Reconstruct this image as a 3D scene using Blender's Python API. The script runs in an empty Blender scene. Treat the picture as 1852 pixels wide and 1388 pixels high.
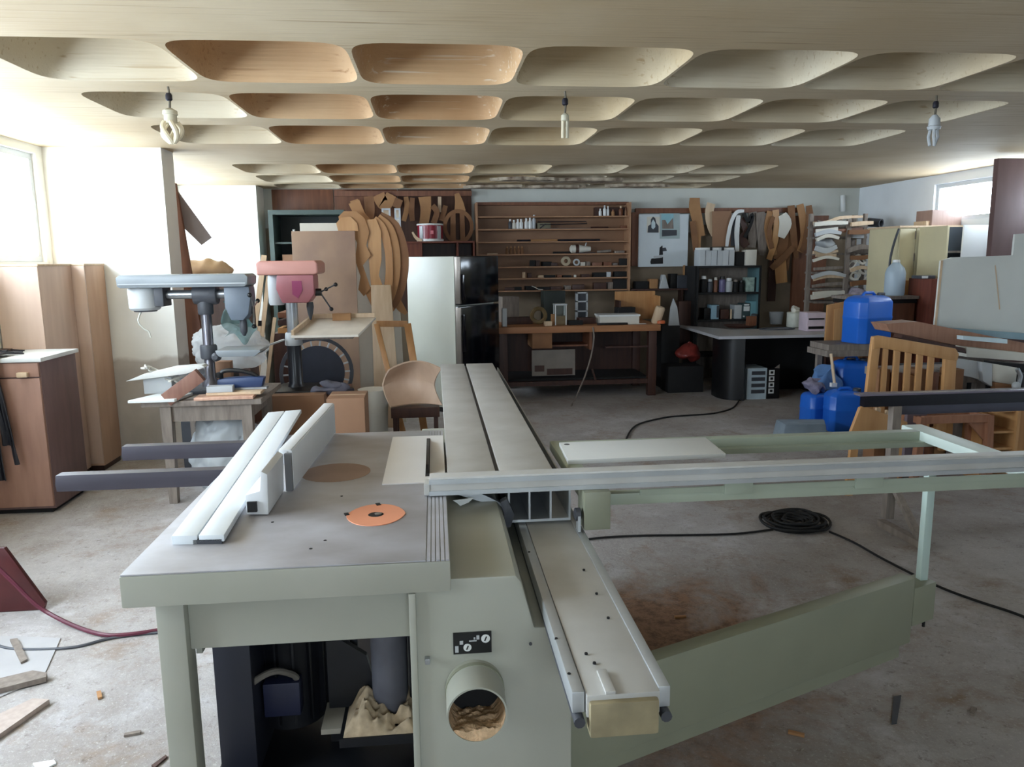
import bpy, bmesh, math, random
from mathutils import Vector, Matrix, noise
random.seed(7); noise.seed_set(5)
scene = bpy.context.scene
COL = scene.collection
V = Vector

# ---------------------------------------------------------------- camera
W, H, F = 1852.0, 1388.0, 1370.0
CAM = V((0, 0, 1.55))
YAW, PITCH, ROLL = 0.100222, -0.163828, math.radians(-0.6)
_cy, _sy, _cp, _sp = math.cos(YAW), math.sin(YAW), math.cos(PITCH), math.sin(PITCH)
_f = V((_sy*_cp, _cy*_cp, _sp)); _r0 = V((_cy, -_sy, 0)); _u0 = _r0.cross(_f)
_r = _r0*math.cos(ROLL) + _u0*math.sin(ROLL)
_u = _u0*math.cos(ROLL) - _r0*math.sin(ROLL)
cd = bpy.data.cameras.new('camera'); cd.sensor_width = 36; cd.lens = F/W*36; cd.clip_start = 0.05
cam = bpy.data.objects.new('camera', cd); COL.objects.link(cam)
cam.matrix_world = Matrix(((_r.x, _u.x, -_f.x, CAM.x), (_r.y, _u.y, -_f.y, CAM.y), (_r.z, _u.z, -_f.z, CAM.z), (0, 0, 0, 1)))
scene.camera = cam

# ---------------------------------------------------------------- daylight
SKY = 27.0
wd = bpy.data.worlds.new('overcast'); scene.world = wd; wd.use_nodes = True
bg = wd.node_tree.nodes['Background']; bg.inputs[0].default_value = (0.87, 0.92, 1.06, 1); bg.inputs[1].default_value = SKY
def portal(name, loc, sx, sy, rot):
    l = bpy.data.lights.new(name, 'AREA'); l.shape = 'RECTANGLE'; l.size = sx; l.size_y = sy; l.cycles.is_portal = True
    o = bpy.data.objects.new(name, l); COL.objects.link(o); o.location = loc; o.rotation_euler = rot
R90 = math.pi/2
XL, XR, YB, YF, ZC = -2.87, 5.5, 9.55, -3.0, 2.4
WSIDE_ADDED = (0.6, 3.3, 0.95, 2.34)           # unseen window beside the camera, added to light the foreground floor, lower sill
WIN1 = (3.7, 6.05, 1.56, 2.34); WIN2 = (6.5, 9.0, 1.56, 2.34)
WINR = (5.6, 8.05, 1.9, 2.3)
WREAR_ADDED = (-0.6, 1.1, 1.4, 2.2)  # unseen rear window, added to light the saw front
for n, (a, b, c, d) in (('day_window', WSIDE_ADDED), ('day_window', WIN1), ('day_window', WIN2)):
    portal(n, (XL-0.1, (a+b)/2, (c+d)/2), d-c, b-a, (0, -R90, 0))
for n, (a, b, c, d) in (('day_window', WINR),):
    portal(n, (XR+0.1, (a+b)/2, (c+d)/2), d-c, b-a, (0, R90, 0))
portal('day_window', ((WREAR_ADDED[0]+WREAR_ADDED[1])/2, YF-0.1, (WREAR_ADDED[2]+WREAR_ADDED[3])/2), WREAR_ADDED[1]-WREAR_ADDED[0], WREAR_ADDED[3]-WREAR_ADDED[2], (R90, 0, 0))
vs = scene.view_settings
vs.view_transform = 'Standard'; vs.look = 'None'; vs.exposure = 0.0; vs.gamma = 1.0; vs.use_curve_mapping = False

# ---------------------------------------------------------------- measuring
def at(px, py, X=None, Y=None, Z=None):
    """where the line of sight through a point of the photograph meets a plane of the room"""
    d = _f + _r*((px-W/2)/F) - _u*((py-H/2)/F)
    if X is not None: t = (X-CAM.x)/d.x
    elif Y is not None: t = (Y-CAM.y)/d.y
    else: t = (Z-CAM.z)/d.z
    return CAM + d*t

# ---------------------------------------------------------------- materials
def lin(c):
    return tuple(((v/255.0)/12.92 if v/255.0 <= 0.04045 else ((v/255.0+0.055)/1.055)**2.4) for v in c) + (1,)
MATS = {}
def M(name, col, rough=0.6, metal=0.0, var=0.12, scale=6.0, stretch=(1, 1, 1), bump=0.0, col2=None, detail=4, spec=None):
    if name in MATS: return MATS[name]
    m = bpy.data.materials.new(name); m.use_nodes = True; MATS[name] = m
    nt = m.node_tree; b = nt.nodes['Principled BSDF']
    b.inputs['Roughness'].default_value = rough; b.inputs['Metallic'].default_value = metal
    if spec is not None: b.inputs['Specular IOR Level'].default_value = spec
    tc = nt.nodes.new('ShaderNodeTexCoord'); mp = nt.nodes.new('ShaderNodeMapping'); mp.inputs['Scale'].default_value = stretch
    nt.links.new(tc.outputs['Object'], mp.inputs[0])
    n = nt.nodes.new('ShaderNodeTexNoise'); n.inputs['Scale'].default_value = scale; n.inputs['Detail'].default_value = detail
    nt.links.new(mp.outputs[0], n.inputs['Vector'])
    cr = nt.nodes.new('ShaderNodeValToRGB'); a = lin(col)
    e = cr.color_ramp.elements
    e[0].position = 0.3; e[1].position = 0.7
    if col2: e[0].color = lin(col2); e[1].color = a
    else:
        e[0].color = tuple(x*(1-var) for x in a[:3]) + (1,); e[1].color = tuple(min(1, x*(1+var)) for x in a[:3]) + (1,)
    nt.links.new(n.outputs['Fac'], cr.inputs[0]); nt.links.new(cr.outputs[0], b.inputs['Base Color'])
    if bump:
        bp = nt.nodes.new('ShaderNodeBump'); bp.inputs['Strength'].default_value = bump; bp.inputs['Distance'].default_value = 0.01
        nt.links.new(n.outputs['Fac'], bp.inputs['Height']); nt.links.new(bp.outputs[0], b.inputs['Normal'])
    m['nodes'] = 1
    return m
def wood(name, c1, c2, scale=5, stretch=(8, 8, 0.6), rough=0.55):
    return M(name, c1, rough, 0, 0, scale, stretch, 0.05, c2, 6)
def glassy(name, tint=(0.9, 0.95, 0.95), alpha=0.88):
    if name in MATS: return MATS[name]
    m = bpy.data.materials.new(name); m.use_nodes = True; MATS[name] = m; nt = m.node_tree; nt.nodes.clear()
    o = nt.nodes.new('ShaderNodeOutputMaterial'); t = nt.nodes.new('ShaderNodeBsdfTransparent'); t.inputs[0].default_value = tint + (1,)
    g = nt.nodes.new('ShaderNodeBsdfGlossy'); g.inputs['Roughness'].default_value = 0.05
    x = nt.nodes.new('ShaderNodeMixShader'); x.inputs[0].default_value = 1-alpha
    nt.links.new(t.outputs[0], x.inputs[1]); nt.links.new(g.outputs[0], x.inputs[2]); nt.links.new(x.outputs[0], o.inputs[0])
    return m
def film(name, col, alpha=0.45, rough=0.35):
    """thin cloudy plastic: partly see-through, lit from both sides"""
    if name in MATS: return MATS[name]
    m = bpy.data.materials.new(name); m.use_nodes = True; MATS[name] = m; nt = m.node_tree
    b = nt.nodes['Principled BSDF']; b.inputs['Base Color'].default_value = lin(col); b.inputs['Roughness'].default_value = rough
    o = nt.nodes['Material Output']; tl = nt.nodes.new('ShaderNodeBsdfTranslucent'); tl.inputs[0].default_value = lin(col)
    tr = nt.nodes.new('ShaderNodeBsdfTransparent')
    a = nt.nodes.new('ShaderNodeMixShader'); a.inputs[0].default_value = 0.4
    c = nt.nodes.new('ShaderNodeMixShader'); c.inputs[0].default_value = 1-alpha
    nt.links.new(b.outputs[0], a.inputs[1]); nt.links.new(tl.outputs[0], a.inputs[2])
    nt.links.new(a.outputs[0], c.inputs[1]); nt.links.new(tr.outputs[0], c.inputs[2]); nt.links.new(c.outputs[0], o.inputs[0])
    return m

# ---------------------------------------------------------------- mesh building
def basis(axis):
    a = V(axis).normalized(); h = V((0, 0, 1)) if abs(a.z) < 0.9 else V((1, 0, 0))
    x = h.cross(a).normalized(); return x, a.cross(x), a
class MB:
    def __init__(s): s.v = []; s.f = []
    def add(s, vs, fs):
        k = len(s.v); s.v += [V(q) for q in vs]; s.f += [tuple(i+k for i in f) for f in fs]; return s
    def hexa(s, p):      # 8 corners: bottom 4 ccw, top 4 ccw
        return s.add(p, [(3, 2, 1, 0), (4, 5, 6, 7), (0, 1, 5, 4), (1, 2, 6, 5), (2, 3, 7, 6), (3, 0, 4, 7)])
    def box(s, x0, x1, y0, y1, z0, z1):
        return s.hexa([(x0, y0, z0), (x1, y0, z0), (x1, y1, z0), (x0, y1, z0), (x0, y0, z1), (x1, y0, z1), (x1, y1, z1), (x0, y1, z1)])
    def obox(s, c, size, rz=0, rx=0, ry=0):
        R = Matrix.Rotation(rz, 3, 'Z') @ Matrix.Rotation(rx, 3, 'X') @ Matrix.Rotation(ry, 3, 'Y'); c = V(c); h = [q/2 for q in size]
        sg = [(-1, -1, -1), (1, -1, -1), (1, 1, -1), (-1, 1, -1), (-1, -1, 1), (1, -1, 1), (1, 1, 1), (-1, 1, 1)]
        return s.hexa([c + R @ V((a*h[0], b*h[1], d*h[2])) for a, b, d in sg])
    def bar(s, p0, p1, w, h, up=(0, 0, 1)):
        p0, p1 = V(p0), V(p1); a = (p1-p0).normalized(); x = V(up).cross(a)
        if x.length < 1e-4: x = V((1, 0, 0)).cross(a)
        x.normalize(); u = a.cross(x); x = x*(w/2); u = u*(h/2)
        return s.hexa([p0-x-u, p0+x-u, p1+x-u, p1-x-u, p0-x+u, p0+x+u, p1+x+u, p1-x+u])
    def cyl(s, p0, p1, r0, r1=None, n=16, cap=True):
        r1 = r0 if r1 is None else r1; p0, p1 = V(p0), V(p1); x, y, a = basis(p1-p0)
        vs = []
        for p, r in ((p0, r0), (p1, r1)):
            vs += [p + x*(r*math.cos(2*math.pi*i/n)) + y*(r*math.sin(2*math.pi*i/n)) for i in range(n)]
        fs = [(i, (i+1) % n, n+(i+1) % n, n+i) for i in range(n)]
        if cap: fs += [tuple(range(n-1, -1, -1)), tuple(range(n, 2*n))]
        return s.add(vs, fs)
    def lathe(s, prof, o=(0, 0, 0), axis=(0, 0, 1), n=20, cap=True):
        o = V(o); x, y, a = basis(axis); vs = []; m = len(prof)
        for r, z in prof:
            vs += [o + a*z + x*(r*math.cos(2*math.pi*i/n)) + y*(r*math.sin(2*math.pi*i/n)) for i in range(n)]
        fs = [(j*n+i, j*n+(i+1) % n, (j+1)*n+(i+1) % n, (j+1)*n+i) for j in range(m-1) for i in range(n)]
        if cap: fs += [tuple(range(n-1, -1, -1)), tuple(range((m-1)*n, m*n))]
        return s.add(vs, fs)
    def tube(s, pts, r, n=8, closed=False):
        pts = [V(p) for p in pts]; m = len(pts); vs = []; x = None
        for i, p in enumerate(pts):
            t = (pts[min(i+1, m-1)] - pts[max(i-1, 0)])
            if t.length < 1e-6: t = V((0, 0, 1))
            t.normalize()
            if x is None: x = basis(t)[0]
            x = (x - t*x.dot(t)); x = x.normalized() if x.length > 1e-5 else basis(t)[0]
            y = t.cross(x); rr = r[i] if isinstance(r, (list, tuple)) else r
            vs += [p + x*(rr*math.cos(2*math.pi*k/n)) + y*(rr*math.sin(2*math.pi*k/n)) for k in range(n)]
        fs = [(j*n+k, j*n+(k+1) % n, (j+1)*n+(k+1) % n, (j+1)*n+k) for j in range(m-1) for k in range(n)]
        fs += [tuple(range(n-1, -1, -1)), tuple(range((m-1)*n, m*n))]
        return s.add(vs, fs)
    def prism(s, poly, o, ux, uy, t):
        """flat outline in the plane (ux, uy) at o, given thickness t along ux x uy"""
        o, ux, uy = V(o), V(ux), V(uy); n = ux.cross(uy).normalized()*t; k = len(poly)
        a = [o + ux*p[0] + uy*p[1] for p in poly]
        ar = sum(poly[i][0]*poly[(i+1) % k][1] - poly[(i+1) % k][0]*poly[i][1] for i in range(k))
        if ar < 0: a.reverse()
        vs = a + [p+n for p in a]
        fs = [tuple(range(k-1, -1, -1)), tuple(range(k, 2*k))] + [(i, (i+1) % k, k+(i+1) % k, k+i) for i in range(k)]
        return s.add(vs, fs)
    def xz(s, poly, Y, t):        # outline in x,z; thickness towards +y from Y
        return s.prism(poly, (0, Y+t, 0), (1, 0, 0), (0, 0, 1), t)
    def ring(s, outer, inner, o, ux, uy, t):
        o, ux, uy = V(o), V(ux), V(uy); n = ux.cross(uy).normalized()*t; k = len(outer)
        vs = [o+ux*p[0]+uy*p[1] for p in outer] + [o+ux*p[0]+uy*p[1] for p in inner]
        vs = vs + [v+n for v in vs]; fs = []
        for i in range(k):
            j = (i+1) % k
            fs += [(k+i, k+j, j, i), (2*k+i, 2*k+j, 3*k+j, 3*k+i), (i, j, 2*k+j, 2*k+i), (k+j, k+i, 3*k+i, 3*k+j)]
        return s.add(vs, fs)
    def ball(s, c, r, n=14, m=8):
        c = V(c); r = (r, r, r) if not isinstance(r, (tuple, list)) else r
        vs = [c+V((0, 0, -r[2]))]
        for j in range(1, m):
            a = -R90+math.pi*j/m
            vs += [c+V((r[0]*math.cos(a)*math.cos(2*math.pi*i/n), r[1]*math.cos(a)*math.sin(2*math.pi*i/n), r[2]*math.sin(a))) for i in range(n)]
        vs.append(c+V((0, 0, r[2]))); e = len(vs)-1
        fs = [(0, 1+(i+1) % n, 1+i) for i in range(n)]
        fs += [(1+j*n+i, 1+j*n+(i+1) % n, 1+(j+1)*n+(i+1) % n, 1+(j+1)*n+i) for j in range(m-2) for i in range(n)]
        fs += [(1+(m-2)*n+i, 1+(m-2)*n+(i+1) % n, e) for i in range(n)]
        return s.add(vs, fs)
    def grid(s, fn, nu, nv, t=0.0):
        vs = [V(fn(i/nu, j/nv)) for j in range(nv+1) for i in range(nu+1)]; w = nu+1
        q = [(j*w+i, j*w+i+1, (j+1)*w+i+1, (j+1)*w+i) for j in range(nv) for i in range(nu)]
        if t:
            nr = [V((0, 0, 0)) for _ in vs]
            for f in q:
                c = (vs[f[2]]-vs[f[0]]).cross(vs[f[3]]-vs[f[1]])
                for i in f: nr[i] += c
            k = len(vs); vs2 = [v - n.normalized()*t for v, n in zip(vs, nr)]
            fs = q + [tuple(k+i for i in reversed(f)) for f in q]
            edge = [j*w for j in range(nv+1)], [j*w+nu for j in range(nv+1)], list(range(w)), [nv*w+i for i in range(w)]
            for li, e in enumerate(edge):
                for a, b in zip(e, e[1:]):
                    fs.append((a, b, k+b, k+a) if li in (0, 3) else (b, a, k+a, k+b))
            return s.add(vs+vs2, fs)
        return s.add(vs, q)
    def wobble(s, amp, freq, seed=0):
        for i, v in enumerate(s.v): s.v[i] = v + noise.noise_vector(v*freq + V((seed, seed*2, 0)))*amp
        return s
    def turn(s, p, ang, axis='Z'):
        R = Matrix.Rotation(ang, 3, axis); p = V(p); s.v = [p + R @ (v-p) for v in s.v]; return s
    def base(s):
        xs = [v.x for v in s.v]; ys = [v.y for v in s.v]; zs = [v.z for v in s.v]
        return V(((min(xs)+max(xs))/2, (min(ys)+max(ys))/2, min(zs)))
    def build(s, name, mat, parent=None, bevel=0.0, smooth=38, loc=None, label=None, seg=2):
        o0 = V((0, 0, 0)); p = parent
        while p is not None: o0 = o0 + p.location; p = p.parent
        me = bpy.data.meshes.new(name)
        l = s.base() if loc is None else V(loc)
        me.from_pydata([tuple(v-l) for v in s.v], [], s.f)
        if mat: me.materials.append(mat)
        bm = bmesh.new(); bm.from_mesh(me); bmesh.ops.recalc_face_normals(bm, faces=bm.faces)
        if bevel:
            es = [e for e in bm.edges if len(e.link_faces) == 2 and e.calc_face_angle(0) > 0.6]
            bmesh.ops.bevel(bm, geom=es, offset=bevel, segments=seg, affect='EDGES', profile=0.6, clamp_overlap=True)
        bm.to_mesh(me); bm.free()
        if smooth:
            me.polygons.foreach_set('use_smooth', [True]*len(me.polygons)); me.set_sharp_from_angle(angle=math.radians(smooth))
        o = bpy.data.objects.new(name, me); COL.objects.link(o); o.parent = parent; o.location = l - o0
        if label: o['label'] = label
        return o
def tag(o, label, cat, group=None):
    o['label'] = label; o['category'] = cat
    if group: o['group'] = group
    return o
def thing(name, label, cat, loc=(0, 0, 0), group=None):
    o = bpy.data.objects.new(name, None); COL.objects.link(o); o.location = loc; o.empty_display_size = 0.1
    return tag(o, label, cat, group)
def solo(name, mb, mat, label, cat, group=None, **k):
    return tag(mb.build(name, mat, None, **k), label, cat, group)
def struct(name, mb, mat, **k):
    o = mb.build(name, mat, None, **k); o['kind'] = 'structure'; return o
ORD = ['first', 'second', 'third', 'fourth', 'fifth', 'sixth', 'seventh', 'eighth', 'ninth', 'tenth', 'eleventh', 'twelfth', 'thirteenth', 'fourteenth', 'fifteenth', 'sixteenth', 'seventeenth', 'eighteenth', 'nineteenth', 'twentieth']
def circle(r, n=24, cx=0, cy=0, ry=None): 
    ry = ry or r
    return [(cx+r*math.cos(2*math.pi*i/n), cy+ry*math.sin(2*math.pi*i/n)) for i in range(n)]
def smoothline(pts, k=5):
    """Catmull-Rom through tuples of any length"""
    out = []; n = len(pts)
    for i in range(n-1):
        a, b, c, d = pts[max(i-1, 0)], pts[i], pts[i+1], pts[min(i+2, n-1)]
        for j in range(k):
            t = j/k
            out.append(tuple(0.5*(2*q + (r-p)*t + (2*p-5*q+4*r-s)*t*t + (3*q-p-3*r+s)*t**3) for p, q, r, s in zip(a, b, c, d)))
    out.append(tuple(pts[-1])); return out
def ribbon(pts):
    """outline of a strip from (x, z, width) along its middle"""
    L, Rr = [], []; n = len(pts)
    for i, (x, z, w) in enumerate(pts):
        a, b = pts[max(i-1, 0)], pts[min(i+1, n-1)]; dx, dz = b[0]-a[0], b[1]-a[1]; l = math.hypot(dx, dz) or 1
        L.append((x - dz/l*w/2, z + dx/l*w/2)); Rr.append((x + dz/l*w/2, z - dx/l*w/2))
    return L + Rr[::-1]
WIDE = 1.0
def rib_px(pts, Y, k=4):
    """strip measured on the photograph: (px, py, width px) on the plane y = Y"""
    sc = Y/F*1.0
    q = []
    for px, py, w in pts:
        p = at(px, py, Y=Y); q.append((p.x, p.z, w*sc*WIDE))
    return ribbon(smoothline(q, k))
def poly_px(pts, Y): return [(at(x, y, Y=Y).x, at(x, y, Y=Y).z) for x, y in pts]

# ---------------------------------------------------------------- common materials
mMDF = wood('mdf', (176, 132, 88), (160, 116, 76), 3, (2, 2, 2), 0.7)
mMDF2 = wood('mdf_dark', (140, 98, 64), (120, 82, 52), 3, (2, 2, 2), 0.7)
mPLY = wood('plywood', (196, 168, 136), (178, 148, 116), 3, (5, 5, 0.8), 0.65)
mBEECH = wood('beech', (198, 152, 102), (182, 134, 84), 4, (7, 7, 0.7), 0.45)
mOAK = wood('oak_orange', (190, 142, 92), (172, 122, 74), 4, (7, 7, 0.7), 0.45)
mBROWN = wood('brown_wood', (130, 84, 58), (108, 66, 46), 4, (7, 7, 0.7), 0.5)
mDARKW = wood('dark_wood', (74, 46, 36), (58, 34, 28), 4, (7, 7, 0.7), 0.5)
mPALEW = wood('pale_wood', (214, 190, 160), (198, 170, 138), 4, (7, 7, 0.8), 0.6)
mOLDW = wood('old_grey_wood', (142, 132, 122), (116, 104, 96), 6, (6, 6, 1), 0.8)
mWHITE = M('white_laminate', (226, 228, 226), 0.35, 0, 0.03, 3)
mOFFW = M('off_white', (214, 210, 198), 0.5, 0, 0.06, 4)
mCREAM = M('cream_paint', (206, 196, 160), 0.45, 0, 0.06, 3)
mBLACK = M('black_plastic', (14, 14, 16), 0.4, 0, 0.2, 8)
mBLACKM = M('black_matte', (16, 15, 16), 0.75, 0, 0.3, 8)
mIRON = M('dark_iron', (52, 50, 58), 0.45, 0.6, 0.25, 12)
mSTEEL = M('steel', (170, 174, 178), 0.32, 0.85, 0.15, 10)
mGREYP = M('grey_enamel', (132, 138, 142), 0.35, 0, 0.08, 5)
mDGREY = M('dark_grey', (66, 68, 74), 0.5, 0, 0.15, 8)
mLGREY = M('light_grey', (184, 188, 190), 0.5, 0, 0.07, 5)
mRED = M('red_enamel', (170, 106, 112), 0.4, 0, 0.1, 6)
mBLUE = M('blue_plastic', (36, 104, 204), 0.32, 0, 0.06, 4)
mCARD = M('cardboard', (148, 112, 86), 0.8, 0, 0.08, 5)
mDUST = M('sawdust', (212, 178, 140), 0.95, 0, 0.2, 60, bump=0.8)
mGLASS = glassy('clear_glass')
# ================================================================ the room
def concrete_floor():
    m = bpy.data.materials.new('dusty_concrete'); m.use_nodes = True; nt = m.node_tree; b = nt.nodes['Principled BSDF']
    b.inputs['Roughness'].default_value = 0.75
    tc = nt.nodes.new('ShaderNodeTexCoord')
    def nz(scale, detail=5, rough=0.6, dist=0.0):
        n = nt.nodes.new('ShaderNodeTexNoise'); n.inputs['Scale'].default_value = scale; n.inputs['Detail'].default_value = detail
        n.inputs['Roughness'].default_value = rough; n.inputs['Distortion'].default_value = dist
        nt.links.new(tc.outputs['Object'], n.inputs['Vector']); return n
    def ramp(src, a, b_):
        r = nt.nodes.new('ShaderNodeMapRange'); r.inputs[1].default_value = a; r.inputs[2].default_value = b_
        nt.links.new(src, r.inputs[0]); return r.outputs[0]
    def mix(fac, a, c):
        x = nt.nodes.new('ShaderNodeMix'); x.data_type = 'RGBA'
        if isinstance(fac, float): x.inputs[0].default_value = fac
        else: nt.links.new(fac, x.inputs[0])
        for s, i in ((a, 6), (c, 7)):
            if isinstance(s, tuple): x.inputs[i].default_value = s
            else: nt.links.new(s, x.inputs[i])
        return x.outputs[2]
    c = mix(ramp(nz(1.1, 10, 0.72, 0.1).outputs[0], 0.36, 0.64), lin((146, 138, 133)), lin((178, 174, 172)))
    c = mix(ramp(nz(2.6, 10, 0.75, 0.2).outputs[0], 0.52, 0.7), c, lin((138, 118, 100)))       # sawdust drifts
    c = mix(ramp(nz(1.5, 10, 0.72, 0.1).outputs[0], 0.54, 0.7), c, lin((194, 193, 196)))       # pale dust
    c = mix(ramp(nz(22, 6, 0.85).outputs[0], 0.56, 0.72), c, lin((104, 92, 82)))
    c = mix(ramp(nz(70, 4, 0.8).outputs[0], 0.56, 0.75), c, lin((206, 202, 198)))             # chips
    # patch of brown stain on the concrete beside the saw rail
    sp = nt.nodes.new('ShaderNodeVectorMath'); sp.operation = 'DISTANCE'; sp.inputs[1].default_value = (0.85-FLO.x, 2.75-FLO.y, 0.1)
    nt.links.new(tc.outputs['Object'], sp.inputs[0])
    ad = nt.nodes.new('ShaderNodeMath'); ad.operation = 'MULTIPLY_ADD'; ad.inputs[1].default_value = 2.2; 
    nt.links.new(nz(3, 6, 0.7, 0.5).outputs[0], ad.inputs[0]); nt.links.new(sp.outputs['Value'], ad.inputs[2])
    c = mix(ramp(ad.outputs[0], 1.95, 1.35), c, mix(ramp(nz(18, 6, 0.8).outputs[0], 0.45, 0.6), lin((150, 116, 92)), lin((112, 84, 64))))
    nt.links.new(c, b.inputs['Base Color'])
    bp = nt.nodes.new('ShaderNodeBump'); bp.inputs['Strength'].default_value = 0.8; bp.inputs['Distance'].default_value = 0.008
    nt.links.new(nz(14, 8, 0.75).outputs[0], bp.inputs['Height']); nt.links.new(bp.outputs[0], b.inputs['Normal'])
    return m
FLO = V(((XL+XR)/2, (YF+YB)/2, -0.1))
struct('floor', MB().box(XL-0.15, XR+0.15, YF-0.15, YB+0.15, -0.1, 0.0), concrete_floor(), smooth=0)

def two_tone(name, upper, lower, zline, edge=0.05):
    """wall paint above a worn plaster dado"""
    m = bpy.data.materials.new(name); m.use_nodes = True; nt = m.node_tree; b = nt.nodes['Principled BSDF']; b.inputs['Roughness'].default_value = 0.8
    g = nt.nodes.new('ShaderNodeNewGeometry'); s = nt.nodes.new('ShaderNodeSeparateXYZ'); nt.links.new(g.outputs['Position'], s.inputs[0])
    n = nt.nodes.new('ShaderNodeTexNoise'); n.inputs['Scale'].default_value = 5; n.inputs['Detail'].default_value = 6; nt.links.new(g.outputs['Position'], n.inputs['Vector'])
    a = nt.nodes.new('ShaderNodeMath'); a.operation = 'MULTIPLY_ADD'; a.inputs[1].default_value = edge*2; nt.links.new(n.outputs[0], a.inputs[0]); nt.links.new(s.outputs['Z'], a.inputs[2])
    r = nt.nodes.new('ShaderNodeMapRange'); r.inputs[1].default_value = zline+edge-0.015; r.inputs[2].default_value = zline+edge+0.015; nt.links.new(a.outputs[0], r.inputs[0])
    n2 = nt.nodes.new('ShaderNodeTexNoise'); n2.inputs['Scale'].default_value = 3; n2.inputs['Detail'].default_value = 7; nt.links.new(g.outputs['Position'], n2.inputs['Vector'])
    def two(c, k):
        e = nt.nodes.new('ShaderNodeValToRGB'); q = lin(c); e.color_ramp.elements[0].color = tuple(x*k for x in q[:3])+(1,); e.color_ramp.elements[1].color = q
        e.color_ramp.elements[0].position = 0.35; e.color_ramp.elements[1].position = 0.6; nt.links.new(n2.outputs[0], e.inputs[0]); return e.outputs[0]
    x = nt.nodes.new('ShaderNodeMix'); x.data_type = 'RGBA'; nt.links.new(r.outputs[0], x.inputs[0]); nt.links.new(two(lower, 0.8), x.inputs[6]); nt.links.new(two(upper, 0.95), x.inputs[7])
    nt.links.new(x.outputs[2], b.inputs['Base Color']); return m
mWALLL = two_tone('left_wall_paint', (236, 234, 226), (196, 188, 178), 0.8)
mWALLB = two_tone('back_wall_paint', (206, 208, 200), (140, 124, 104), 1.9, 0.22)
mWALL = M('wall_paint', (214, 214, 206), 0.85, 0, 0.05, 2)

def holed(mb, fixed, openings, lo, hi, axis, t0, t1):
    """a wall along an axis with rectangular openings, built from solid pieces"""
    cur = lo
    def bx(a, b, c, d):
        if b-a < 1e-4 or d-c < 1e-4: return
        if axis == 'y': mb.box(t0, t1, a, b, c, d)
        else: mb.box(a, b, t0, t1, c, d)
    for a, b, c, d in sorted(openings):
        bx(cur, a, 0, ZC+0.02); bx(a, b, 0, c); bx(a, b, d, ZC+0.02); cur = b
    bx(cur, hi, 0, ZC+0.02)
    return mb
struct('wall_left', holed(MB(), XL, [WSIDE_ADDED, WIN1, WIN2], YF, YB, 'y', XL-0.15, XL), mWALLL, smooth=0)
struct('wall_right', holed(MB(), XR, [WINR], YF, YB, 'y', XR, XR+0.15), M('right_wall_paint', (238, 243, 247), 0.8, 0, 0.05, 2), smooth=0)
struct('wall_back', MB().box(XL-0.15, XR+0.15, YB, YB+0.15, 0, ZC+0.02), mWALLB, smooth=0)
struct('wall_rear', holed(MB(), YF, [WREAR_ADDED], XL-0.15, XR+0.15, 'x', YF-0.15, YF), mWALL, smooth=0)
# two piers standing out from the window wall
struct('wall_pier', MB().box(XL, -2.02, 6.15, 6.42, 0, ZC), mWALLL, smooth=0)
struct('wall_pier', MB().box(XL, -1.99, 9.12, 9.5, 0, ZC), mWALLL, smooth=0)

mFRAME = M('window_frame_paint', (206, 210, 212), 0.45, 0, 0.05, 5)
def window(n, box, X, dirn, posts):
    a, b, c, d = box; t = 0.045; x0, x1 = sorted((X+dirn*0.03, X+dirn*0.09))
    m = MB().box(x0, x1, a, b, c, c+t).box(x0, x1, a, b, d-t, d).box(x0, x1, a, a+t, c+t, d-t).box(x0, x1, b-t, b, c+t, d-t)
    w = struct('window_%d' % n, m, mFRAME, bevel=0.004)
    ys = [a+t] + posts + [b-t]
    for p in posts: MB().box(x0, x1, p-0.02, p+0.02, c+t, d-t).build('mullion', mFRAME, w)
    for y0, y1 in zip(ys, ys[1:]):
        xm = (x0+x1)/2
        MB().box(xm-0.003, xm+0.003, y0, y1, c+t, d-t).build('pane', mGLASS, w, smooth=0)
window(1, WIN1, XL, -1, [4.5, 5.3]); window(2, WIN2, XL, -1, [7.3, 8.15])
window(3, WINR, XR, 1, [6.3, 7.15])
a, b, c, d = WREAR_ADDED  # frame and pane of the added rear window
w5 = struct('window_5', MB().box(a, b, YF-0.1, YF-0.04, c, c+0.05).box(a, b, YF-0.1, YF-0.04, d-0.05, d).box(a, a+0.05, YF-0.1, YF-0.04, c+0.05, d-0.05).box(b-0.05, b, YF-0.1, YF-0.04, c+0.05, d-0.05), mFRAME)
MB().box(a+0.05, b-0.05, YF-0.072, YF-0.068, c+0.05, d-0.05).build('pane', mGLASS, w5, smooth=0)
window(6, WSIDE_ADDED, XL, -1, [1.45, 2.4])  # the added window beside the camera
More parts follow.
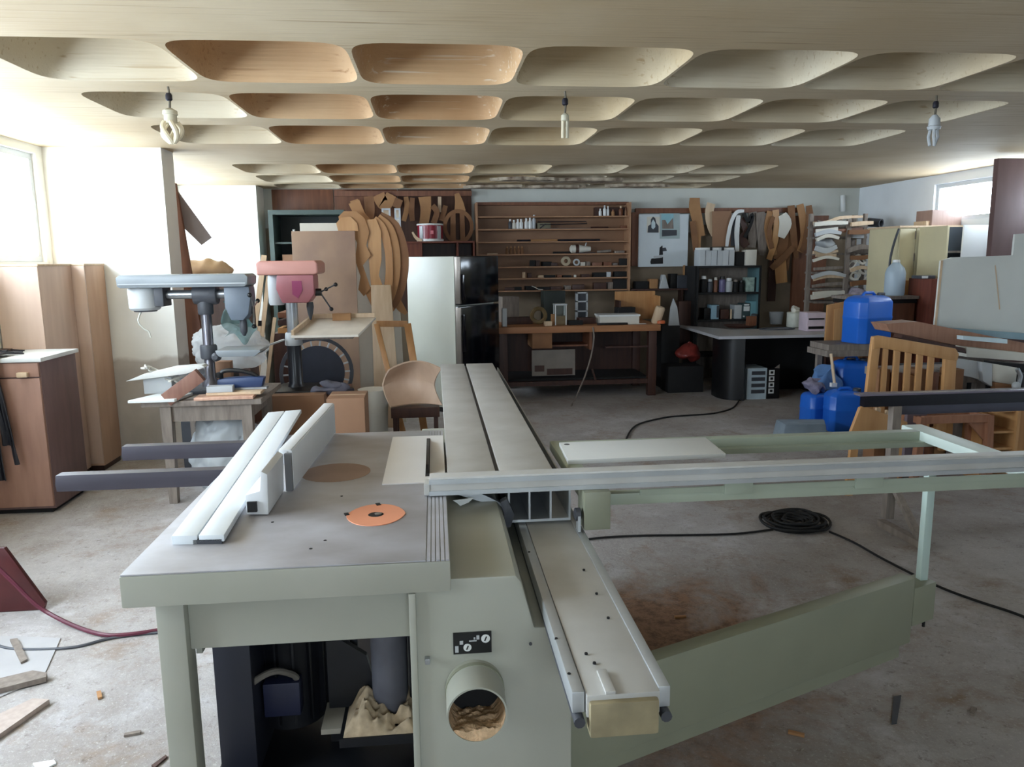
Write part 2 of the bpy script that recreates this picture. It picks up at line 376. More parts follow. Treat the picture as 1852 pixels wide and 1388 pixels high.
# ---- coffered ceiling: flat ribs with rounded pans
def ceiling_paint(name, c1, c2, c3):
    m = bpy.data.materials.new(name); m.use_nodes = True; nt = m.node_tree; b = nt.nodes['Principled BSDF']; b.inputs['Roughness'].default_value = 0.7
    g = nt.nodes.new('ShaderNodeNewGeometry')
    def nz(st, sc, det=6):
        mp = nt.nodes.new('ShaderNodeMapping'); mp.inputs['Scale'].default_value = st; nt.links.new(g.outputs['Position'], mp.inputs[0])
        n = nt.nodes.new('ShaderNodeTexNoise'); n.inputs['Scale'].default_value = sc; n.inputs['Detail'].default_value = det; nt.links.new(mp.outputs[0], n.inputs['Vector']); return n.outputs[0]
    r = nt.nodes.new('ShaderNodeValToRGB'); r.color_ramp.elements[0].color = lin(c2); r.color_ramp.elements[1].color = lin(c1); r.color_ramp.elements[0].position = 0.38; r.color_ramp.elements[1].position = 0.62
    nt.links.new(nz((1, 1, 1), 1.1), r.inputs[0])
    # board marks: fine streaks along the ribs
    st = nz((0.25, 9, 9), 5, 3); mr = nt.nodes.new('ShaderNodeMapRange'); mr.inputs[1].default_value = 0.6; mr.inputs[2].default_value = 0.72; nt.links.new(st, mr.inputs[0])
    x = nt.nodes.new('ShaderNodeMix'); x.data_type = 'RGBA'; nt.links.new(mr.outputs[0], x.inputs[0]); nt.links.new(r.outputs[0], x.inputs[6]); x.inputs[7].default_value = lin(c3)
    nt.links.new(x.outputs[2], b.inputs['Base Color'])
    bp = nt.nodes.new('ShaderNodeBump'); bp.inputs['Strength'].default_value = 0.35; bp.inputs['Distance'].default_value = 0.012; nt.links.new(st, bp.inputs['Height']); nt.links.new(bp.outputs[0], b.inputs['Normal'])
    return m
mCEIL = ceiling_paint('ceiling_paint', (200, 183, 153), (184, 163, 130), (160, 138, 106))
CX = [-1.79+0.733*i for i in range(8)]
ROWS = [(3.22, 3.95), (4.18, 4.91), (5.14, 5.95), (7.13, 7.9), (8.05, 8.8), (8.95, 9.53), (-0.6, 0.13), (0.36, 1.09), (1.32, 2.05), (-2.6, -1.8)]
NC = 40
def sup(hx, hy, e, n=NC):
    out = []
    for i in range(n):
        t = 2*math.pi*(i+0.5)/n; c, s = math.cos(t), math.sin(t)
        out.append((hx*math.copysign(abs(c)**e, c), hy*math.copysign(abs(s)**e, s)))
    return out
cl = MB()
def rect_loop(x0, x1, y0, y1, inner, cx, cy):
    out = []
    hx, hy = (x1-x0)/2, (y1-y0)/2
    for (x, y) in inner:
        k = 1/max(abs(x)/hx, abs(y)/hy); out.append((cx+x*k, cy+y*k))
    return out
SR = sorted(ROWS); ycuts = []
pans = []
for (y0, y1) in SR:
    for i in range(7):
        x0, x1 = CX[i], CX[i+1]; cx, cy = (x0+x1)/2, (y0+y1)/2
        inner = sup((x1-x0)/2-0.007, (y1-y0)/2-0.004, 0.33)
        ol = rect_loop(x0, x1, y0, y1, inner, cx, cy)
        # put true corners into the outer loop
        vs = [(x, y, ZC) for x, y in ol] + [(cx+x, cy+y, ZC) for x, y in inner]
        cl.add(vs, [(k, (k+1) % NC, NC+(k+1) % NC, NC+k) for k in range(NC)])
        for sx in (-1, 1):
            for sy in (-1, 1):
                X_, Y_ = (x0 if sx < 0 else x1), (y0 if sy < 0 else y1)
                best = [q for q in ol if abs(q[0]-X_) < 0.2 and abs(q[1]-Y_) < 0.2]
                ex = min([q for q in best if abs(q[1]-Y_) < 1e-6], key=lambda q: abs(q[0]-X_), default=None)
                ey = min([q for q in best if abs(q[0]-X_) < 1e-6], key=lambda q: abs(q[1]-Y_), default=None)
                if ex and ey: cl.add([(X_, Y_, ZC), (ex[0], ex[1], ZC), (ey[0], ey[1], ZC)], [(0, 1, 2)])
        pans.append((cx, cy, x1-x0, y1-y0, inner))
prev = YF-0.15
for (y0, y1) in SR:
    cl.add([(CX[0], prev, ZC), (CX[7], prev, ZC), (CX[7], y0, ZC), (CX[0], y0, ZC)], [(0, 1, 2, 3)]); prev = y1
cl.add([(CX[0], prev, ZC), (CX[7], prev, ZC), (CX[7], YB+.15, ZC), (CX[0], YB+.15, ZC)], [(0, 1, 2, 3)])
cl.add([(XL-.15, YF-.15, ZC), (CX[0], YF-.15, ZC), (CX[0], YB+.15, ZC), (XL-.15, YB+.15, ZC)], [(0, 1, 2, 3)])
cl.add([(CX[7], YF-.15, ZC), (XR+.15, YF-.15, ZC), (XR+.15, YB+.15, ZC), (CX[7], YB+.15, ZC)], [(0, 1, 2, 3)])
cl.box(XL-.15, XR+.15, YF-.15, YB+.15, ZC+0.4, ZC+0.5)  # unseen slab added over the coffers to keep sky light out
ceil = struct('ceiling', cl, mCEIL, smooth=0, loc=(0, 0, ZC))
mPAN3 = ceiling_paint('coffer_cream_warm_light', (202, 184, 152), (188, 164, 126), (176, 150, 112))  # tan tones: aged paint, with the warm light gradient put into the colour
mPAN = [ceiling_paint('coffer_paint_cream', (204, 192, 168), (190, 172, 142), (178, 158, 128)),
        ceiling_paint('coffer_aged_warm_light', (196, 162, 122), (178, 140, 98), (166, 128, 88)),
        ceiling_paint('coffer_peeling_warm_light', (196, 160, 118), (172, 132, 90), (216, 202, 178))]
pan_cache = {}
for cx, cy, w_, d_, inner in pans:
    tan = 1 if (cx < 0.3 and cx > -1.1 and cy > 2.5) else 0  # middle columns carry the painted warm light
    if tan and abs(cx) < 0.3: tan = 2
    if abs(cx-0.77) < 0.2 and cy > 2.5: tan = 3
    key = (round(w_, 3), round(d_, 3), tan)
    if key not in pan_cache:
        me = bpy.data.meshes.new('coffer'); vs = []; fs = []
        prof = [(1.0, 0.0), (0.994, 0.012), (0.96, 0.10), (0.90, 0.19), (0.80, 0.265), (0.6, 0.315), (0.3, 0.335)]
        for s_, z in prof: vs += [(x*s_, y*s_, z) for x, y in inner]
        for j in range(len(prof)-1): fs += [(j*NC+(k+1) % NC, j*NC+k, (j+1)*NC+k, (j+1)*NC+(k+1) % NC) for k in range(NC)]
        fs.append(tuple((len(prof)-1)*NC+k for k in range(NC)))
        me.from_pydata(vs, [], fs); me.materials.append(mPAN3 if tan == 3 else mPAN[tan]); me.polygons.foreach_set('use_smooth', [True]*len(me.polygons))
        pan_cache[key] = me
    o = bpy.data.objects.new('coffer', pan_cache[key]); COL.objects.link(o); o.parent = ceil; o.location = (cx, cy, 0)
# damp, broken plaster on the ribs near the back wall
mpl = M('broken_plaster', (206, 192, 170), 0.95, 0, 0.25, 9, bump=0.9, col2=(96, 74, 58))
for i, (px, py, r) in enumerate([(900, 336, 0.32), (950, 322, 0.3), (1060, 324, 0.36), (1150, 334, 0.3), (1010, 336, 0.3)]):
    p = at(px, py, Z=ZC); ol = [(r*1.6*math.cos(t)*(0.7+0.5*noise.noise(V((math.cos(t)*2, math.sin(t)*2, i*9)))), r*0.5*math.sin(t)*(0.7+0.5*noise.noise(V((math.cos(t)*2, math.sin(t)*2, i*5+3))))) for t in [2*math.pi*k/26 for k in range(26)]]
    m = MB().prism(ol, (p.x, p.y, ZC-0.03), (1, 0, 0), (0, 1, 0), 0.032)
    m.build('plaster_patch', mpl, ceil)

# ---- the three hanging bulb holders
mCORD = M('old_cord', (96, 88, 74), 0.7)
mSOCK = M('bakelite', (196, 190, 168), 0.5)
mBULB = M('frosted_bulb', (226, 214, 186), 0.3)
def bulb(px, y0, ymid, y1, kind, label):
    top = at(px, ymid, Y=4.06); Y = 4.06; zm = at(px, ymid, Y=Y).z; zb = at(px, y1, Y=Y).z; x = top.x
    t = thing('bulb_holder', label, 'lamp', (x, Y, zb))
    MB().tube([(x, Y, ZC), (x+0.004, Y, (ZC+zm)/2), (x, Y, zm)], 0.006, 6).build('cord', mCORD, t)
    MB().lathe([(0.012, 0), (0.016, -0.01), (0.016, -0.03), (0.010, -0.036)], (x, Y, (ZC+zm)/2+0.02), n=10).build('connector', mIRON, t)
    h = zm-zb
    if kind == 'spiral':
        MB().lathe([(0.012, 0), (0.034, -0.012), (0.036, -0.03), (0.03, -0.032), (0.031, -h*0.45)], (x, Y, zm), n=16).build('socket', mSOCK, t)
        for k in range(5):
            a0 = k*2*math.pi/5
            pts = [(x+math.cos(a0+s*0.9)*0.047*math.sin(math.pi*(0.22+0.74*s)), Y+math.sin(a0+s*0.9)*0.047*math.sin(math.pi*(0.22+0.74*s)), zm-h*0.42-s*h*0.58) for s in [q/8 for q in range(9)]]
            MB().tube(pts, 0.013, 8).build('tube', mBULB, t)
    elif kind == 'stick':
        MB().lathe([(0.008, 0), (0.02, -0.01), (0.022, -h*0.3), (0.016, -h*0.32)], (x, Y, zm), n=12).build('socket', mSOCK, t)
        for sx in (-1, 1): MB().cyl((x+sx*0.011, Y, zm-h*0.3), (x+sx*0.011, Y, zb), 0.009, n=8).build('tube', mSOCK if sx > 0 else mBULB, t)
    else:
        MB().lathe([(0.012, 0), (0.028, -0.02), (0.03, -h*0.35), (0.036, -h*0.38), (0.03, -h*0.48)], (x, Y, zm), n=12).build('socket', mLGREY, t)
        for k in range(3):
            a0 = k*2.1
            MB().tube([(x+math.cos(a0)*0.018, Y+math.sin(a0)*0.018, zm-h*0.45), (x+math.cos(a0)*0.026, Y+math.sin(a0)*0.026, zm-h*0.7), (x+math.cos(a0+.6)*0.014, Y+math.sin(a0+.6)*0.014, zb)], 0.008, 6).build('tube', mLGREY, t)
bulb(307, 165, 196, 258, 'spiral', 'cream bulb holder with fluted bulb hanging near the window pier')
bulb(1022, 188, 205, 250, 'stick', 'thin stick bulb hanging at the middle of the ceiling')
bulb(1691, 190, 208, 264, 'wire', 'grey empty bulb holder with bare wires hanging at the right')
# ================================================================ the sliding table saw
mSAWG = M('saw_green_enamel', (172, 172, 160), 0.42, 0, 0.05, 3, col2=(160, 161, 148))
mSAWD = M('saw_arm_enamel', (140, 142, 122), 0.45, 0, 0.06, 4)
mCAST = M('cast_iron_top', (190, 192, 200), 0.42, 0.1, 0.2, 3, (1, 1.5, 1), 0, (148, 144, 144), 8)
mALU = M('dusty_aluminium', (194, 193, 189), 0.45, 0.1, 0.08, 6, (1, 1, 1), 0, (176, 174, 168), 6)
mALUD = M('aluminium_edge', (186, 190, 192), 0.35, 0.5, 0.1, 6)
saw = thing('panel_saw', 'large pale green sliding table saw with grey iron top', 'table saw', (-0.2, 2.4, 0))
TZ = 0.87
def tabletop():
    x0, x1, y0, y1 = -0.708, 0.02, 1.655, 3.0
    m = MB().box(x0, x1, y0, y1, 0.792, TZ-0.004); m.build('table_rim', mSAWG, saw, bevel=0.004)
    t = MB().box(x0+0.002, -0.036, y0+0.002, y1-0.002, TZ-0.004, TZ).build('table_top', mCAST, saw, bevel=0.0015)
    for k in range(5):
        xx = -0.034+k*0.0108
        MB().box(xx, xx+0.0085, y0+0.002, y1-0.002, TZ-0.004, TZ-0.0008).build('grooved_strip', mCAST, saw, smooth=0)
    for px, py in ((562, 993), (588, 978), (493, 945), (618, 898)):
        p = at(px, py, Z=TZ); MB().cyl((p.x, p.y, TZ-0.001), (p.x, p.y, TZ+0.0008), 0.004, n=10).build('screw', mBLACKM, t)
tabletop()
# insert plate with the blade standing in its slot
ip = MB().box(-0.175, 0.018, 2.265, 2.89, TZ, TZ+0.003).build('insert_plate', M('insert_aluminium', (230, 228, 226), 0.35, 0.0, 0.03, 5), saw)
MB().box(-0.044, -0.031, 2.33, 2.84, TZ+0.0028, TZ+0.0042).build('blade_slot', mBLACKM, ip)
def blade():
    pts = [(2.36, 0.002), (2.80, 0.002), (2.78, 0.014), (2.62, 0.02), (2.46, 0.034), (2.38, 0.026)]
    return MB().prism([(y, z) for y, z in pts], (-0.042, 0, TZ+0.002), (0, 1, 0), (0, 0, 1), 0.009)
blade().build('saw_blade', mBLACK, saw)
# orange spindle ring
rc = at(680, 932, Z=TZ)
oc = [(0.079*math.cos(2*math.pi*i/28)*(1-0.06*abs(math.sin(4*math.pi*i/28))), 0.088*math.sin(2*math.pi*i/28)) for i in range(28)]
sr = MB().ring(oc, circle(0.021, 28), (rc.x, rc.y, TZ), (1, 0, 0), (0, 1, 0), 0.002).build('spindle_ring', M('orange_insert', (226, 152, 118), 0.55, 0, 0.05, 6), saw)
MB().cyl((rc.x, rc.y, TZ-0.001), (rc.x, rc.y, TZ+0.0012), 0.021, n=24).build('spindle_hole', mBLACKM, sr)
MB().lathe([(0.008, 0), (0.010, 0.003), (0.006, 0.004)], (rc.x+0.006, rc.y, TZ+0.001), n=12).build('spindle', mSTEEL, sr)
for px, py in ((627, 932), (684, 914)):
    p = at(px, py, Z=TZ); MB().obox((p.x, p.y, TZ+0.0026), (0.012, 0.018, 0.002), 0.3).build('key', mBLACKM, sr)
MB().prism(circle(0.11, 28), (at(608, 855, Z=TZ).x, at(608, 855, Z=TZ).y, TZ), (1, 0, 0), (0, 1, 0), 0.0008).build('rust_ring', M('rust_tint', (150, 126, 114), 0.5, 0.2, 0.1, 8), saw)

mMOT = M('motor_black', (18, 19, 24), 0.45, 0.1, 0.3, 10)
# cabinet under the table
MB().box(-0.655, -0.592, 1.70, 1.76, 0.0, 0.792).build('corner_post', mSAWG, saw, bevel=0.004)
MB().box(-0.655, -0.592, 2.86, 2.92, 0.0, 0.792).build('corner_post', mSAWG, saw, bevel=0.004)
MB().box(-0.592, -0.07, 1.725, 1.74, 0.65, 0.792).build('apron', mSAWG, saw, bevel=0.003)
MB().box(-0.592, -0.07, 2.88, 2.9, 0.65, 0.792).build('apron', mSAWG, saw, bevel=0.003)
MB().box(-0.592, -0.578, 1.76, 2.86, 0.62, 0.79).build('side_apron', mSAWG, saw)
MB().box(-0.62, -0.07, 1.74, 2.88, 0.10, 0.18).build('base_tray', mMOT, saw)
body = MB().xz([(-0.07, 0.03), (0.305, 0.03), (0.305, 0.68), (0.215, 0.685), (0.185, 0.80), (0.172, 0.818), (-0.07, 0.818)], 1.665, 1.6)
body.build('cabinet', mSAWG, saw, bevel=0.006)
MB().box(-0.078, -0.062, 1.655, 1.70, 0.03, 0.79).build('cabinet_edge', mSAWG, saw, bevel=0.003)
# black label plate with pictograms
lp = MB().box(0.022, 0.112, 1.659, 1.6655, 0.632, 0.684).build('label_plate', mBLACK, saw)
for x, z, r in ((0.098, 0.668, 0.0105), (0.055, 0.648, 0.0095)):
    MB().cyl((x, 1.6592, z), (x, 1.6578, z), r, n=18).build('pictogram', mWHITE, lp)
    MB().obox((x, 1.6574, z), (0.003, 0.001, r*1.1), 0, 0, 0.4).build('symbol', mBLACK, lp)
for x, z, w, h in ((0.030, 0.645, 0.008, 0.016), (0.041, 0.661, 0.008, 0.009), (0.08, 0.672, 0.007, 0.01), (0.068, 0.664, 0.018, 0.003), (0.072, 0.670, 0.004, 0.005)):
    MB().box(x-w/2, x+w/2, 1.658, 1.6592, z-h/2, z+h/2).build('pictogram', mLGREY, lp)
lt = MB().box(-0.045, -0.033, 1.648, 1.665, 0.616, 0.630).build('latch', mSTEEL, saw, bevel=0.002)
MB().cyl((0.205, 1.664, 0.645), (0.205, 1.662, 0.645), 0.004, n=10).build('rivet', mDGREY, saw)
# dust port: a short pipe full of sawdust
pc = V((0.070, 1.665, 0.545)); R_ = 0.068
pipe = MB()
def tubewall(mb, c, ax, r0, r1, L, n=36):
    x, y, a = basis(ax); c = V(c); vs = []
    for l, r in ((0, r0), (L, r0), (L, r1), (0, r1)):
        vs += [c + a*l + x*(r*math.cos(2*math.pi*i/n)) + y*(r*math.sin(2*math.pi*i/n)) for i in range(n)]
    fs = [(j*n+i, j*n+(i+1) % n, ((j+1) % 4)*n+(i+1) % n, ((j+1) % 4)*n+i) for j in range(4) for i in range(n)]
    return mb.add(vs, fs)
axp = (0, -1, 0.0)
dp = tubewall(MB(), pc, axp, R_, R_-0.004, 0.12).build('dust_port', mSAWG, saw)
tubewall(MB(), pc+V((0, -0.015, 0)), axp, R_+0.002, R_-0.001, 0.012).build('port_seam', mSAWD, dp)
def dustfill(u, v):
    x = (u*2-1)*0.0635; d = min(1.0, v/0.94); yy = pc.y-0.001-0.117*d
    zz = -math.sqrt(max(0.0, 0.0637**2 - x*x))
    if v > 0.97: return (pc.x+x, yy, pc.z+zz)
    zmax = -0.036 - 0.016*(1-d) + 0.008*noise.noise(V((x*50, yy*50, 3))) + 0.004*noise.noise(V((x*170, yy*170, 1)))
    return (pc.x+x, yy, pc.z+max(zmax, zz))
MB().cyl(pc+V((0, -0.0005, 0)), pc+V((0, -0.0025, 0)), R_-0.0042, n=32).build('throat_shade', mBLACKM, dp)  # black disc stands in for the shade deep in the pipe
MB().grid(dustfill, 26, 26).build('sawdust_fill', mDUST, dp)
# ---- motor, pipes and dust inside
mo = MB().lathe([(0.075, 0.22), (0.095, 0.23), (0.095, 0.52), (0.1, 0.53), (0.1, 0.62), (0.06, 0.65)], (-0.445, 2.12, 0), n=28).build('motor', mMOT, saw)
for k in range(14):
    a = 2*math.pi*k/14; MB().obox((-0.445+0.1*math.cos(a), 2.12+0.1*math.sin(a), 0.38), (0.02, 0.006, 0.26), a).build('fin', mMOT, mo)
MB().box(-0.50, -0.40, 1.98, 2.03, 0.30, 0.40).build('terminal_box', M('motor_blue', (30, 34, 60), 0.45), mo, bevel=0.006)
MB().tube(smoothline([(-0.545, 1.94, 0.40), (-0.50, 1.93, 0.445), (-0.455, 1.95, 0.455), (-0.42, 1.99, 0.42), (-0.41, 2.0, 0.40)]), 0.009, 8).build('motor_cable', M('grey_cable', (110, 104, 96), 0.6), mo)
MB().box(-0.60, -0.505, 1.90, 2.3, 0.18, 0.66).build('inner_cover', M('blue_black_steel', (24, 26, 38), 0.5), saw, bevel=0.004)
MB().prism([(-0.33, 0.18), (-0.26, 0.18), (-0.20, 0.35), (-0.22, 0.44), (-0.30, 0.5), (-0.28, 0.66), (-0.33, 0.66)], (0, 2.05, 0), (1, 0, 0), (0, 0, 1), 0.02).build('trunnion_plate', mMOT, saw)
MB().cyl((-0.262, 2.1, 0.18), (-0.262, 2.1, 0.66), 0.012, n=12).build('threaded_rod', mDGREY, saw)
MB().lathe([(0.06, 0.62), (0.062, 0.55), (0.052, 0.54), (0.050, 0.24)], (-0.155, 2.02, 0), n=24).build('dust_hose', M('grey_hose', (92, 92, 100), 0.6, 0, 0.2, 12), saw)
MB().box(-0.10, -0.074, 2.0, 2.12, 0.18, 0.66).build('inner_wall', mMOT, saw)
MB().tube(smoothline([(-0.085, 1.95, 0.66), (-0.088, 1.95, 0.5), (-0.078, 1.95, 0.36), (-0.084, 1.95, 0.2)]), 0.004, 6).build('inner_cable', mBLACKM, saw)
def mound(u, v):
    x = -0.275+0.2*u; y = 1.885+0.18*v; e = min(1, 5*u, 5*(1-u), 5*v, 5*(1-v))
    h = 0.022 + 0.03*noise.noise(V((x*18, y*18, 2))) + 0.03*noise.noise(V((x*48, y*48, 7))) + 0.03*math.exp(-((x+0.23)/0.04)**2) + 0.03*math.exp(-((x+0.095)/0.03)**2)
    return (x, y, 0.286 + max(0.0, h)*e)
heap = MB().grid(mound, 40, 34)
MB().box(-0.285, -0.08, 1.88, 2.07, 0.26, 0.286).build('dust_shelf', mMOT, saw)
heap.build('sawdust_heap', M('sawdust_pale', (178, 158, 130), 0.95, 0, 0.2, 40), saw)['kind'] = 'stuff'
MB().box(-0.34, -0.26, 1.93, 2.06, 0.27, 0.285).build('motor_bracket', M('dusty_steel', (140, 134, 122), 0.7), saw)

# ---- sliding carriage
RZ = 0.745
MB().box(0.262, 0.402, 1.275, 4.9, 0.70, RZ).build('rail_bed', mALU, saw, bevel=0.003)
MB().box(0.266, 0.398, 1.262, 1.30, 0.665, 0.735).build('rail_end_block', M('brass_yellow', (148, 136, 106), 0.65, 0, 0.2, 20), saw, bevel=0.006)
for x0, x1 in ((0.236, 0.262), (0.402, 0.425)):
    MB().box(x0, x1-0.002 if x0 < 0.3 else x1, 1.285, 4.9, 0.705, RZ+0.003).build('rail_edge', mALUD, saw, bevel=0.003)
    MB().cyl((x0+0.012, 1.27, 0.694), (x0+0.012, 4.9, 0.694), 0.011, n=10).build('guide_rod', mDGREY, saw)
for px, py in ((957, 1001), (1056, 1033), (1006, 1158), (1029, 1222), (1079, 1076), (1100, 1120), (1060, 1185), (1075, 1202)):
    p = at(px, py, Z=RZ); MB().cyl((p.x, p.y, RZ+0.001), (p.x, p.y, RZ+0.0045), 0.0035, n=8).build('rail_screw', mBLACKM, saw)
p = at(1098, 1242, Z=RZ); MB().box(p.x-0.010, p.x+0.010, p.y-0.03, p.y+0.05, RZ, RZ+0.008).build('stop_block', mALU, saw, bevel=0.003)
# the carriage itself: two decks with a T-slot and an open box profile beneath
MB().box(0.026, 0.178, 2.2, 4.85, 0.852, 0.882).build('carriage_deck', mALU, saw, bevel=0.002)
MB().box(0.192, 0.362, 2.2, 4.85, 0.852, 0.882).build('carriage_deck', mALU, saw, bevel=0.002)
MB().box(0.178, 0.192, 2.2, 4.85, 0.852, 0.868).build('carriage_slot', mDGREY, saw)
pr_ = MB()
for x in (0.205, 0.268, 0.333, 0.392): pr_.box(x, x+0.006, 2.2, 4.85, 0.762, 0.852)
pr_.box(0.205, 0.398, 2.2, 4.85, 0.754, 0.762)
pr_.build('carriage_profile', mALUD, saw, smooth=0)
MB().prism([(0.03, 0.852), (0.11, 0.852), (0.205, 0.80), (0.205, 0.765), (0.19, 0.755), (0.175, 0.80)], (0, 2.24, 0), (1, 0, 0), (0, 0, 1), 0.02).build('carriage_web', mALUD, saw)
MB().prism([(0.17, 0.75), (0.21, 0.75), (0.222, 0.79), (0.20, 0.84), (0.18, 0.83), (0.19, 0.79)], (0, 2.2, 0), (1, 0, 0), (0, 0, 1), 0.03).build('carriage_clamp', mDGREY, saw, bevel=0.003)
MB().prism([(0.038, 0.84), (0.1, 0.845), (0.085, 0.832), (0.06, 0.822), (0.05, 0.832)], (0, 2.18, 0), (1, 0, 0), (0, 0, 1), 0.004).build('torn_label', mWHITE, saw)

# ---- crosscut fence across the carriage
FY = 2.13
cf = MB().box(-0.028, 2.45, FY, FY+0.05, 0.876, 0.926).build('crosscut_fence', mALU, saw, bevel=0.003)
MB().box(-0.03, 2.45, FY-0.004, FY, 0.906, 0.920).build('fence_scale', mALUD, cf, smooth=0)
MB().box(-0.03, 2.45, FY-0.006, FY, 0.873, 0.886).build('fence_lip', mALUD, cf, smooth=0)
MB().box(-0.045, -0.028, FY-0.002, FY+0.052, 0.873, 0.908).build('fence_cap', mALU, cf, bevel=0.003)
# outrigger table
mOUT = M('outrigger_green', (160, 168, 150), 0.45, 0, 0.06, 4)
MB().box(0.5, 2.12, 2.15, 2.19, 0.812, 0.848).build('outrigger_front_bar', mOUT, saw, bevel=0.004)
MB().box(0.6, 2.05, 2.145, 2.15, 0.842, 0.86).build('outrigger_lip', mOUT, saw)
MB().box(0.43, 0.49, 2.15, 2.84, 0.812, 0.848).build('outrigger_side_bar', mOUT, saw, bevel=0.004)
rb = [at(1312, 822, Z=0.83), at(1640, 798, Z=0.83)]
MB().bar((0.45, 2.82, 0.815), (2.0, 2.82, 0.815), 0.05, 0.06).build('outrigger_rear_bar', mOUT, saw, bevel=0.006)
MB().box(0.45, 2.0, 2.76, 2.80, 0.79, 0.81).build('outrigger_ledge', mOUT, saw)
MB().box(1.93, 2.02, 2.19, 2.92, 0.806, 0.846).build('outrigger_end_bar', M('bright_green_grey', (196, 208, 200), 0.4, 0, 0.05, 4), saw, bevel=0.006)
for x, px in ((0.86, 0), (1.28, 0)):
    MB().box(x, x+0.09, 2.138, 2.15, 0.835, 0.882).build('outrigger_clip', mOUT, saw, bevel=0.003)
MB().box(2.06, 2.16, 2.12, 2.2, 0.79, 0.87).build('outrigger_end_block', mOUT, saw, bevel=0.006)
br = MB().box(0.42, 0.50, 2.10, 2.2, 0.755, 0.872).build('outrigger_bracket', mSAWD, saw, bevel=0.005)
MB().lathe([(0.012, 0), (0.02, -0.004), (0.02, -0.018), (0.008, -0.022)], (0.415, 2.12, 0.80), axis=(1, 0, 0), n=12).build('clamp_knob', mDGREY, br)
MB().box(0.402, 0.410, 2.1, 2.13, 0.752, 0.80).build('clamp_plate', mALUD, br)
# swing arm under the outrigger
d_ = V((1.06, 0.43, 0)).normalized(); nrm = V((-d_.y, d_.x, 0))
A0 = V((0.30, 1.765, 0)); A1 = V((1.615, 2.30, 0))
def beam(p, q, w, z0, z1):
    n_ = V((-(q-p).y, (q-p).x, 0)).normalized()*w
    return MB().hexa([p+V((0, 0, z0)), q+V((0, 0, z0)), q+n_+V((0, 0, z0)), p+n_+V((0, 0, z0)), p+V((0, 0, z1)), q+V((0, 0, z1)), q+n_+V((0, 0, z1)), p+n_+V((0, 0, z1))])
arm = beam(A0, A1, 0.055, 0.215, 0.455).build('swing_arm', mSAWD, saw, bevel=0.008)
beam(A0+V((0.0, 0.01, 0)), A1-d_*0.05+V((0, 0.01, 0)), 0.04, 0.17, 0.215).build('arm_skirt', mSAWD, arm)
hb = beam(A0+V((0.01, 0.04, 0)), A0+d_*0.06+V((0.01, 0.04, 0)), 0.1, 0.1, 0.62).build('arm_hinge', mSAWG, saw, bevel=0.006)
beam(A1, A1+d_*0.12, 0.08, 0.275, 0.415).build('arm_end_box', mSAWD, saw, bevel=0.004)
q = A1+d_*0.095+nrm*0.04
MB().box(q.x-0.014, q.x+0.014, q.y-0.014, q.y+0.014, 0.415, 0.812).build('outrigger_post', M('pale_post', (182, 200, 192), 0.4, 0, 0.05, 4), saw, bevel=0.002)
MB().cyl((q.x, q.y-0.03, 0.25), (q.x, q.y-0.03, 0.275), 0.005, n=8).build('end_bolt', mBLACKM, saw)
# two dark rails reaching out of the left side of the table
mRAIL = M('gunmetal_bar', (70, 67, 76), 0.4, 0.35, 0.15, 6, (0.5, 4, 4))
for yy, xe in ((2.58, -1.26), (2.965, -1.20)):
    o = MB().prism([(-0.025, -0.027), (0.025, -0.027), (0.03, 0.0), (0.022, 0.027), (-0.022, 0.027), (-0.03, 0.0)], (xe, yy, 0.83), (0, 1, 0), (0, 0, 1), -xe-0.70).build('extension_bar', mRAIL, saw)

# ---- rip fence standing on the table
rf = thing('rip_fence', 'white upright rip fence on the left half of the saw table', 'saw fence', (-0.45, 2.5, TZ))
mRF = M('fence_white', (216, 218, 220), 0.4, 0, 0.04, 5)
hd = MB().prism([(-0.52, 0.875), (-0.462, 0.872), (-0.458, 0.985), (-0.475, 0.995), (-0.482, 0.94), (-0.52, 0.93)], (0, 2.02, 0), (1, 0, 0), (0, 0, 1), -0.22).build('fence_head', mRF, rf, bevel=0.004)
MB().box(-0.515, -0.49, 2.012, 2.02, 0.884, 0.912).build('head_opening', mBLACKM, hd)
MB().box(-0.456, -0.436, 2.235, 2.25, 0.872, 0.985).build('fence_end_plate', M('end_plate_grey', (110, 110, 112), 0.5), rf)
fp = MB().hexa([(-0.452, 2.25, 0.874), (-0.434, 2.25, 0.874), (-0.404, 2.99, 0.874), (-0.422, 2.99, 0.874), (-0.452, 2.25, 0.992), (-0.434, 2.25, 0.992), (-0.404, 2.99, 0.992), (-0.422, 2.99, 0.992)]).build('fence_plate', mRF, rf, bevel=0.003)
MB().hexa([(-0.475, 2.25, 0.95), (-0.452, 2.25, 0.95), (-0.422, 2.99, 0.95), (-0.445, 2.99, 0.95), (-0.475, 2.25, 0.996), (-0.436, 2.25, 0.996), (-0.406, 2.99, 0.996), (-0.445, 2.99, 0.996)]).build('fence_flange', mRF, rf, bevel=0.006)
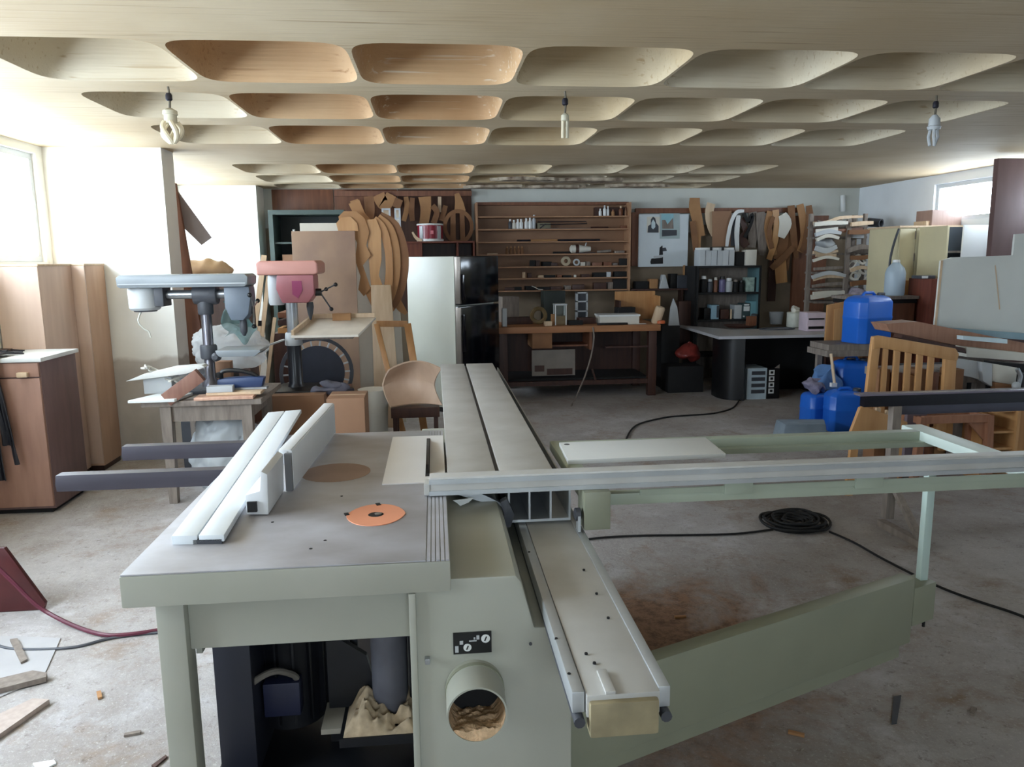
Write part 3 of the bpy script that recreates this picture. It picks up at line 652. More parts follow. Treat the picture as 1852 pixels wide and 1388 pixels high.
# ---- white slotted profile lying flat along the left of the table
wp = thing('slotted_profile', 'long white slotted profile lying flat on the saw table', 'profile', (-0.65, 2.6, TZ))
f0, f1, g0, g1 = at(310, 970, Z=0.893), at(405, 968, Z=0.893), at(485, 746, Z=0.893), at(545, 741, Z=0.893)
def strip4(a, b, c, d, z0, z1):
    return MB().hexa([(a.x, a.y, z0), (b.x, b.y, z0), (c.x, c.y, z0), (d.x, d.y, z0), (a.x, a.y, z1), (b.x, b.y, z1), (c.x, c.y, z1), (d.x, d.y, z1)])
mPROF = M('white_aluminium', (222, 228, 232), 0.35, 0, 0.03, 4)
strip4(f0, f0.lerp(f1, 0.485), g0.lerp(g1, 0.485), g0, TZ, 0.893).build('flange', mPROF, wp, bevel=0.002)
strip4(f0.lerp(f1, 0.515), f1, g1, g0.lerp(g1, 0.515), TZ+0.006, 0.893).build('flange', mPROF, wp, bevel=0.002)
strip4(f0.lerp(f1, 0.4), f0.lerp(f1, 0.95), g0.lerp(g1, 0.95), g0.lerp(g1, 0.4), TZ+0.0005, TZ+0.012).build('slot_bed', mDGREY, wp)
# ---- white board on the outrigger
c4 = [at(1020, 846, Z=0.862), at(1316, 834, Z=0.862), at(1282, 807, Z=0.862), at(1008, 815, Z=0.862)]
wb = thing('white_board', 'small white laminated board lying on the saw outrigger', 'board', (0.7, 2.6, 0.848))
strip4(V((0.44, 2.49, 0)), V((1.005, 2.50, 0)), V((1.02, 2.745, 0)), V((0.452, 2.745, 0)), 0.8485, 0.8645).build('panel', mWHITE, wb, bevel=0.002)
MB().cyl((0.475, 2.71, 0.8643), (0.475, 2.71, 0.865), 0.011, n=12).build('screw_hole', mDGREY, wb)
# ================================================================ left side
def bx_px(px0, py0, px1, py1, Y, depth, mb=None):
    """a box whose front face fills a rectangle of the photograph at depth Y"""
    a, b = at(px0, py0, Y=Y), at(px1, py1, Y=Y); return (mb or MB()).box(a.x, b.x, Y, Y+depth, b.z, a.z)
# ---- low brown cabinet under the window
lc = thing('low_cabinet', 'low brown wooden cabinet with white top under the left window', 'cabinet', (-2.6, 5.05, 0))
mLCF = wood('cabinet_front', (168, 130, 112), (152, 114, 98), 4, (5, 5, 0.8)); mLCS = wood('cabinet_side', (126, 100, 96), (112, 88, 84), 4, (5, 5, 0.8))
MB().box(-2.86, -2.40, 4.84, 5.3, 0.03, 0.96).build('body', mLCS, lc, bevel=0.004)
MB().box(-2.86, -2.404, 4.82, 4.84, 0.05, 0.86).build('door', mLCF, lc, bevel=0.003)
dr = MB().box(-2.86, -2.404, 4.82, 4.84, 0.868, 0.955).build('drawer', mLCF, lc, bevel=0.003)
MB().box(-2.52, -2.46, 4.79, 4.82, 0.87, 0.90).build('pull', mPALEW, dr, bevel=0.004)
MB().box(-2.865, -2.38, 4.81, 5.31, 0.96, 0.985).build('cabinet_top', mWHITE, lc, bevel=0.003)
MB().box(-2.84, -2.43, 4.86, 5.28, 0.0, 0.03).build('plinth', mBLACKM, lc)
# straps and tools on it
st = thing('tool_straps', 'black leather tool straps hanging over the low cabinet front', 'straps', (-2.7, 4.78, 0.4))
for k, (x0, x1, zb, w) in enumerate(((-2.74, -2.73, 0.40, 0.11), (-2.68, -2.66, 0.24, 0.085), (-2.64, -2.60, 0.46, 0.06), (-2.62, -2.555, 0.34, 0.018), (-2.79, -2.78, 0.42, 0.10), (-2.71, -2.69, 0.5, 0.09))):
    y = 4.775 - 0.006*k
    pts = smoothline([(x0, 4.98, 0.992+.004*k), (x0, 4.82, 0.995+.004*k), (x0+0.0, y+0.004, 0.95), (x0*0.5+x1*0.5, y, 0.72), (x1, y+0.004, zb)])
    m = MB().grid(lambda u, v: (V(pts[min(len(pts)-1, int(v*(len(pts)-1)+0.5))]) + V(((u-0.5)*w*(0.75+0.35*math.sin(v*5+k)), 0.012*math.sin(u*9+v*7+k), 0))), 4, len(pts)-1, 0.006)
    m.build('strap', M('black_leather', (28, 28, 36), 0.6, 0, 0.3, 12), st)
for k, (x0, y0, x1, y1, r, mt, lab) in enumerate(((-2.85, 4.98, -2.58, 5.02, 0.010, mIRON, 'long dark chisel lying nearest the edge of the low cabinet'), (-2.82, 5.10, -2.62, 5.08, 0.012, mDGREY, 'short grey file lying across the middle of the low cabinet'), (-2.84, 5.22, -2.66, 5.18, 0.010, mIRON, 'dark steel rod tool at the back of the low cabinet'))):
    t = thing('hand_tool', lab, 'tool', ((x0+x1)/2, (y0+y1)/2, 0.986)); z = 0.986+r
    MB().cyl((x0, y0, z), (x0*0.45+x1*0.55, y0*0.45+y1*0.55, z), r, n=10).build('handle', mDARKW if k != 1 else mDGREY, t)
    MB().bar((x0*0.45+x1*0.55, y0*0.45+y1*0.55, z), (x1, y1, z-r*0.4), 0.018, 0.008).build('blade', mt, t)
# ---- two tall wooden cabinets
mTAL = wood('tall_cabinet_wood', (212, 186, 168), (198, 170, 152), 3, (5, 5, 0.6)); mTAL2 = wood('tall_cabinet_wood_b', (204, 168, 140), (190, 152, 124), 3, (5, 5, 0.6))
for n, (y0, y1, mm, lab) in enumerate(((5.32, 5.79, mTAL, 'tall beige cabinet behind the low brown cabinet, nearer the camera'), (5.80, 6.14, mTAL2, 'tall warm beige cabinet tucked against the window pier'))):
    t = thing('tall_cabinet', lab, 'cabinet', (-2.7, (y0+y1)/2, 0))
    MB().box(-2.86, -2.59+0.085*n, y0+0.018, y1, 0.04, 1.53).build('body', mm, t, bevel=0.003)
    MB().box(-2.86, -2.59+0.085*n, y0, y0+0.016, 0.06, 1.53).build('door', mTAL, t, bevel=0.003)
    MB().box(-2.85, -2.60+0.085*n, y0+0.03, y1-0.01, 0.0, 0.04).build('plinth', mDARKW, t)
    MB().box(-2.865, -2.585+0.085*n, y0-0.002, y1+0.001, 1.53, 1.545).build('cabinet_top', mPALEW, t, bevel=0.002)
# ---- old wooden work table with the grey drill press
wt = thing('work_table', 'old grey wooden table carrying the grey drill press', 'table', (-1.5, 5.2, 0))
MB().box(-1.86, -1.12, 4.90, 5.55, 0.645, 0.68).build('table_top', mOLDW, wt, bevel=0.004)
for x, y in ((-1.72, 4.95), (-1.22, 4.95), (-1.72, 5.5), (-1.22, 5.5)):
    MB().lathe([(0.036, 0.0), (0.048, 0.645)], (x, y, 0), n=4).turn((x, y, 0), math.pi/4).build('leg', mOLDW, wt)
for y in (4.95, 5.5): MB().box(-1.70, -1.24, y-0.012, y+0.012, 0.54, 0.645).build('apron', mOLDW, wt)
for x in (-1.72, -1.22): MB().box(x-0.012, x+0.012, 4.97, 5.48, 0.54, 0.645).build('apron', mOLDW, wt)
# grey radial drill press
gd = thing('radial_drill_press', 'grey radial drill press with long belt cover on old table', 'drill press', (-1.53, 5.3, 0.68))
cx_, cy_ = -1.53, 5.28
MB().box(-1.68, -1.38, 5.12, 5.5, 0.68, 0.715).build('base', mDGREY, gd, bevel=0.012)
MB().lathe([(0.06, 0.715), (0.055, 0.74), (0.034, 0.77), (0.034, 1.345)], (cx_, cy_, 0), n=20).build('column', M('oiled_steel', (104, 102, 108), 0.3, 0.7, 0.2, 6), gd)
MB().lathe([(0.045, 1.20), (0.05, 1.21), (0.05, 1.30), (0.045, 1.31)], (cx_, cy_, 0), n=18).build('collar', mDGREY, gd)
MB().lathe([(0.066, -0.075), (0.07, -0.06), (0.07, 0.06), (0.066, 0.075)], (cx_+0.01, cy_, 1.335), axis=(1, 0, 0), n=20).build('ram_clamp', mDGREY, gd, label='dark ram clamp')
MB().cyl((-1.84, cy_, 1.335), (-1.36, cy_, 1.335), 0.03, n=16).build('ram', mSTEEL, gd)
cov = MB().prism([(-2.04, 1.395), (-2.02, 1.385), (-1.24, 1.385), (-1.22, 1.40), (-1.215, 1.45), (-1.235, 1.468), (-2.02, 1.468), (-2.045, 1.45)], (0, 5.42, 0), (1, 0, 0), (0, 0, 1), 0.26).build('belt_cover', mGREYP, gd, bevel=0.008)
MB().box(-2.03, -1.23, 5.154, 5.16, 1.405, 1.412).build('cover_seam', mLGREY, cov)
MB().prism([(-1.385, 1.385), (-1.22, 1.385), (-1.215, 1.30), (-1.235, 1.20), (-1.27, 1.16), (-1.35, 1.16), (-1.385, 1.25)], (0, 5.36, 0), (1, 0, 0), (0, 0, 1), 0.16).build('quill_head', M('slate_enamel', (96, 106, 118), 0.4, 0, 0.1, 5), gd, bevel=0.012)
MB().lathe([(0.02, 1.17), (0.026, 1.13), (0.024, 1.08), (0.008, 1.05)], (-1.29, 5.28, 0), n=14).build('chuck', mDGREY, gd)
mt_ = MB().lathe([(0.085, 1.235), (0.098, 1.25), (0.1, 1.37), (0.09, 1.385)], (-1.92, 5.29, 0), n=24).build('motor', mLGREY, gd)
MB().lathe([(0.07, 1.225), (0.075, 1.235)], (-1.92, 5.29, 0), n=20).build('motor_cap', mDGREY, mt_)
MB().box(-1.83, -1.77, 5.2, 5.36, 1.26, 1.385).build('motor_mount', mDGREY, gd, bevel=0.008)
MB().tube(smoothline([(-1.93, 5.25, 1.235), (-1.94, 5.2, 1.17), (-1.91, 5.2, 1.12), (-1.88, 5.2, 1.10), (-1.87, 5.2, 1.06)]), 0.006, 6).build('motor_wire', M('pale_wire', (200, 200, 190), 0.5), gd)
MB().lathe([(0.042, -0.01), (0.046, 0), (0.042, 0.01)], (-1.235, 5.3, 1.24), axis=(1, 0, 0), n=16).build('feed_hub', mDGREY, gd)
for a in (0.3, 2.4, 4.5):
    e = V((-1.22, 5.3+0.13*math.cos(a), 1.24+0.13*math.sin(a))); h = MB().tube([(-1.225, 5.3, 1.24), e], 0.007, 6).build('feed_lever', mSTEEL, gd)
    MB().ball(e, 0.016, 10, 6).build('knob', mBLACK, h)
ta = MB().prism([(-1.44, 0.935), (-1.42, 0.925), (-1.20, 0.925), (-1.16, 0.955), (-1.165, 0.968), (-1.45, 0.968)], (0, 5.42, 0), (1, 0, 0), (0, 0, 1), 0.28).build('drill_table', mGREYP, gd, bevel=0.003)
MB().lathe([(0.05, 0.90), (0.055, 0.91), (0.055, 0.985), (0.05, 0.995)], (cx_, cy_, 0), n=18).build('table_collar', mDGREY, gd)
MB().lathe([(0.018, 0), (0.03, 0.02), (0.03, 0.05), (0.015, 0.065)], (-1.45, 5.20, 0.925), axis=(0, -1, 0), n=12).build('table_knob', mDGREY, gd)
# things lying on the old table
t = solo('grey_tray', bx_px(258, 683, 312, 712, 5.12, 0.16), mLGREY, 'pale grey metal tray standing at the left of the old table', 'tray', bevel=0.006)
t = solo('white_offcut', MB().hexa([V(q) for q in [(-1.92, 4.86, 0.682), (-1.64, 4.86, 0.682), (-1.60, 5.1, 0.682), (-1.82, 5.1, 0.682), (-1.92, 4.86, 0.70), (-1.64, 4.86, 0.70), (-1.60, 5.1, 0.70), (-1.82, 5.1, 0.70)]]), mWHITE, 'white board offcut overhanging the left end of the old table', 'offcut', bevel=0.002)
t = solo('wood_block', MB().obox((-1.60, 4.93, 0.765), (0.26, 0.07, 0.09), 0.1, 0, -0.62), wood('reddish_block', (146, 106, 90), (128, 88, 74)), 'reddish wooden block tilted on the front of the old table', 'block', bevel=0.004)
t = solo('pink_board', MB().obox((-1.35, 4.95, 0.692), (0.36, 0.14, 0.018), 0.05), wood('pinkish_wood', (214, 174, 150), (196, 152, 130)), 'pinkish thin board lying at the front of the old table', 'board', bevel=0.002)
t = solo('yellow_board', MB().obox((-1.30, 5.0, 0.712), (0.34, 0.12, 0.018), 0.0), mPALEW, 'pale yellow board lying on the pinkish board', 'board', bevel=0.002)
t = solo('white_box', MB().obox((-1.385, 4.97, 0.742), (0.16, 0.07, 0.04), 0.05), mLGREY, 'small grey white box lying on the yellow board', 'box', bevel=0.004)
bp_ = thing('hand_planer', 'dark blue hand planer lying among the offcuts', 'planer', (-1.28, 5.06, 0.722))
MB().prism([(-1.42, 0.735), (-1.14, 0.735), (-1.12, 0.80), (-1.2, 0.805), (-1.36, 0.80), (-1.42, 0.79)], (0, 5.10, 0), (1, 0, 0), (0, 0, 1), 0.08).build('body', M('planer_blue', (36, 56, 96), 0.4), bp_, bevel=0.01)
MB().tube(smoothline([(-1.40, 5.06, 0.79), (-1.39, 5.06, 0.84), (-1.30, 5.06, 0.845), (-1.2, 5.06, 0.82), (-1.17, 5.06, 0.80)]), 0.014, 8).build('handle', mBLACK, bp_)
MB().box(-1.44, -1.11, 5.03, 5.09, 0.7225, 0.736).build('sole', mSTEEL, bp_)
MB().lathe([(0.02, 0), (0.024, 0.01), (0.024, 0.03), (0.014, 0.035)], (-1.41, 5.06, 0.80), n=12).build('depth_knob', mBLACK, bp_)
t = solo('brown_carton', bx_px(388, 655, 418, 688, 5.4, 0.08), mCARD, 'small brown carton just behind the drill press column', 'carton', bevel=0.003)
cb = MB()
for k in range(5):
    s_ = random.Random(k); cb.tube(smoothline([(-1.90+0.05*k+s_.uniform(-.04, .04), 5.05+s_.uniform(0, .15), 0.86-0.02*k+s_.uniform(-.01, .03)) if 0 < i < 5 else ((-1.84, 5.2, 0.80) if i == 0 else (-1.62, 5.14, 0.725)) for i in range(6)]), 0.007, 6)
mm = MB()
solo('tangled_cable', cb, M('white_cable', (206, 204, 196), 0.5), 'tangled white cable heaped on the grey tray', 'cable')
solo('saw_clamp', MB().prism([(-2.0, 0.79), (-1.62, 0.83), (-1.50, 0.87), (-1.52, 0.885), (-1.7, 0.875), (-1.9, 0.83)], (0, 5.16, 0), (1, 0, 0), (0, 0, 1), 0.10), M('dusty_white_metal', (210, 210, 206), 0.5), 'white dusty metal guard lying on the grey tray', 'guard', bevel=0.004)
# clear bag behind the drill, white bag under the table
def bag(name, c, r, seed, mat, label, amp=0.05, neck=None):
    m = MB().ball(c, r, 90, 54)
    for i, v in enumerate(m.v):
        d = (v-V(c)); k = 1.04 + 0.22*noise.noise(d*5+V((seed, 0, 0))) - 0.22*abs(noise.noise(d*7+V((0, seed, 0)))) - 0.14*abs(noise.noise(d*15+V((seed, seed, 0)))) - 0.07*abs(noise.noise(d*34))
        q = V(c)+d*k; q.z = max(q.z, c[2]-r[2]*0.88); m.v[i] = q
    return solo(name, m, mat, label, 'bag', smooth=60)
mBAG = film('clear_bag', (226, 228, 228), 0.62, 0.3); mBAGW = film('white_bag', (226, 232, 236), 0.93, 0.4)
bag('plastic_bag', (-1.53, 5.80, 0.92), (0.31, 0.16, 0.18), 3.1, mBAG, 'big cloudy plastic bag behind the grey drill press')
solo('tool_stand', MB().box(-1.86, -1.535, 5.6, 6.05, 0.0, 0.745), mDGREY, 'dark low stand under the cloudy plastic bag', 'stand', bevel=0.01)
bag('plastic_bag', (-1.44, 5.22, 0.30), (0.25, 0.21, 0.30), 8.7, mBAGW, 'full white plastic bag on the floor under old table')
# teal sheet of plastic on the drill head
m = MB().grid(lambda u, v: (-1.46+0.20*u+0.03*math.sin(9*v), 5.42+0.03*math.sin(8*u+3*v), 1.02+0.26*v+0.03*math.sin(7*u)), 14, 14, 0.002).wobble(0.03, 9, 4)
solo('teal_bag', m, film('teal_film', (116, 160, 160), 0.45), 'crumpled teal plastic hanging behind the drill quill', 'bag', smooth=60)
# ---- between the piers
solo('leaning_plank', MB().hexa([V(q) for q in [(-2.06, 6.46, 0), (-1.83, 6.46, 0), (-1.83, 6.5, 0), (-2.06, 6.5, 0), (-2.10, 6.46, 2.17), (-2.03, 6.46, 2.17), (-2.03, 6.5, 2.17), (-2.10, 6.5, 2.17)]]), mBROWN, 'tall tapering brown panel leaning behind the window pier', 'plank', bevel=0.003)
a, b, c, d = at(308, 328, Y=6.505), at(382, 430, Y=6.505), at(364, 443, Y=6.505), at(303, 350, Y=6.505)
solo('diagonal_plank', MB().prism([(a.x, a.z), (b.x, b.z), (c.x, c.z), (at(332, 412, Y=6.505).x, at(332, 412, Y=6.505).z), (d.x-0.05, d.z)], (0, 6.525, 0), (1, 0, 0), (0, 0, 1), 0.02), M('grey_brown_plank', (132, 118, 112), 0.6), 'grey brown plank slanting across the second window', 'plank')
# filing box with paper roll
solo('dark_chest', MB().box(-2.3, -1.58, 6.6, 6.92, 0, 1.40), wood('chest_brown', (112, 90, 82), (96, 76, 70)), 'dark chest standing behind the drill in the window bay', 'chest', bevel=0.005)
sk = MB().ball((-1.93, 6.8, 1.485), (0.24, 0.15, 0.085), 26, 14)
for i, v in enumerate(sk.v):
    dd = v-V((-1.93, 6.8, 1.485)); sk.v[i] = v + dd*0.22*noise.noise(dd*7) + V((0, 0, 0.012*math.sin(v.x*45)))
    sk.v[i].z = max(sk.v[i].z, 1.401)
solo('paper_sack', sk, wood('sack_paper', (204, 174, 138), (184, 150, 112), 6, (1, 1, 1)), 'rolled brown paper sack lying on the dark chest', 'sack', smooth=60)
# strips of wood leaning by the second pier
TRAYW = M('tray_white', (224, 216, 202), 0.5)
for k, (px, py, qx, qy, Y, w, lab) in enumerate(((478, 462, 455, 640, 7.62, 0.05, 'tallest pale strip leaning left of the red drill press'), (486, 500, 470, 640, 7.42, 0.04, 'middle pale strip leaning left of the red drill press'), (497, 575, 488, 650, 7.15, 0.03, 'short thin strip leaning beside the drill column'), (470, 590, 462, 660, 7.18, 0.03, 'short dark tipped strip leaning above the plastic bag'))):
    p, q = at(px, py, Y=Y+0.15), at(qx, qy, Y=Y); q2 = p + (q-p)*(p.z/(p.z-q.z))
    t = thing('wood_strip', lab, 'strip', (q2.x, q2.y, 0), 'strips leaning by the far pier'); MB().bar(q2, p, w, 0.02, (0, 1, 0)).build('strip', mPALEW, t)
    if k == 3: MB().bar(p, p+V((0.003, 0.003, 0.05)), w*1.02, 0.021, (0, 1, 0)).build('tip', mBLACK, t)
# ---- red drill press on a crate
cr = thing('wooden_crate', 'low brown crate carrying the red drill press', 'crate', (-1.1, 6.0, 0))
for z in (0.02, 0.19, 0.36): MB().box(-1.5, -0.72, 5.72, 5.74, z, z+0.15).build('slat', mBROWN, cr, bevel=0.002)
for z in (0.02, 0.19, 0.36):
    MB().box(-0.74, -0.72, 5.74, 6.3, z, z+0.15).build('slat', mBROWN, cr, bevel=0.002); MB().box(-1.5, -1.48, 5.74, 6.3, z, z+0.15).build('slat', mBROWN, cr)
MB().box(-1.52, -0.70, 5.70, 6.32, 0.51, 0.535).build('lid', mBROWN, cr, bevel=0.003)
for x in (-1.47, -0.76): MB().box(x, x+0.04, 5.74, 5.78, 0, 0.51).build('batten', mBROWN, cr)
rd = thing('bench_drill_press', 'red bench drill press with wooden tray on its table', 'drill press', (-1.1, 6.0, 0.535)); rx, ry = -1.10, 6.02
MB().box(-1.24, -0.94, 5.78, 6.2, 0.535, 0.575).build('base', mBLACK, rd, bevel=0.012)
MB().lathe([(0.065, 0.575), (0.06, 0.59), (0.055, 0.60), (0.055, 0.90)], (rx, ry, 0), n=20).build('lower_column', M('black_enamel', (26, 28, 36), 0.3), rd)
MB().lathe([(0.045, 0.90), (0.045, 1.24)], (rx, ry, 0), n=20).build('column', mSTEEL, rd)
MB().lathe([(0.064, 0.90), (0.068, 0.91), (0.062, 0.99), (0.056, 1.0)], (rx, ry, 0), n=20).build('table_collar', mLGREY, rd)
hz = at(528, 500, Y=5.95)
cvr = MB().prism([(-1.31, 1.445), (-0.885, 1.445), (-0.865, 1.46), (-0.865, 1.53), (-0.885, 1.55), (-1.29, 1.55), (-1.315, 1.53)], (0, 6.25, 0), (1, 0, 0), (0, 0, 1), 0.40).build('belt_cover', M('salmon_red', (198, 142, 130), 0.4, 0, 0.06, 5), rd, bevel=0.025, seg=3)
MB().prism([(-1.17, 1.445), (-0.90, 1.445), (-0.90, 1.30), (-0.95, 1.235), (-1.14, 1.235), (-1.18, 1.34)], (0, 6.10, 0), (1, 0, 0), (0, 0, 1), 0.24).build('head', mRED, rd, bevel=0.012)
MB().prism([(-1.06, 1.40), (-0.99, 1.40), (-0.985, 1.33), (-1.02, 1.27), (-1.06, 1.30)], (0, 5.862, 0), (1, 0, 0), (0, 0, 1), 0.006).build('emblem', M('purple_print', (150, 60, 100), 0.5), rd)
MB().lathe([(0.055, 1.21), (0.062, 1.23), (0.062, 1.40), (0.055, 1.445)], (-1.225, 6.1, 0), n=20).build('motor', mLGREY, rd)
MB().lathe([(0.024, 1.235), (0.028, 1.2), (0.02, 1.15), (0.006, 1.10)], (-0.95, 5.95, 0), n=14).build('chuck', mDGREY, rd)
MB().cyl((-0.905, 5.95, 1.31), (-0.86, 5.95, 1.31), 0.028, n=14).build('feed_hub', mBLACK, rd)
for a in (0.9, 3.0, 5.1):
    e = V((-0.80+0.03*math.cos(a), 5.95-0.12*math.cos(a)*0.4, 1.31+0.14*math.sin(a)))
    if a == 0.9: e = at(607, 515, Y=5.93)
    h = MB().tube([(-0.87, 5.95, 1.31), e], 0.006, 6).build('feed_lever', mDGREY, rd); MB().ball(e, 0.016, 10, 6).build('knob', mBLACK, h)
MB().box(-1.05, -0.62, 5.78, 6.12, 0.965, 0.985).build('table_arm', mOLDW, rd)
tz = lambda y: 0.985+(y-5.70)*0.22
TQ = [(-1.06, 5.70), (-0.57, 5.70), (-0.47, 6.14), (-0.97, 6.14)]
tr = MB().hexa([V((x, y, tz(y))) for x, y in TQ] + [V((x, y, tz(y)+0.018)) for x, y in TQ]).build('wooden_tray', TRAYW, rd, bevel=0.003)
for p, q in (((-1.05, 5.71), (-0.96, 6.13)), ((-0.96, 6.13), (-0.48, 6.13))): MB().bar((p[0], p[1], tz(p[1])+0.035), (q[0], q[1], tz(q[1])+0.035), 0.02, 0.035).build('tray_lip', mPALEW, tr)
MB().box(-0.80, -0.66, 6.05, 6.12, tz(6.05)+0.02, tz(6.05)+0.075).build('fence_block', mMDF, tr)
lv = MB().bar((-1.16, 5.97, 0.95), (-1.27, 5.9, 0.915), 0.03, 0.01).build('clamp_lever', mLGREY, rd)
# wheel with slots, clamps, cartons
wh = thing('impeller', 'black slotted wheel standing behind the red drill column', 'wheel', (-0.95, 6.5, 0.35)); wc = V((-1.02, 6.55, 0.60))
MB().lathe([(0.30, 0), (0.31, 0.01), (0.31, 0.03), (0.28, 0.03), (0.28, 0.0)], wc, axis=(0.3, -1, 0), n=40, cap=False).build('rim', mDGREY, wh)
MB().lathe([(0.22, 0.012), (0.235, 0.014), (0.235, 0.024), (0.0, 0.024)], wc, axis=(0.3, -1, 0), n=40, cap=False).build('disc', M('blue_grey_steel', (60, 64, 76), 0.4, 0.3), wh)
x_, y_, a_ = basis(V((0.3, -1, 0)))
for k in range(22):
    a = 2*math.pi*k/22; dr_ = x_*math.cos(a)+y_*math.sin(a); MB().bar(wc+a_*0.018+dr_*0.235, wc+a_*0.018+dr_*0.285, 0.012, 0.012).build('spoke', mLGREY, wh)
solo('wheel_stand', MB().box(-1.35, -0.66, 6.4, 6.75, 0, 0.29), mDARKW, 'dark wooden block under the slotted wheel', 'block', bevel=0.004)
cl2 = thing('clamp_pile', 'grey folded cloth gloves piled on the crate', 'gloves', (-0.85, 5.85, 0.535))
for k, (x, y, z, rx2, ry2, rz2) in enumerate(((-0.85, 5.80, 0.575, 0.10, 0.07, 0.035), (-0.76, 5.82, 0.58, 0.09, 0.07, 0.04), (-0.80, 5.80, 0.62, 0.08, 0.06, 0.03))):
    MB().ball((x, y, z), (rx2, ry2, rz2), 20, 12).wobble(0.03, 14, k).build('glove', M('grey_cloth', (108, 108, 122), 0.8, 0, 0.2, 14), cl2, smooth=60)
solo('shallow_carton', MB().box(at(476, 715, Y=5.57).x, at(586, 715, Y=5.57).x, 5.57, 5.69, 0, at(530, 716, Y=5.57).z), mCARD, 'shallow brown carton behind the white fence', 'carton', bevel=0.004)
ct = thing('cardboard_box', 'plain cardboard box standing behind the saw table', 'box', (-0.75, 5.3, 0))
p, q = at(590, 722, Y=5.2), at(662, 800, Y=5.2)
MB().box(p.x, q.x, 5.2, 5.5, 0.0, p.z).build('carton', mCARD, ct, bevel=0.004)
MB().box(p.x+0.005, q.x-0.005, 5.34, 5.36, p.z, p.z+0.001).build('tape', mPALEW, ct)
solo('drill_part', MB().lathe([(0.05, 0), (0.055, 0.02), (0.05, 0.04)], (at(628, 705, Y=5.85).x, 5.85, 0.536), n=20), mIRON, 'round iron flange lying beside the gloves', 'flange')
# ---- plywood sheet, templates, white door
ps = thing('plywood_sheet', 'tall worn plywood sheet standing behind the red drill', 'plywood sheet', (-0.98, 6.98, 0))
MB().hexa([V(q) for q in [(-1.26, 6.95, 0), (-0.70, 6.95, 0), (-0.70, 6.97, 0), (-1.26, 6.97, 0), (-1.26, 7.08, 1.81), (-0.70, 7.08, 1.81), (-0.70, 7.10, 1.81), (-1.26, 7.10, 1.81)]]).build('sheet', wood('worn_ply', (178, 148, 122), (150, 122, 106), 2.2, (1.5, 1.5, 1.2)), ps, bevel=0.002)
solo('laminate_sheet', MB().hexa([V(q) for q in [(-1.22, 7.22, 0), (-0.30, 7.22, 0), (-0.30, 7.25, 0), (-1.22, 7.25, 0), (-1.22, 7.30, 1.89), (-0.35, 7.30, 1.89), (-0.35, 7.33, 1.89), (-1.22, 7.33, 1.89)]]), mOFFW, 'large off-white panel standing behind the plywood sheet', 'panel', bevel=0.002)
solo('narrow_white_board', MB().hexa([V(q) for q in [(-0.58, 7.0, 0), (-0.34, 7.0, 0), (-0.34, 7.03, 0), (-0.58, 7.03, 0), (-0.58, 7.12, 1.32), (-0.40, 7.12, 1.32), (-0.40, 7.15, 1.32), (-0.58, 7.15, 1.32)]]), mPALEW, 'narrow pale board leaning behind the open wooden frame', 'board', bevel=0.002)
of = thing('picture_frame', 'open rectangular wooden frame leaning beside the fridge', 'frame', (-0.35, 6.4, 0))
A_, B_, C_, D_ = at(681, 586, Y=6.55), at(737, 586, Y=6.55), at(755, 700, Y=6.4), at(712, 712, Y=6.4)
A2, B2 = A_+(D_-A_)*1.9, B_+(C_-B_)*1.9
for s_, e_, w_ in ((A_, A2, 0.045), (B_, B2, 0.06), (A_, B_, 0.05)): MB().bar(s_, e_, w_, 0.03, (0, 1, 0)).build('rail', mOAK, of, bevel=0.003)
# templates stacked on edge at the sheet
TP = [('outermost bowed template', [(688, 388, 10), (714, 408, 16), (729, 450, 16), (731, 490, 15), (722, 532, 14), (708, 560, 10)], 7.215, mMDF2),
      ('second bowed template', [(684, 392, 10), (704, 412, 14), (716, 450, 13), (717, 492, 13), (710, 530, 12), (700, 556, 8)], 7.195, mMDF),
      ('third bowed template', [(676, 396, 12), (692, 414, 14), (702, 452, 13), (704, 496, 13), (700, 548, 16), (712, 562, 6)], 7.175, mOAK),
      ('narrow pointed template', [(668, 520, 22), (680, 550, 18), (684, 585, 6)], 7.145, mMDF),
      ('small foot template', [(716, 540, 12), (724, 556, 14), (735, 568, 6)], 7.235, mMDF),
      ('forked leg template', [(640, 365, 20), (652, 390, 18), (668, 410, 16), (676, 440, 10)], 7.27, mMDF),
      ('upright leg template', [(668, 355, 14), (670, 380, 14), (668, 410, 12)], 7.36, mMDF2)]
for nm, pts, Y, mm in TP:
    solo('chair_template', MB().xz(rib_px(pts, Y), Y, 0.012), mm, nm + ' leaning in the stack beside plywood sheet', 'template', 'templates stacked beside the plywood sheet')
for nm, pts, Y, mm in (('long straight template', [(663, 398), (680, 396), (689, 418), (690, 470), (685, 498), (700, 538), (684, 552), (687, 590), (676, 586), (673, 540), (667, 470)], 7.150, mBEECH),
                       ('notched back template', [(612, 392), (622, 382), (644, 382), (660, 396), (668, 420), (662, 444), (671, 462), (656, 480), (663, 500), (670, 522), (658, 536), (648, 524), (652, 500), (642, 470), (646, 440), (636, 420), (616, 412)], 7.128, mMDF),
                       ('round topped template', [(608, 404), (616, 394), (634, 392), (646, 404), (648, 418), (612, 420)], 7.112, mBEECH)):
    solo('chair_template', MB().xz([(q[0], q[1]) for q in poly_px(pts, Y)], Y, 0.012), mm, nm + ' leaning in the stack beside plywood sheet', 'template', 'templates stacked beside the plywood sheet')
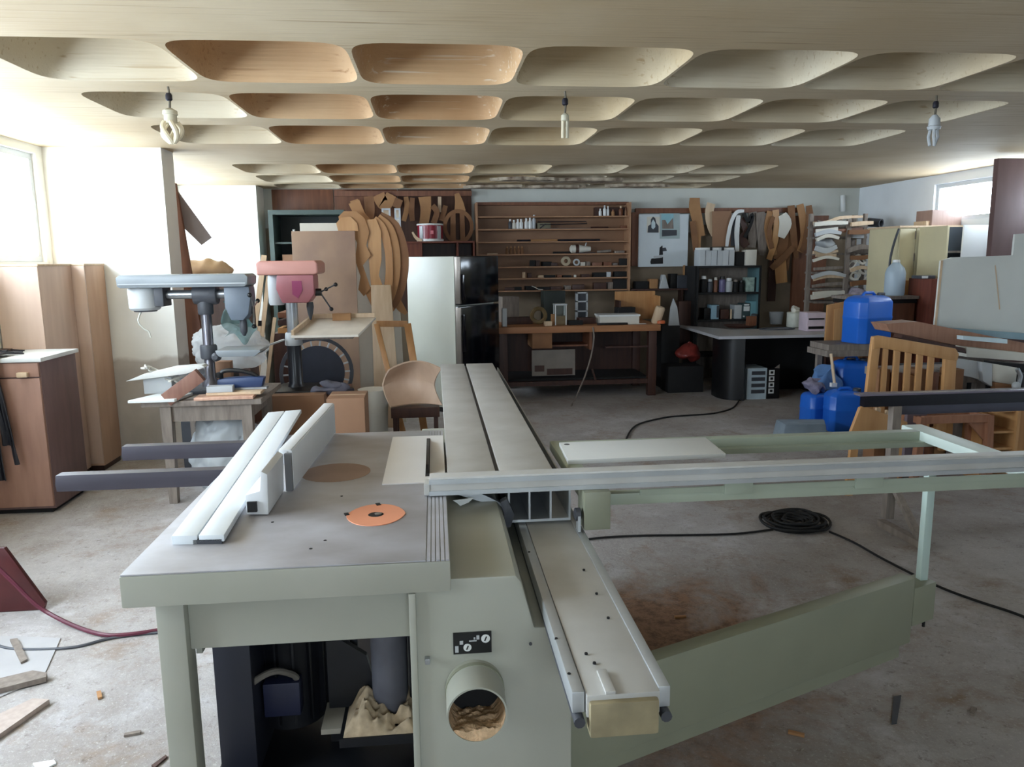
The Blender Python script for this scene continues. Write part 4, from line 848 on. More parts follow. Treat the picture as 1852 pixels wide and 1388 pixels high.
# ---- fridge turned to its side
fr = thing('refrigerator', 'white fridge with glossy black doors turned sideways', 'fridge', (0.25, 7.85, 0))
N_ = V((0.235, 7.5, 0)); e1 = V((-math.cos(math.radians(40)), math.sin(math.radians(40)), 0)); e2 = V((math.sin(math.radians(40)), math.cos(math.radians(40)), 0))
def fbox(a0, a1, b0, b1, z0, z1):
    P_ = lambda a, b, z: N_+e1*a+e2*b+V((0, 0, z))
    return MB().hexa([P_(a0, b0, z0), P_(a1, b0, z0), P_(a1, b1, z0), P_(a0, b1, z0), P_(a0, b0, z1), P_(a1, b0, z1), P_(a1, b1, z1), P_(a0, b1, z1)])
mFW = M('fridge_white', (208, 210, 198), 0.35, 0, 0.05, 2); mFB = M('fridge_black', (8, 9, 16), 0.12, 0, 0.1, 4)
fbox(0.05, 0.67, 0.0, 0.66, 0.05, 1.575).build('body', mFW, fr, bevel=0.006)
fbox(0.05, 0.67, 0.01, 0.65, 0.0, 0.05).build('plinth', mBLACKM, fr)
for z0, z1 in ((1.10, 1.58), (0.06, 1.085)):
    dd = fbox(-0.02, 0.045, 0.0, 0.66, z0, z1).build('door', mFB, fr, bevel=0.012)
    fbox(-0.022, 0.04, -0.004, 0.02, z0+0.01, z1-0.01).build('door_edge', M('brushed_edge', (126, 118, 110), 0.35, 0.6), dd, bevel=0.003)
    fbox(-0.05, -0.022, 0.02, 0.05, (z0+0.05 if z0 > 1 else z1-0.45), (z0+0.3 if z0 > 1 else z1-0.08)).build('handle', mFB, dd, bevel=0.006)
# ---- moulded seat shell on a stool base
ss = thing('seat_shell', 'bent plywood seat shell resting on a low dark chair base', 'seat', (-0.15, 6.0, 0.2))
sa, sb = at(702, 735, Y=5.9), at(800, 656, Y=5.9)
def shell(u, v):
    s = v*2-1
    x = sa.x + 0.06*(math.sin(math.pi*v*1.0)) *-1 + u*0.40 + 0.02*math.cos(s*2); z = sa.z + (sb.z-sa.z)*v
    return (x + 0.03*s*s, 5.9 + 0.10*math.cos(math.pi*(u-0.5)) - 0.12*s*s + 0.1, z - 0.05*(u-0.5)**2*4*(1 if v > 0.5 else 0))
MB().grid(shell, 18, 14, 0.012).build('shell', wood('shell_ply', (206, 178, 154), (190, 160, 136), 3, (3, 3, 1)), ss, smooth=60)
MB().box(sa.x+0.02, sa.x+0.40, 5.9, 6.2, sa.z-0.1, sa.z-0.02).build('base', mDARKW, ss, bevel=0.004)
for dx in (0.05, 0.37):
    for yy in (5.93, 6.17): MB().bar((sa.x+dx, yy, 0), (sa.x+dx, yy, sa.z-0.1), 0.035, 0.035).build('leg', mDARKW, ss)
bx2 = at(670, 706, Y=6.1)
solo('white_tub', MB().lathe([(0.10, 0.0), (0.12, bx2.z-0.02), (0.125, bx2.z), (0.0, bx2.z)], (at(680, 720, Y=6.15).x-0.02, 6.15, 0), n=24, cap=False), mOFFW, 'off-white tub standing left of the seat shell', 'tub')

for k in range(3):
    a, b = at(502, 566+14*k, Y=7.5), at(527, 566+14*k, Y=7.5)
    solo('stacked_batten', MB().box(a.x, b.x+0.1, 7.5, 7.9, a.z-0.05, a.z), (mBROWN, mDARKW, mOAK)[k], '%s brown batten from the top behind the red drill column' % ORD[k], 'batten', 'battens behind the red drill')
solo('batten_chest', MB().box(at(502, 600, Y=7.5).x-0.05, at(527, 600, Y=7.5).x+0.12, 7.5, 7.9, 0, at(502, 594, Y=7.5).z-0.051), mDARKW, 'dark chest under the brown battens', 'chest', bevel=0.004)
# ================================================================ back wall, left part
BY = 9.5
# brown boards lining the wall left of the shelves
wl = thing('wall_boarding', 'wide brown board lining fixed to the back wall at left', 'boarding', (-0.6, 9.52, 0))
for k, (a, b) in enumerate(((-1.9, -1.18), (-1.17, -0.42), (-0.41, 0.48))):
    MB().box(a, b, 9.52, 9.545, 0.9 if k else 2.05, 2.39).build('board', (mBROWN, mBROWN, wood('boarding_dark', (92, 60, 44), (76, 48, 36)))[k], wl, bevel=0.002)
# green steel cabinet with an open front
gc = thing('steel_cabinet', 'dark green open steel cabinet in the back left corner', 'cabinet', (-1.45, 9.2, 0))
mGC = M('dark_green_steel', (70, 84, 80), 0.45, 0, 0.08, 4); gx0, gx1, gz = at(484, 380, Y=9.0).x, at(622, 380, Y=9.0).x, at(550, 380, Y=9.0).z
MB().box(gx0, gx0+0.05, 9.0, 9.44, 0, gz).build('side', mGC, gc); MB().box(gx1-0.05, gx1, 9.0, 9.44, 0, gz).build('side', mGC, gc)
MB().box(gx0+0.05, gx1-0.05, 9.0, 9.44, gz-0.05, gz).build('lintel', mGC, gc)
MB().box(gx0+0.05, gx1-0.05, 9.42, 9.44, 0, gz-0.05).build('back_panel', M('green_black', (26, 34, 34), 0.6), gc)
for z in (1.74, 1.35, 0.9, 0.4): MB().box(gx0+0.05, gx1-0.05, 9.04, 9.42, z, z+0.02).build('shelf', mGC, gc)
for k in range(5):
    x = gx0+0.25+0.12*k; t = thing('small_bottle', '%s small bottle from the left inside the green steel cabinet' % ORD[k], 'bottle', (x, 9.15, 1.76), 'bottles in the green cabinet')
    MB().lathe([(0.028, 0), (0.03, 0.01), (0.03, 0.10), (0.014, 0.12)], (x, 9.15, 1.76), n=14).build('body', (mLGREY, mDGREY, mOFFW)[k % 3], t)
    MB().lathe([(0.014, 0.12), (0.016, 0.122), (0.016, 0.145), (0.01, 0.147)], (x, 9.15, 1.76), n=12).build('cap', mWHITE, t)
solo('brown_carton', MB().box(gx0+0.12, gx0+0.4, 9.06, 9.36, 1.37, 1.62), mCARD, 'brown carton on the lower shelf of the green cabinet', 'carton', bevel=0.004)
# low red-brown cupboard shelf above the fridge
sh = thing('wall_cupboard', 'dark red brown wall shelf above and behind the fridge', 'shelf', (0.0, 9.3, 1.55))
s0, s1 = at(720, 437, Y=9.0), at(862, 437, Y=9.0); mRB = wood('red_brown', (108, 54, 34), (88, 40, 26))
MB().box(s0.x-0.3, s1.x-0.02, 9.0, 9.5, s0.z-0.02, s0.z).build('top_board', mRB, sh)
MB().box(s0.x-0.3, s1.x-0.02, 9.02, 9.5, s0.z-0.34, s0.z-0.32).build('bottom_board', mRB, sh)
for k, xx in enumerate((s0.x-0.3, at(760, 440, Y=9.0).x, at(826, 440, Y=9.0).x, s1.x-0.04)): MB().box(xx, xx+0.02, 9.02, 9.5, s0.z-0.32, s0.z-0.02).build('divider', mRB, sh)
MB().box(s0.x-0.28, at(760, 440, Y=9.0).x, 9.03, 9.045, s0.z-0.32, s0.z-0.02).build('door', mRB, sh)
MB().box(s0.x-0.3, s1.x-0.02, 9.485, 9.5, s0.z-0.32, s0.z-0.02).build('back_panel', mDARKW, sh)
zs = s0.z
# glass doors leaning on it
gl = thing('glass_cabinet_door', 'two narrow glass panes in white frames leaning above the shelf', 'glass door', (-0.35, 9.1, zs))
for px0, px1 in ((690, 708), (713, 726)):
    a, b = at(px0, 377, Y=9.1), at(px1, 436, Y=9.1); zb = zs
    for xa, xb in ((a.x, a.x+0.02), (b.x-0.02, b.x)): MB().box(xa, xb, 9.1, 9.12, zb, a.z).build('stile', mSTEEL, gl)
    for f in (0, 0.36, 0.7, 1): MB().box(a.x+0.02, b.x-0.02, 9.1, 9.12, zb+f*(a.z-zb-0.02), zb+f*(a.z-zb-0.02)+0.02).build('rail', mSTEEL, gl)
    MB().box(a.x+0.02, b.x-0.02, 9.108, 9.112, zb+0.02, a.z-0.02).build('pane', M('bright_mirror', (226, 232, 238), 0.08, 1.0, 0.02), gl, smooth=0)
# red tin drum
rt = thing('red_tin', 'dark red tin with white bands standing on the wall shelf', 'tin', (0.05, 9.15, zs)); tx = at(778, 420, Y=9.15).x; th = at(778, 405, Y=9.15).z-zs
mTIN = M('crimson_tin', (130, 26, 44), 0.3)
MB().lathe([(0.15, 0.03), (0.15, th-0.02)], (tx, 9.17, zs), n=26).build('body', mTIN, rt)
for z0, z1 in ((0.0, 0.03), (th-0.02, th)): MB().lathe([(0.155, z0), (0.158, z0+0.004), (0.158, z1-0.004), (0.15, z1)], (tx, 9.17, zs), n=26).build('band', mWHITE, rt)
for a in (-0.75, 0.75): MB().obox((tx+0.152*math.sin(a), 9.17-0.152*math.cos(a), zs+th/2), (0.05, 0.006, th-0.06), a).build('label', mLGREY, rt)
MB().obox((tx+0.02, 9.017, zs+th*0.5), (0.04, 0.004, 0.04)).build('emblem', M('pink_print', (196, 110, 120), 0.5), rt)
m = MB().xz(rib_px([(746, 420, 3), (752, 430, 5), (762, 437, 7)], 9.05), 9.03, 0.008); 
solo('curved_knife', m, mPALEW, 'small pale curved offcut left of the red tin', 'offcut')
# templates hanging above
def hang(nm, pts, Y, mm, lab, grp, hole=None, t=0.012, k=4):
    return solo(nm, MB().xz(rib_px(pts, Y, k), Y, t), mm, lab, 'template', grp)
LT = [([(640, 362, 14), (652, 392, 14), (664, 412, 12)], mMDF), ([(684, 352, 22), (696, 372, 20), (708, 352, 18)], mMDF), ([(664, 356, 12), (668, 400, 12)], mMDF2), ([(722, 360, 14), (716, 376, 14)], mMDF2),
      ([(734, 356, 8), (736, 376, 9), (730, 400, 8)], mMDF), ([(746, 358, 8), (744, 382, 10), (746, 400, 8)], mMDF2), ([(768, 356, 22), (770, 380, 18), (766, 408, 16)], mMDF), ([(782, 372, 10), (790, 384, 10), (784, 404, 10)], mMDF2), ([(795, 356, 6), (795, 384, 6)], mPALEW), ([(806, 372, 8), (798, 400, 10)], mMDF2)]
for k, (pts, mm) in enumerate(LT): hang('hanging_template', pts, 9.38-0.014*(k % 4), mm, '%s cut board template from the left above the fridge' % ORD[k], 'templates hanging above the fridge')
solo('hanging_rail', MB().box(-1.15, 0.48, 9.40, 9.44, 2.30, 2.36), mBROWN, 'long brown rail for templates just under the ceiling', 'rail')
# round template with slots
rc2 = at(829, 410, Y=9.3); rr = 27*9.3/F
rt2 = thing('round_template', 'round cut-out template with a handle hanging over the fridge', 'template', (rc2.x, 9.3, rc2.z-rr))
MB().ring(circle(rr, 36, 0, 0, rr*1.12), circle(rr*0.76, 36, 0, 0, rr*0.86), (rc2.x, 9.312, rc2.z), (1, 0, 0), (0, 0, 1), 0.014).build('ring', mMDF2, rt2)
MB().xz([(rc2.x-0.10, rc2.z-0.17), (rc2.x-0.035, rc2.z-0.18), (rc2.x-0.03, rc2.z+0.18), (rc2.x-0.09, rc2.z+0.17)], 9.30, 0.01).build('spoke', mMDF2, rt2)
MB().xz([(rc2.x+0.02, rc2.z-0.18), (rc2.x+0.08, rc2.z-0.17), (rc2.x+0.075, rc2.z+0.17), (rc2.x+0.02, rc2.z+0.18)], 9.30, 0.01).build('spoke', mMDF2, rt2)
MB().xz(rib_px([(832, 382, 20), (830, 365, 14), (826, 350, 8)], 9.3), 9.30, 0.012).build('handle', mMDF, rt2)

# ================================================================ wall shelves over the workbench
su = thing('wall_shelf', 'wide brown wall shelf with seven thin boards over the bench', 'shelf', (1.47, 9.4, 1.16))
mSB = wood('shelf_back', (148, 112, 84), (132, 96, 70), 2, (1.5, 3, 3)); mSS = wood('shelf_edge', (168, 128, 96), (152, 112, 82), 3, (0.8, 6, 6))
x0, x1 = 0.53, 2.40
MB().box(x0, x1, 9.50, 9.52, 1.14, 2.19).build('back_panel', mSB, su)
for xx in (x0-0.015, x1-0.01): MB().box(xx, xx+0.025, 9.26, 9.52, 1.14, 2.21).build('side', mSS, su)
SZ = [2.05, 1.90, 1.75, 1.60, 1.45, 1.31, 1.16]
for z in SZ: MB().box(x0+0.01, x1-0.01, 9.27, 9.50, z-0.016, z).build('shelf', mSS, su)
MB().box(x0, x1+0.02, 9.40, 9.52, 2.19, 2.225).build('top_rail', mBROWN, su)
def sx(px, Y=9.38): return at(px, 440, Y=Y).x
def bottle(px, z, w, h, mt, lab, grp, cap=mWHITE, Y=9.36):
    x = sx(px, Y); t = thing('bottle', lab, 'bottle', (x, Y, z), grp)
    MB().lathe([(w*0.46, 0), (w*0.5, 0.004), (w*0.5, h*0.62), (w*0.24, h*0.78)], (x, Y, z), n=14).build('body', mt, t)
    MB().lathe([(w*0.24, h*0.78), (w*0.28, h*0.79), (w*0.28, h*0.98), (w*0.2, h)], (x, Y, z), n=12).build('cap', cap, t)
def sbox(px, z, w, h, d, mt, nm, lab, cat, grp='objects on the wall shelf', rz=0, Y=9.38, bev=0.003):
    x = sx(px, Y); return solo(nm, MB().obox((x, Y, z+h/2+0.0005), (w, d, h), rz), mt, lab, cat, grp, bevel=bev)
# top shelf: dark carton with jars
x = sx(1110); tt = thing('dark_carton', 'dark open carton of small bottles at the right of top shelf', 'carton', (x, 9.38, 2.05))
MB().box(sx(1076), sx(1139)-0.03, 9.40, 9.48, 2.051, 2.16).build('carton_back', mDARKW, tt)
for k, (px, w, h) in enumerate(((1085, 0.035, 0.09), (1093, 0.04, 0.13), (1099, 0.03, 0.12), (1108, 0.04, 0.08), (1122, 0.05, 0.12), (1131, 0.03, 0.10))):
    bottle(px, 2.051, w, h, (mWHITE, mWHITE, mWHITE, mMDF, mBROWN, mCARD)[k], '%s bottle from the left in the group on the top shelf' % ORD[k], 'bottles on the top shelf', (mWHITE, mLGREY, mWHITE, mBROWN, mPALEW, mBROWN)[k])
for k, px in enumerate((923, 930, 937, 943, 952, 959, 966)):
    bottle(px, 1.901, 0.045, (0.12, 0.11, 0.12, 0.12, 0.13, 0.14, 0.17)[k], (mDGREY, mOFFW, mWHITE, mWHITE, mWHITE, mWHITE, mLGREY)[k], '%s white bottle from the left on the second shelf' % ORD[k], 'white bottles on the second shelf', mWHITE)
sbox(983, 1.90, 0.16, 0.07, 0.12, M('olive_box', (108, 104, 84), 0.6), 'grey_box', 'grey olive box beside the white bottles on the second shelf', 'box')
def rod(px0, px1, z0, z1, r, mt, nm, lab, cat='tool', grp='objects on the wall shelf', Y=9.36):
    a, b = sx(px0, Y), sx(px1, Y); return solo(nm, MB().tube([(a, Y, z0+r), (a*0.5+b*0.5, Y-0.005, (z0+z1)/2+r), (b, Y+0.01, z1+r)], r, 8), mt, lab, cat, grp)
hs = thing('hand_saw', 'long thin frame saw lying on the second shelf', 'saw', (sx(1010), 9.33, 1.90))
MB().tube([(sx(972), 9.32, 1.985), (sx(1058), 9.32, 1.985), (sx(1060), 9.32, 1.96), (sx(975), 9.32, 1.95)], 0.006, 6).build('frame', mIRON, hs)
MB().bar((sx(985), 9.32, 1.905), (sx(1066), 9.32, 1.905), 0.02, 0.008).build('blade', mDGREY, hs); MB().bar((sx(975), 9.32, 1.905), (sx(985), 9.32, 1.96), 0.012, 0.012).build('strut', mIRON, hs)
rod(1068, 1100, 1.9005, 1.9005, 0.012, mDARKW, 'chisel', 'dark wooden chisel at the right of the second shelf'); sbox(1128, 1.90, 0.09, 0.035, 0.06, mBROWN, 'wood_block', 'small brown block at the right end of second shelf', 'block')
rod(935, 960, 1.7505, 1.7505, 0.012, mIRON, 'file', 'dark file at the left of the third shelf'); rod(960, 1008, 1.7505, 1.7505, 0.014, mMDF, 'wood_rod', 'pale wooden rod in the middle of the third shelf', 'rod'); rod(1009, 1085, 1.7505, 1.7505, 0.013, mIRON, 'metal_bar', 'long dark metal bar at the right of third shelf', 'bar')
for k, px in enumerate((917, 924, 931, 938, 944)): bottle(px, 1.601, 0.035, 0.095, mMDF2, '%s small brown bottle from the left on the fourth shelf' % ORD[k], 'brown bottles on the fourth shelf', mMDF)
solo('flat_offcut', MB().box(sx(880), sx(899), 9.30, 9.40, 1.6005, 1.612), mPALEW, 'flat pale offcut at the left end of the fourth shelf', 'offcut', 'objects on the wall shelf')
sa_ = thing('power_tool', 'white and grey power tool lying on the fourth shelf', 'power tool', (sx(1050), 9.36, 1.60))
MB().lathe([(0.02, -0.14), (0.05, -0.12), (0.055, -0.02), (0.04, 0.03), (0.03, 0.12)], (sx(1050), 9.36, 1.655), axis=(1, 0, 0), n=16).build('body', mOFFW, sa_); MB().lathe([(0.056, -0.07), (0.058, -0.06), (0.058, -0.035), (0.056, -0.03)], (sx(1050), 9.36, 1.655), axis=(1, 0, 0), n=16).build('grip_band', mDARKW, sa_)
MB().box(sx(1040), sx(1075), 9.31, 9.41, 1.6005, 1.612).build('sole', mIRON, sa_); MB().cyl((sx(1058), 9.36, 1.69), (sx(1060), 9.36, 1.735), 0.008, n=8).build('switch', mLGREY, sa_)
rod(1000, 1036, 1.6005, 1.6005, 0.013, mBLACKM, 'file', 'black file left of the power tool on fourth shelf'); rod(1080, 1105, 1.6005, 1.615, 0.016, mOLDW, 'sanding_stick', 'grey sanding stick right of the power tool', 'stick'); sbox(1120, 1.60, 0.12, 0.03, 0.08, mOLDW, 'grey_block', 'flat grey block near right end of the fourth shelf', 'block')
F5 = [(963, 0.07, 0.075, mBLACKM), (972, 0.05, 0.07, mDARKW), (988, 0.11, 0.055, mBLACKM), (1003, 0.08, 0.04, mDARKW), (1053, 0.06, 0.045, mOFFW), (1062, 0.05, 0.05, mOLDW), (1080, 0.12, 0.04, mBROWN), (1098, 0.10, 0.045, mBROWN), (1111, 0.06, 0.03, mOLDW), (1127, 0.10, 0.085, mBLACKM)]
for k, (px, w, h, mt) in enumerate(F5): sbox(px, 1.45, w, h, 0.09, mt, 'small_tool_box', '%s small box from the left on the fifth shelf' % ORD[k], 'box', 'boxes on the fifth shelf', 0.2*((k % 3)-1))
solo('tape_roll', MB().ring(circle(0.058, 24), circle(0.026, 24), (sx(1022), 9.36, 1.452+0.058), (1, 0, 0), (0, 0, 1), 0.045), M('beige_tape', (172, 158, 132), 0.6), 'larger beige tape roll standing on the fifth shelf', 'tape roll', 'objects on the wall shelf')
solo('tape_roll', MB().ring(circle(0.042, 24), circle(0.024, 24), (sx(1041), 9.34, 1.452+0.042), (1, 0, 0), (0, 0, 1), 0.03), mLGREY, 'smaller grey tape roll standing on the fifth shelf', 'tape roll', 'objects on the wall shelf')
F6 = [(947, 0.035, 0.07, mPALEW), (957, 0.05, 0.06, mDARKW), (977, 0.06, 0.03, mPALEW), (994, 0.14, 0.03, mBLACKM), (1011, 0.06, 0.035, mBROWN), (1024, 0.10, 0.025, mBLACKM), (1040, 0.03, 0.03, mOFFW), (1058, 0.10, 0.035, mDARKW), (1087, 0.2, 0.055, mBLACKM), (1101, 0.055, 0.06, mLGREY), (1125, 0.2, 0.065, mBLACKM)]
for k, (px, w, h, mt) in enumerate(F6): sbox(px, 1.31, w, h, 0.09, mt, 'small_tool_box', '%s small box from the left on the sixth shelf' % ORD[k], 'box', 'boxes on the sixth shelf', 0.15*((k % 3)-1))
F7 = [(921, 0.12, 0.035, mDARKW), (935, 0.1, 0.04, mBLACKM), (958, 0.12, 0.05, mBLACKM), (983, 0.16, 0.035, mBLACKM), (1005, 0.14, 0.04, mDARKW), (1026, 0.07, 0.05, mOLDW), (1046, 0.15, 0.06, mDARKW), (1085, 0.16, 0.08, mDARKW), (1103, 0.06, 0.085, mOLDW), (1125, 0.22, 0.12, mBLACKM)]
for k, (px, w, h, mt) in enumerate(F7): sbox(px, 1.16, w, h, 0.09, mt, 'small_tool_box', '%s dark tool box from the left on the lowest shelf' % ORD[k], 'box', 'boxes on the lowest shelf', 0.15*((k % 3)-1))
solo('bent_wire', MB().tube(smoothline([(sx(960), 9.31, 1.21), (sx(966), 9.30, 1.195), (sx(972), 9.29, 1.172), (sx(980), 9.30, 1.166)]), 0.005, 6), mOFFW, 'short white bent wire on the lowest shelf', 'wire', 'objects on the wall shelf')

# ================================================================ workbench
wbn = thing('workbench', 'long brown workbench with dark lower shelf under wall shelves', 'workbench', (1.6, 8.55, 0))
bz = at(1050, 590, Y=8.2).z; bx0, bx1 = at(905, 590, Y=8.2).x-0.06, at(1195, 592, Y=8.2).x
MB().box(bx0, bx1, 8.2, 9.05, bz-0.07, bz).build('bench_top', wood('bench_wood', (170, 118, 78), (148, 98, 62), 3, (0.8, 6, 6)), wbn, bevel=0.004)
for x in (bx0+0.05, bx1-0.12):
    for y in (8.24, 8.92): MB().box(x, x+0.09, y, y+0.09, 0, bz-0.07).build('leg', mDARKW, wbn, bevel=0.003)
MB().box(bx0+0.14, bx1-0.12, 8.26, 8.30, 0.14, 0.19).build('stretcher', mDARKW, wbn); MB().box(bx0+0.1, bx1-0.1, 8.32, 8.95, 0.19, 0.21).build('lower_shelf', mBLACKM, wbn)
MB().box(bx0+0.1, bx1-0.08, 9.0, 9.03, 0.05, bz-0.07).build('back_board', mDARKW, wbn)
a, b = at(962, 606, Y=8.3), at(1066, 628, Y=8.3)
dw = MB().box(a.x, a.x+0.22, 8.26, 8.7, b.z, bz-0.075).build('drawer', mMDF2, wbn, bevel=0.003); MB().box(a.x+0.22, b.x, 8.40, 8.7, b.z, b.z+0.02).build('drawer_shelf', mBROWN, wbn)
MB().box(b.x, b.x+0.03, 8.3, 8.7, b.z-0.03, bz-0.07).build('drawer_divider', mBROWN, wbn)
a, b = at(1094, 628, Y=8.3), at(1184, 688, Y=8.3)
for p, q in (((a.x, a.z), (b.x, a.z)), ((b.x, a.z), (b.x, b.z)), ((a.x-0.1, b.z), (b.x, b.z)), ((a.x-0.15, b.z+0.15), (a.x-0.1, b.z))): MB().bar((p[0], 8.28, p[1]), (q[0], 8.28, q[1]), 0.02, 0.02).build('lower_frame', mDARKW, wbn)
a, b = at(962, 634, Y=8.4), at(1040, 674, Y=8.4)
pc2 = thing('white_placard', 'dim white placard with dark stains leaning under the workbench', 'placard', (a.x, 8.4, 0.2))
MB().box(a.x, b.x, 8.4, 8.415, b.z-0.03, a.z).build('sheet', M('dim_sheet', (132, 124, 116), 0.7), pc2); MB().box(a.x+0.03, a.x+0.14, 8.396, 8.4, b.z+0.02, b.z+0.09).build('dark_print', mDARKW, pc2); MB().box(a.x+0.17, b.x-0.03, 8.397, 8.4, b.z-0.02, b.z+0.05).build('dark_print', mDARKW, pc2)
BZ = bz+0.0008
def bpx(px, Y): return at(px, 580, Y=Y).x
# bench top things
g = 'tools on the workbench'
tr2 = thing('wire_coil', 'round brown coil standing at the left of the workbench', 'coil', (bpx(975, 8.55), 8.55, BZ)); cc = V((bpx(974, 8.55), 8.55, BZ+0.10))
for r in (0.07, 0.085): MB().tube([cc+V((r*math.cos(t), 0.02*math.sin(2*t), r*math.sin(t))) for t in [2*math.pi*k/28 for k in range(29)]], 0.016, 8).build('loop', M('olive_rope', (112, 92, 58), 0.7), tr2)
jr = thing('glass_jar', 'square glass jar with pale lid on the workbench', 'jar', (bpx(1013, 8.4), 8.4, BZ)); jx = bpx(1013, 8.4); jt = at(1013, 552, Y=8.4).z-BZ
MB().box(jx-0.06, jx+0.06, 8.36, 8.47, BZ+0.003, BZ+jt*0.45).build('contents', M('amber_fill', (120, 92, 54), 0.6), jr); 
for xx, yy in ((-0.065, 8.35), (0.055, 8.35), (-0.065, 8.47), (0.055, 8.47)): MB().box(jx+xx, jx+xx+0.01, yy, yy+0.01, BZ, BZ+jt).build('edge', mWHITE, jr)
MB().box(jx-0.064, jx+0.064, 8.352, 8.478, BZ, BZ+jt).build('glass', mGLASS, jr, smooth=0); MB().box(jx-0.07, jx+0.07, 8.345, 8.485, BZ+jt, BZ+jt+0.015).build('lid', mLGREY, jr)
bb = thing('white_drawer_box', 'long white box with lipped rim on the workbench', 'box', (bpx(1120, 8.4), 8.4, BZ)); a = at(1085, 570, Y=8.38); b = at(1156, 586, Y=8.38)
MB().box(a.x, b.x, 8.38, 8.62, BZ, a.z-0.02).build('body', mOFFW, bb); MB().box(a.x-0.01, b.x+0.01, 8.37, 8.63, a.z-0.02, a.z).build('rim', mWHITE, bb)
kn = thing('knife', 'dark handled long flat knife lying on the workbench edge', 'knife', (bpx(1125, 8.26), 8.26, BZ))
MB().bar((bpx(1080, 8.26), 8.26, BZ+0.012), (bpx(1135, 8.26), 8.26, BZ+0.012), 0.035, 0.022).build('handle', mBLACK, kn, bevel=0.004); MB().bar((bpx(1135, 8.26), 8.26, BZ+0.006), (bpx(1168, 8.26), 8.27, BZ+0.006), 0.04, 0.006).build('blade', mOFFW, kn)
cy = thing('grinder', 'pale cylinder grinder with orange end at the bench corner', 'tool', (bpx(1188, 8.4), 8.4, BZ))
MB().lathe([(0.045, -0.1), (0.055, -0.08), (0.055, 0.08), (0.045, 0.1)], (bpx(1188, 8.4), 8.36, BZ+0.09), axis=(0.25, -0.2, 1), n=18).build('body', mPALEW, cy); MB().lathe([(0.05, 0), (0.05, 0.03), (0.03, 0.035)], (bpx(1192, 8.4), 8.34, BZ), axis=(0, 0, 1), n=16).build('end', M('orange_plastic', (196, 96, 50), 0.4), cy)
lt2 = thing('lantern', 'tall narrow metal lantern at the back of the workbench', 'lantern', (bpx(1052, 8.8), 8.8, BZ)); a, b = at(1043, 529, Y=8.8), at(1063, 566, Y=8.8)
for xx in (a.x, b.x-0.015): MB().box(xx, xx+0.015, 8.8, 8.9, BZ, a.z).build('post', mLGREY, lt2)
for f in (0.03, 0.35, 0.68, 0.98): MB().box(a.x, b.x, 8.8, 8.9, BZ+f*(a.z-BZ)-0.008, BZ+f*(a.z-BZ)+0.008).build('tier', mLGREY, lt2)
MB().box(a.x+0.015, b.x-0.015, 8.85, 8.86, BZ, a.z).build('panel', mDGREY, lt2)
a, b = at(1115, 528, Y=8.9), at(1187, 572, Y=8.9)
ob = thing('chipboard_box', 'orange brown open wooden box standing on the bench', 'box', (a.x, 8.95, BZ))
MB().box(a.x, b.x, 8.97, 8.99, BZ, a.z).build('back_panel', mOAK, ob); MB().box(b.x-0.02, b.x, 8.75, 8.97, BZ, a.z-0.05).build('side', mOAK, ob); MB().box(a.x, a.x+0.02, 8.75, 8.97, BZ, a.z-0.1).build('side', mDARKW, ob)
sbx = lambda px, py, w, h, d, Y, mt, nm, lab, cat: solo(nm, MB().obox((at(px, py, Y=Y).x, Y, BZ+h/2), (w, d, h), 0.15), mt, lab, cat, g, bevel=0.004)
sbx(1130, 560, 0.22, 0.16, 0.12, 8.8, mBLACKM, 'black_tool_case', 'black tool case inside the orange brown box', 'case')
sbx(1060, 580, 0.2, 0.07, 0.1, 8.5, mDARKW, 'dark_plane', 'dark wooden plane in the middle of the bench', 'plane')
sbx(1040, 585, 0.16, 0.05, 0.08, 8.36, mBLACKM, 'dark_tool', 'small black tool lying left of the white box', 'tool')
sbx(991, 588, 0.08, 0.05, 0.06, 8.3, mPALEW, 'pale_block', 'small pale block in front of the glass jar', 'block')
sbx(1001, 570, 0.05, 0.12, 0.05, 8.42, mMDF, 'wooden_post', 'short upright wooden stick left of the glass jar', 'stick')
sbx(935, 584, 0.34, 0.08, 0.12, 8.6, mDARKW, 'dark_crate', 'low dark crate at the left end of the bench', 'crate')
sbx(912, 575, 0.05, 0.2, 0.05, 8.32, mLGREY, 'spray_can', 'thin grey tube at the left end of the bench', 'tube')
sbx(920, 540, 0.2, 0.3, 0.2, 8.9, mOLDW, 'grey_carton', 'dim grey carton at the back left of the bench', 'carton')
sbx(1000, 540, 0.26, 0.36, 0.15, 8.92, M('green_black_box', (34, 42, 38), 0.5), 'green_case', 'dark green upright case behind the glass jar', 'case')
solo('hanging_cable', MB().tube(smoothline([tuple(at(1072, 592, Y=8.19)), tuple(at(1074, 610, Y=8.17)), tuple(at(1070, 640, Y=8.15)), tuple(at(1058, 680, Y=8.1)), tuple(at(1040, 722, Z=0.012)), tuple(at(1033, 735, Z=0.008))]), 0.009, 6), mOLDW, 'grey cable dropping from the bench edge to the floor', 'cable')

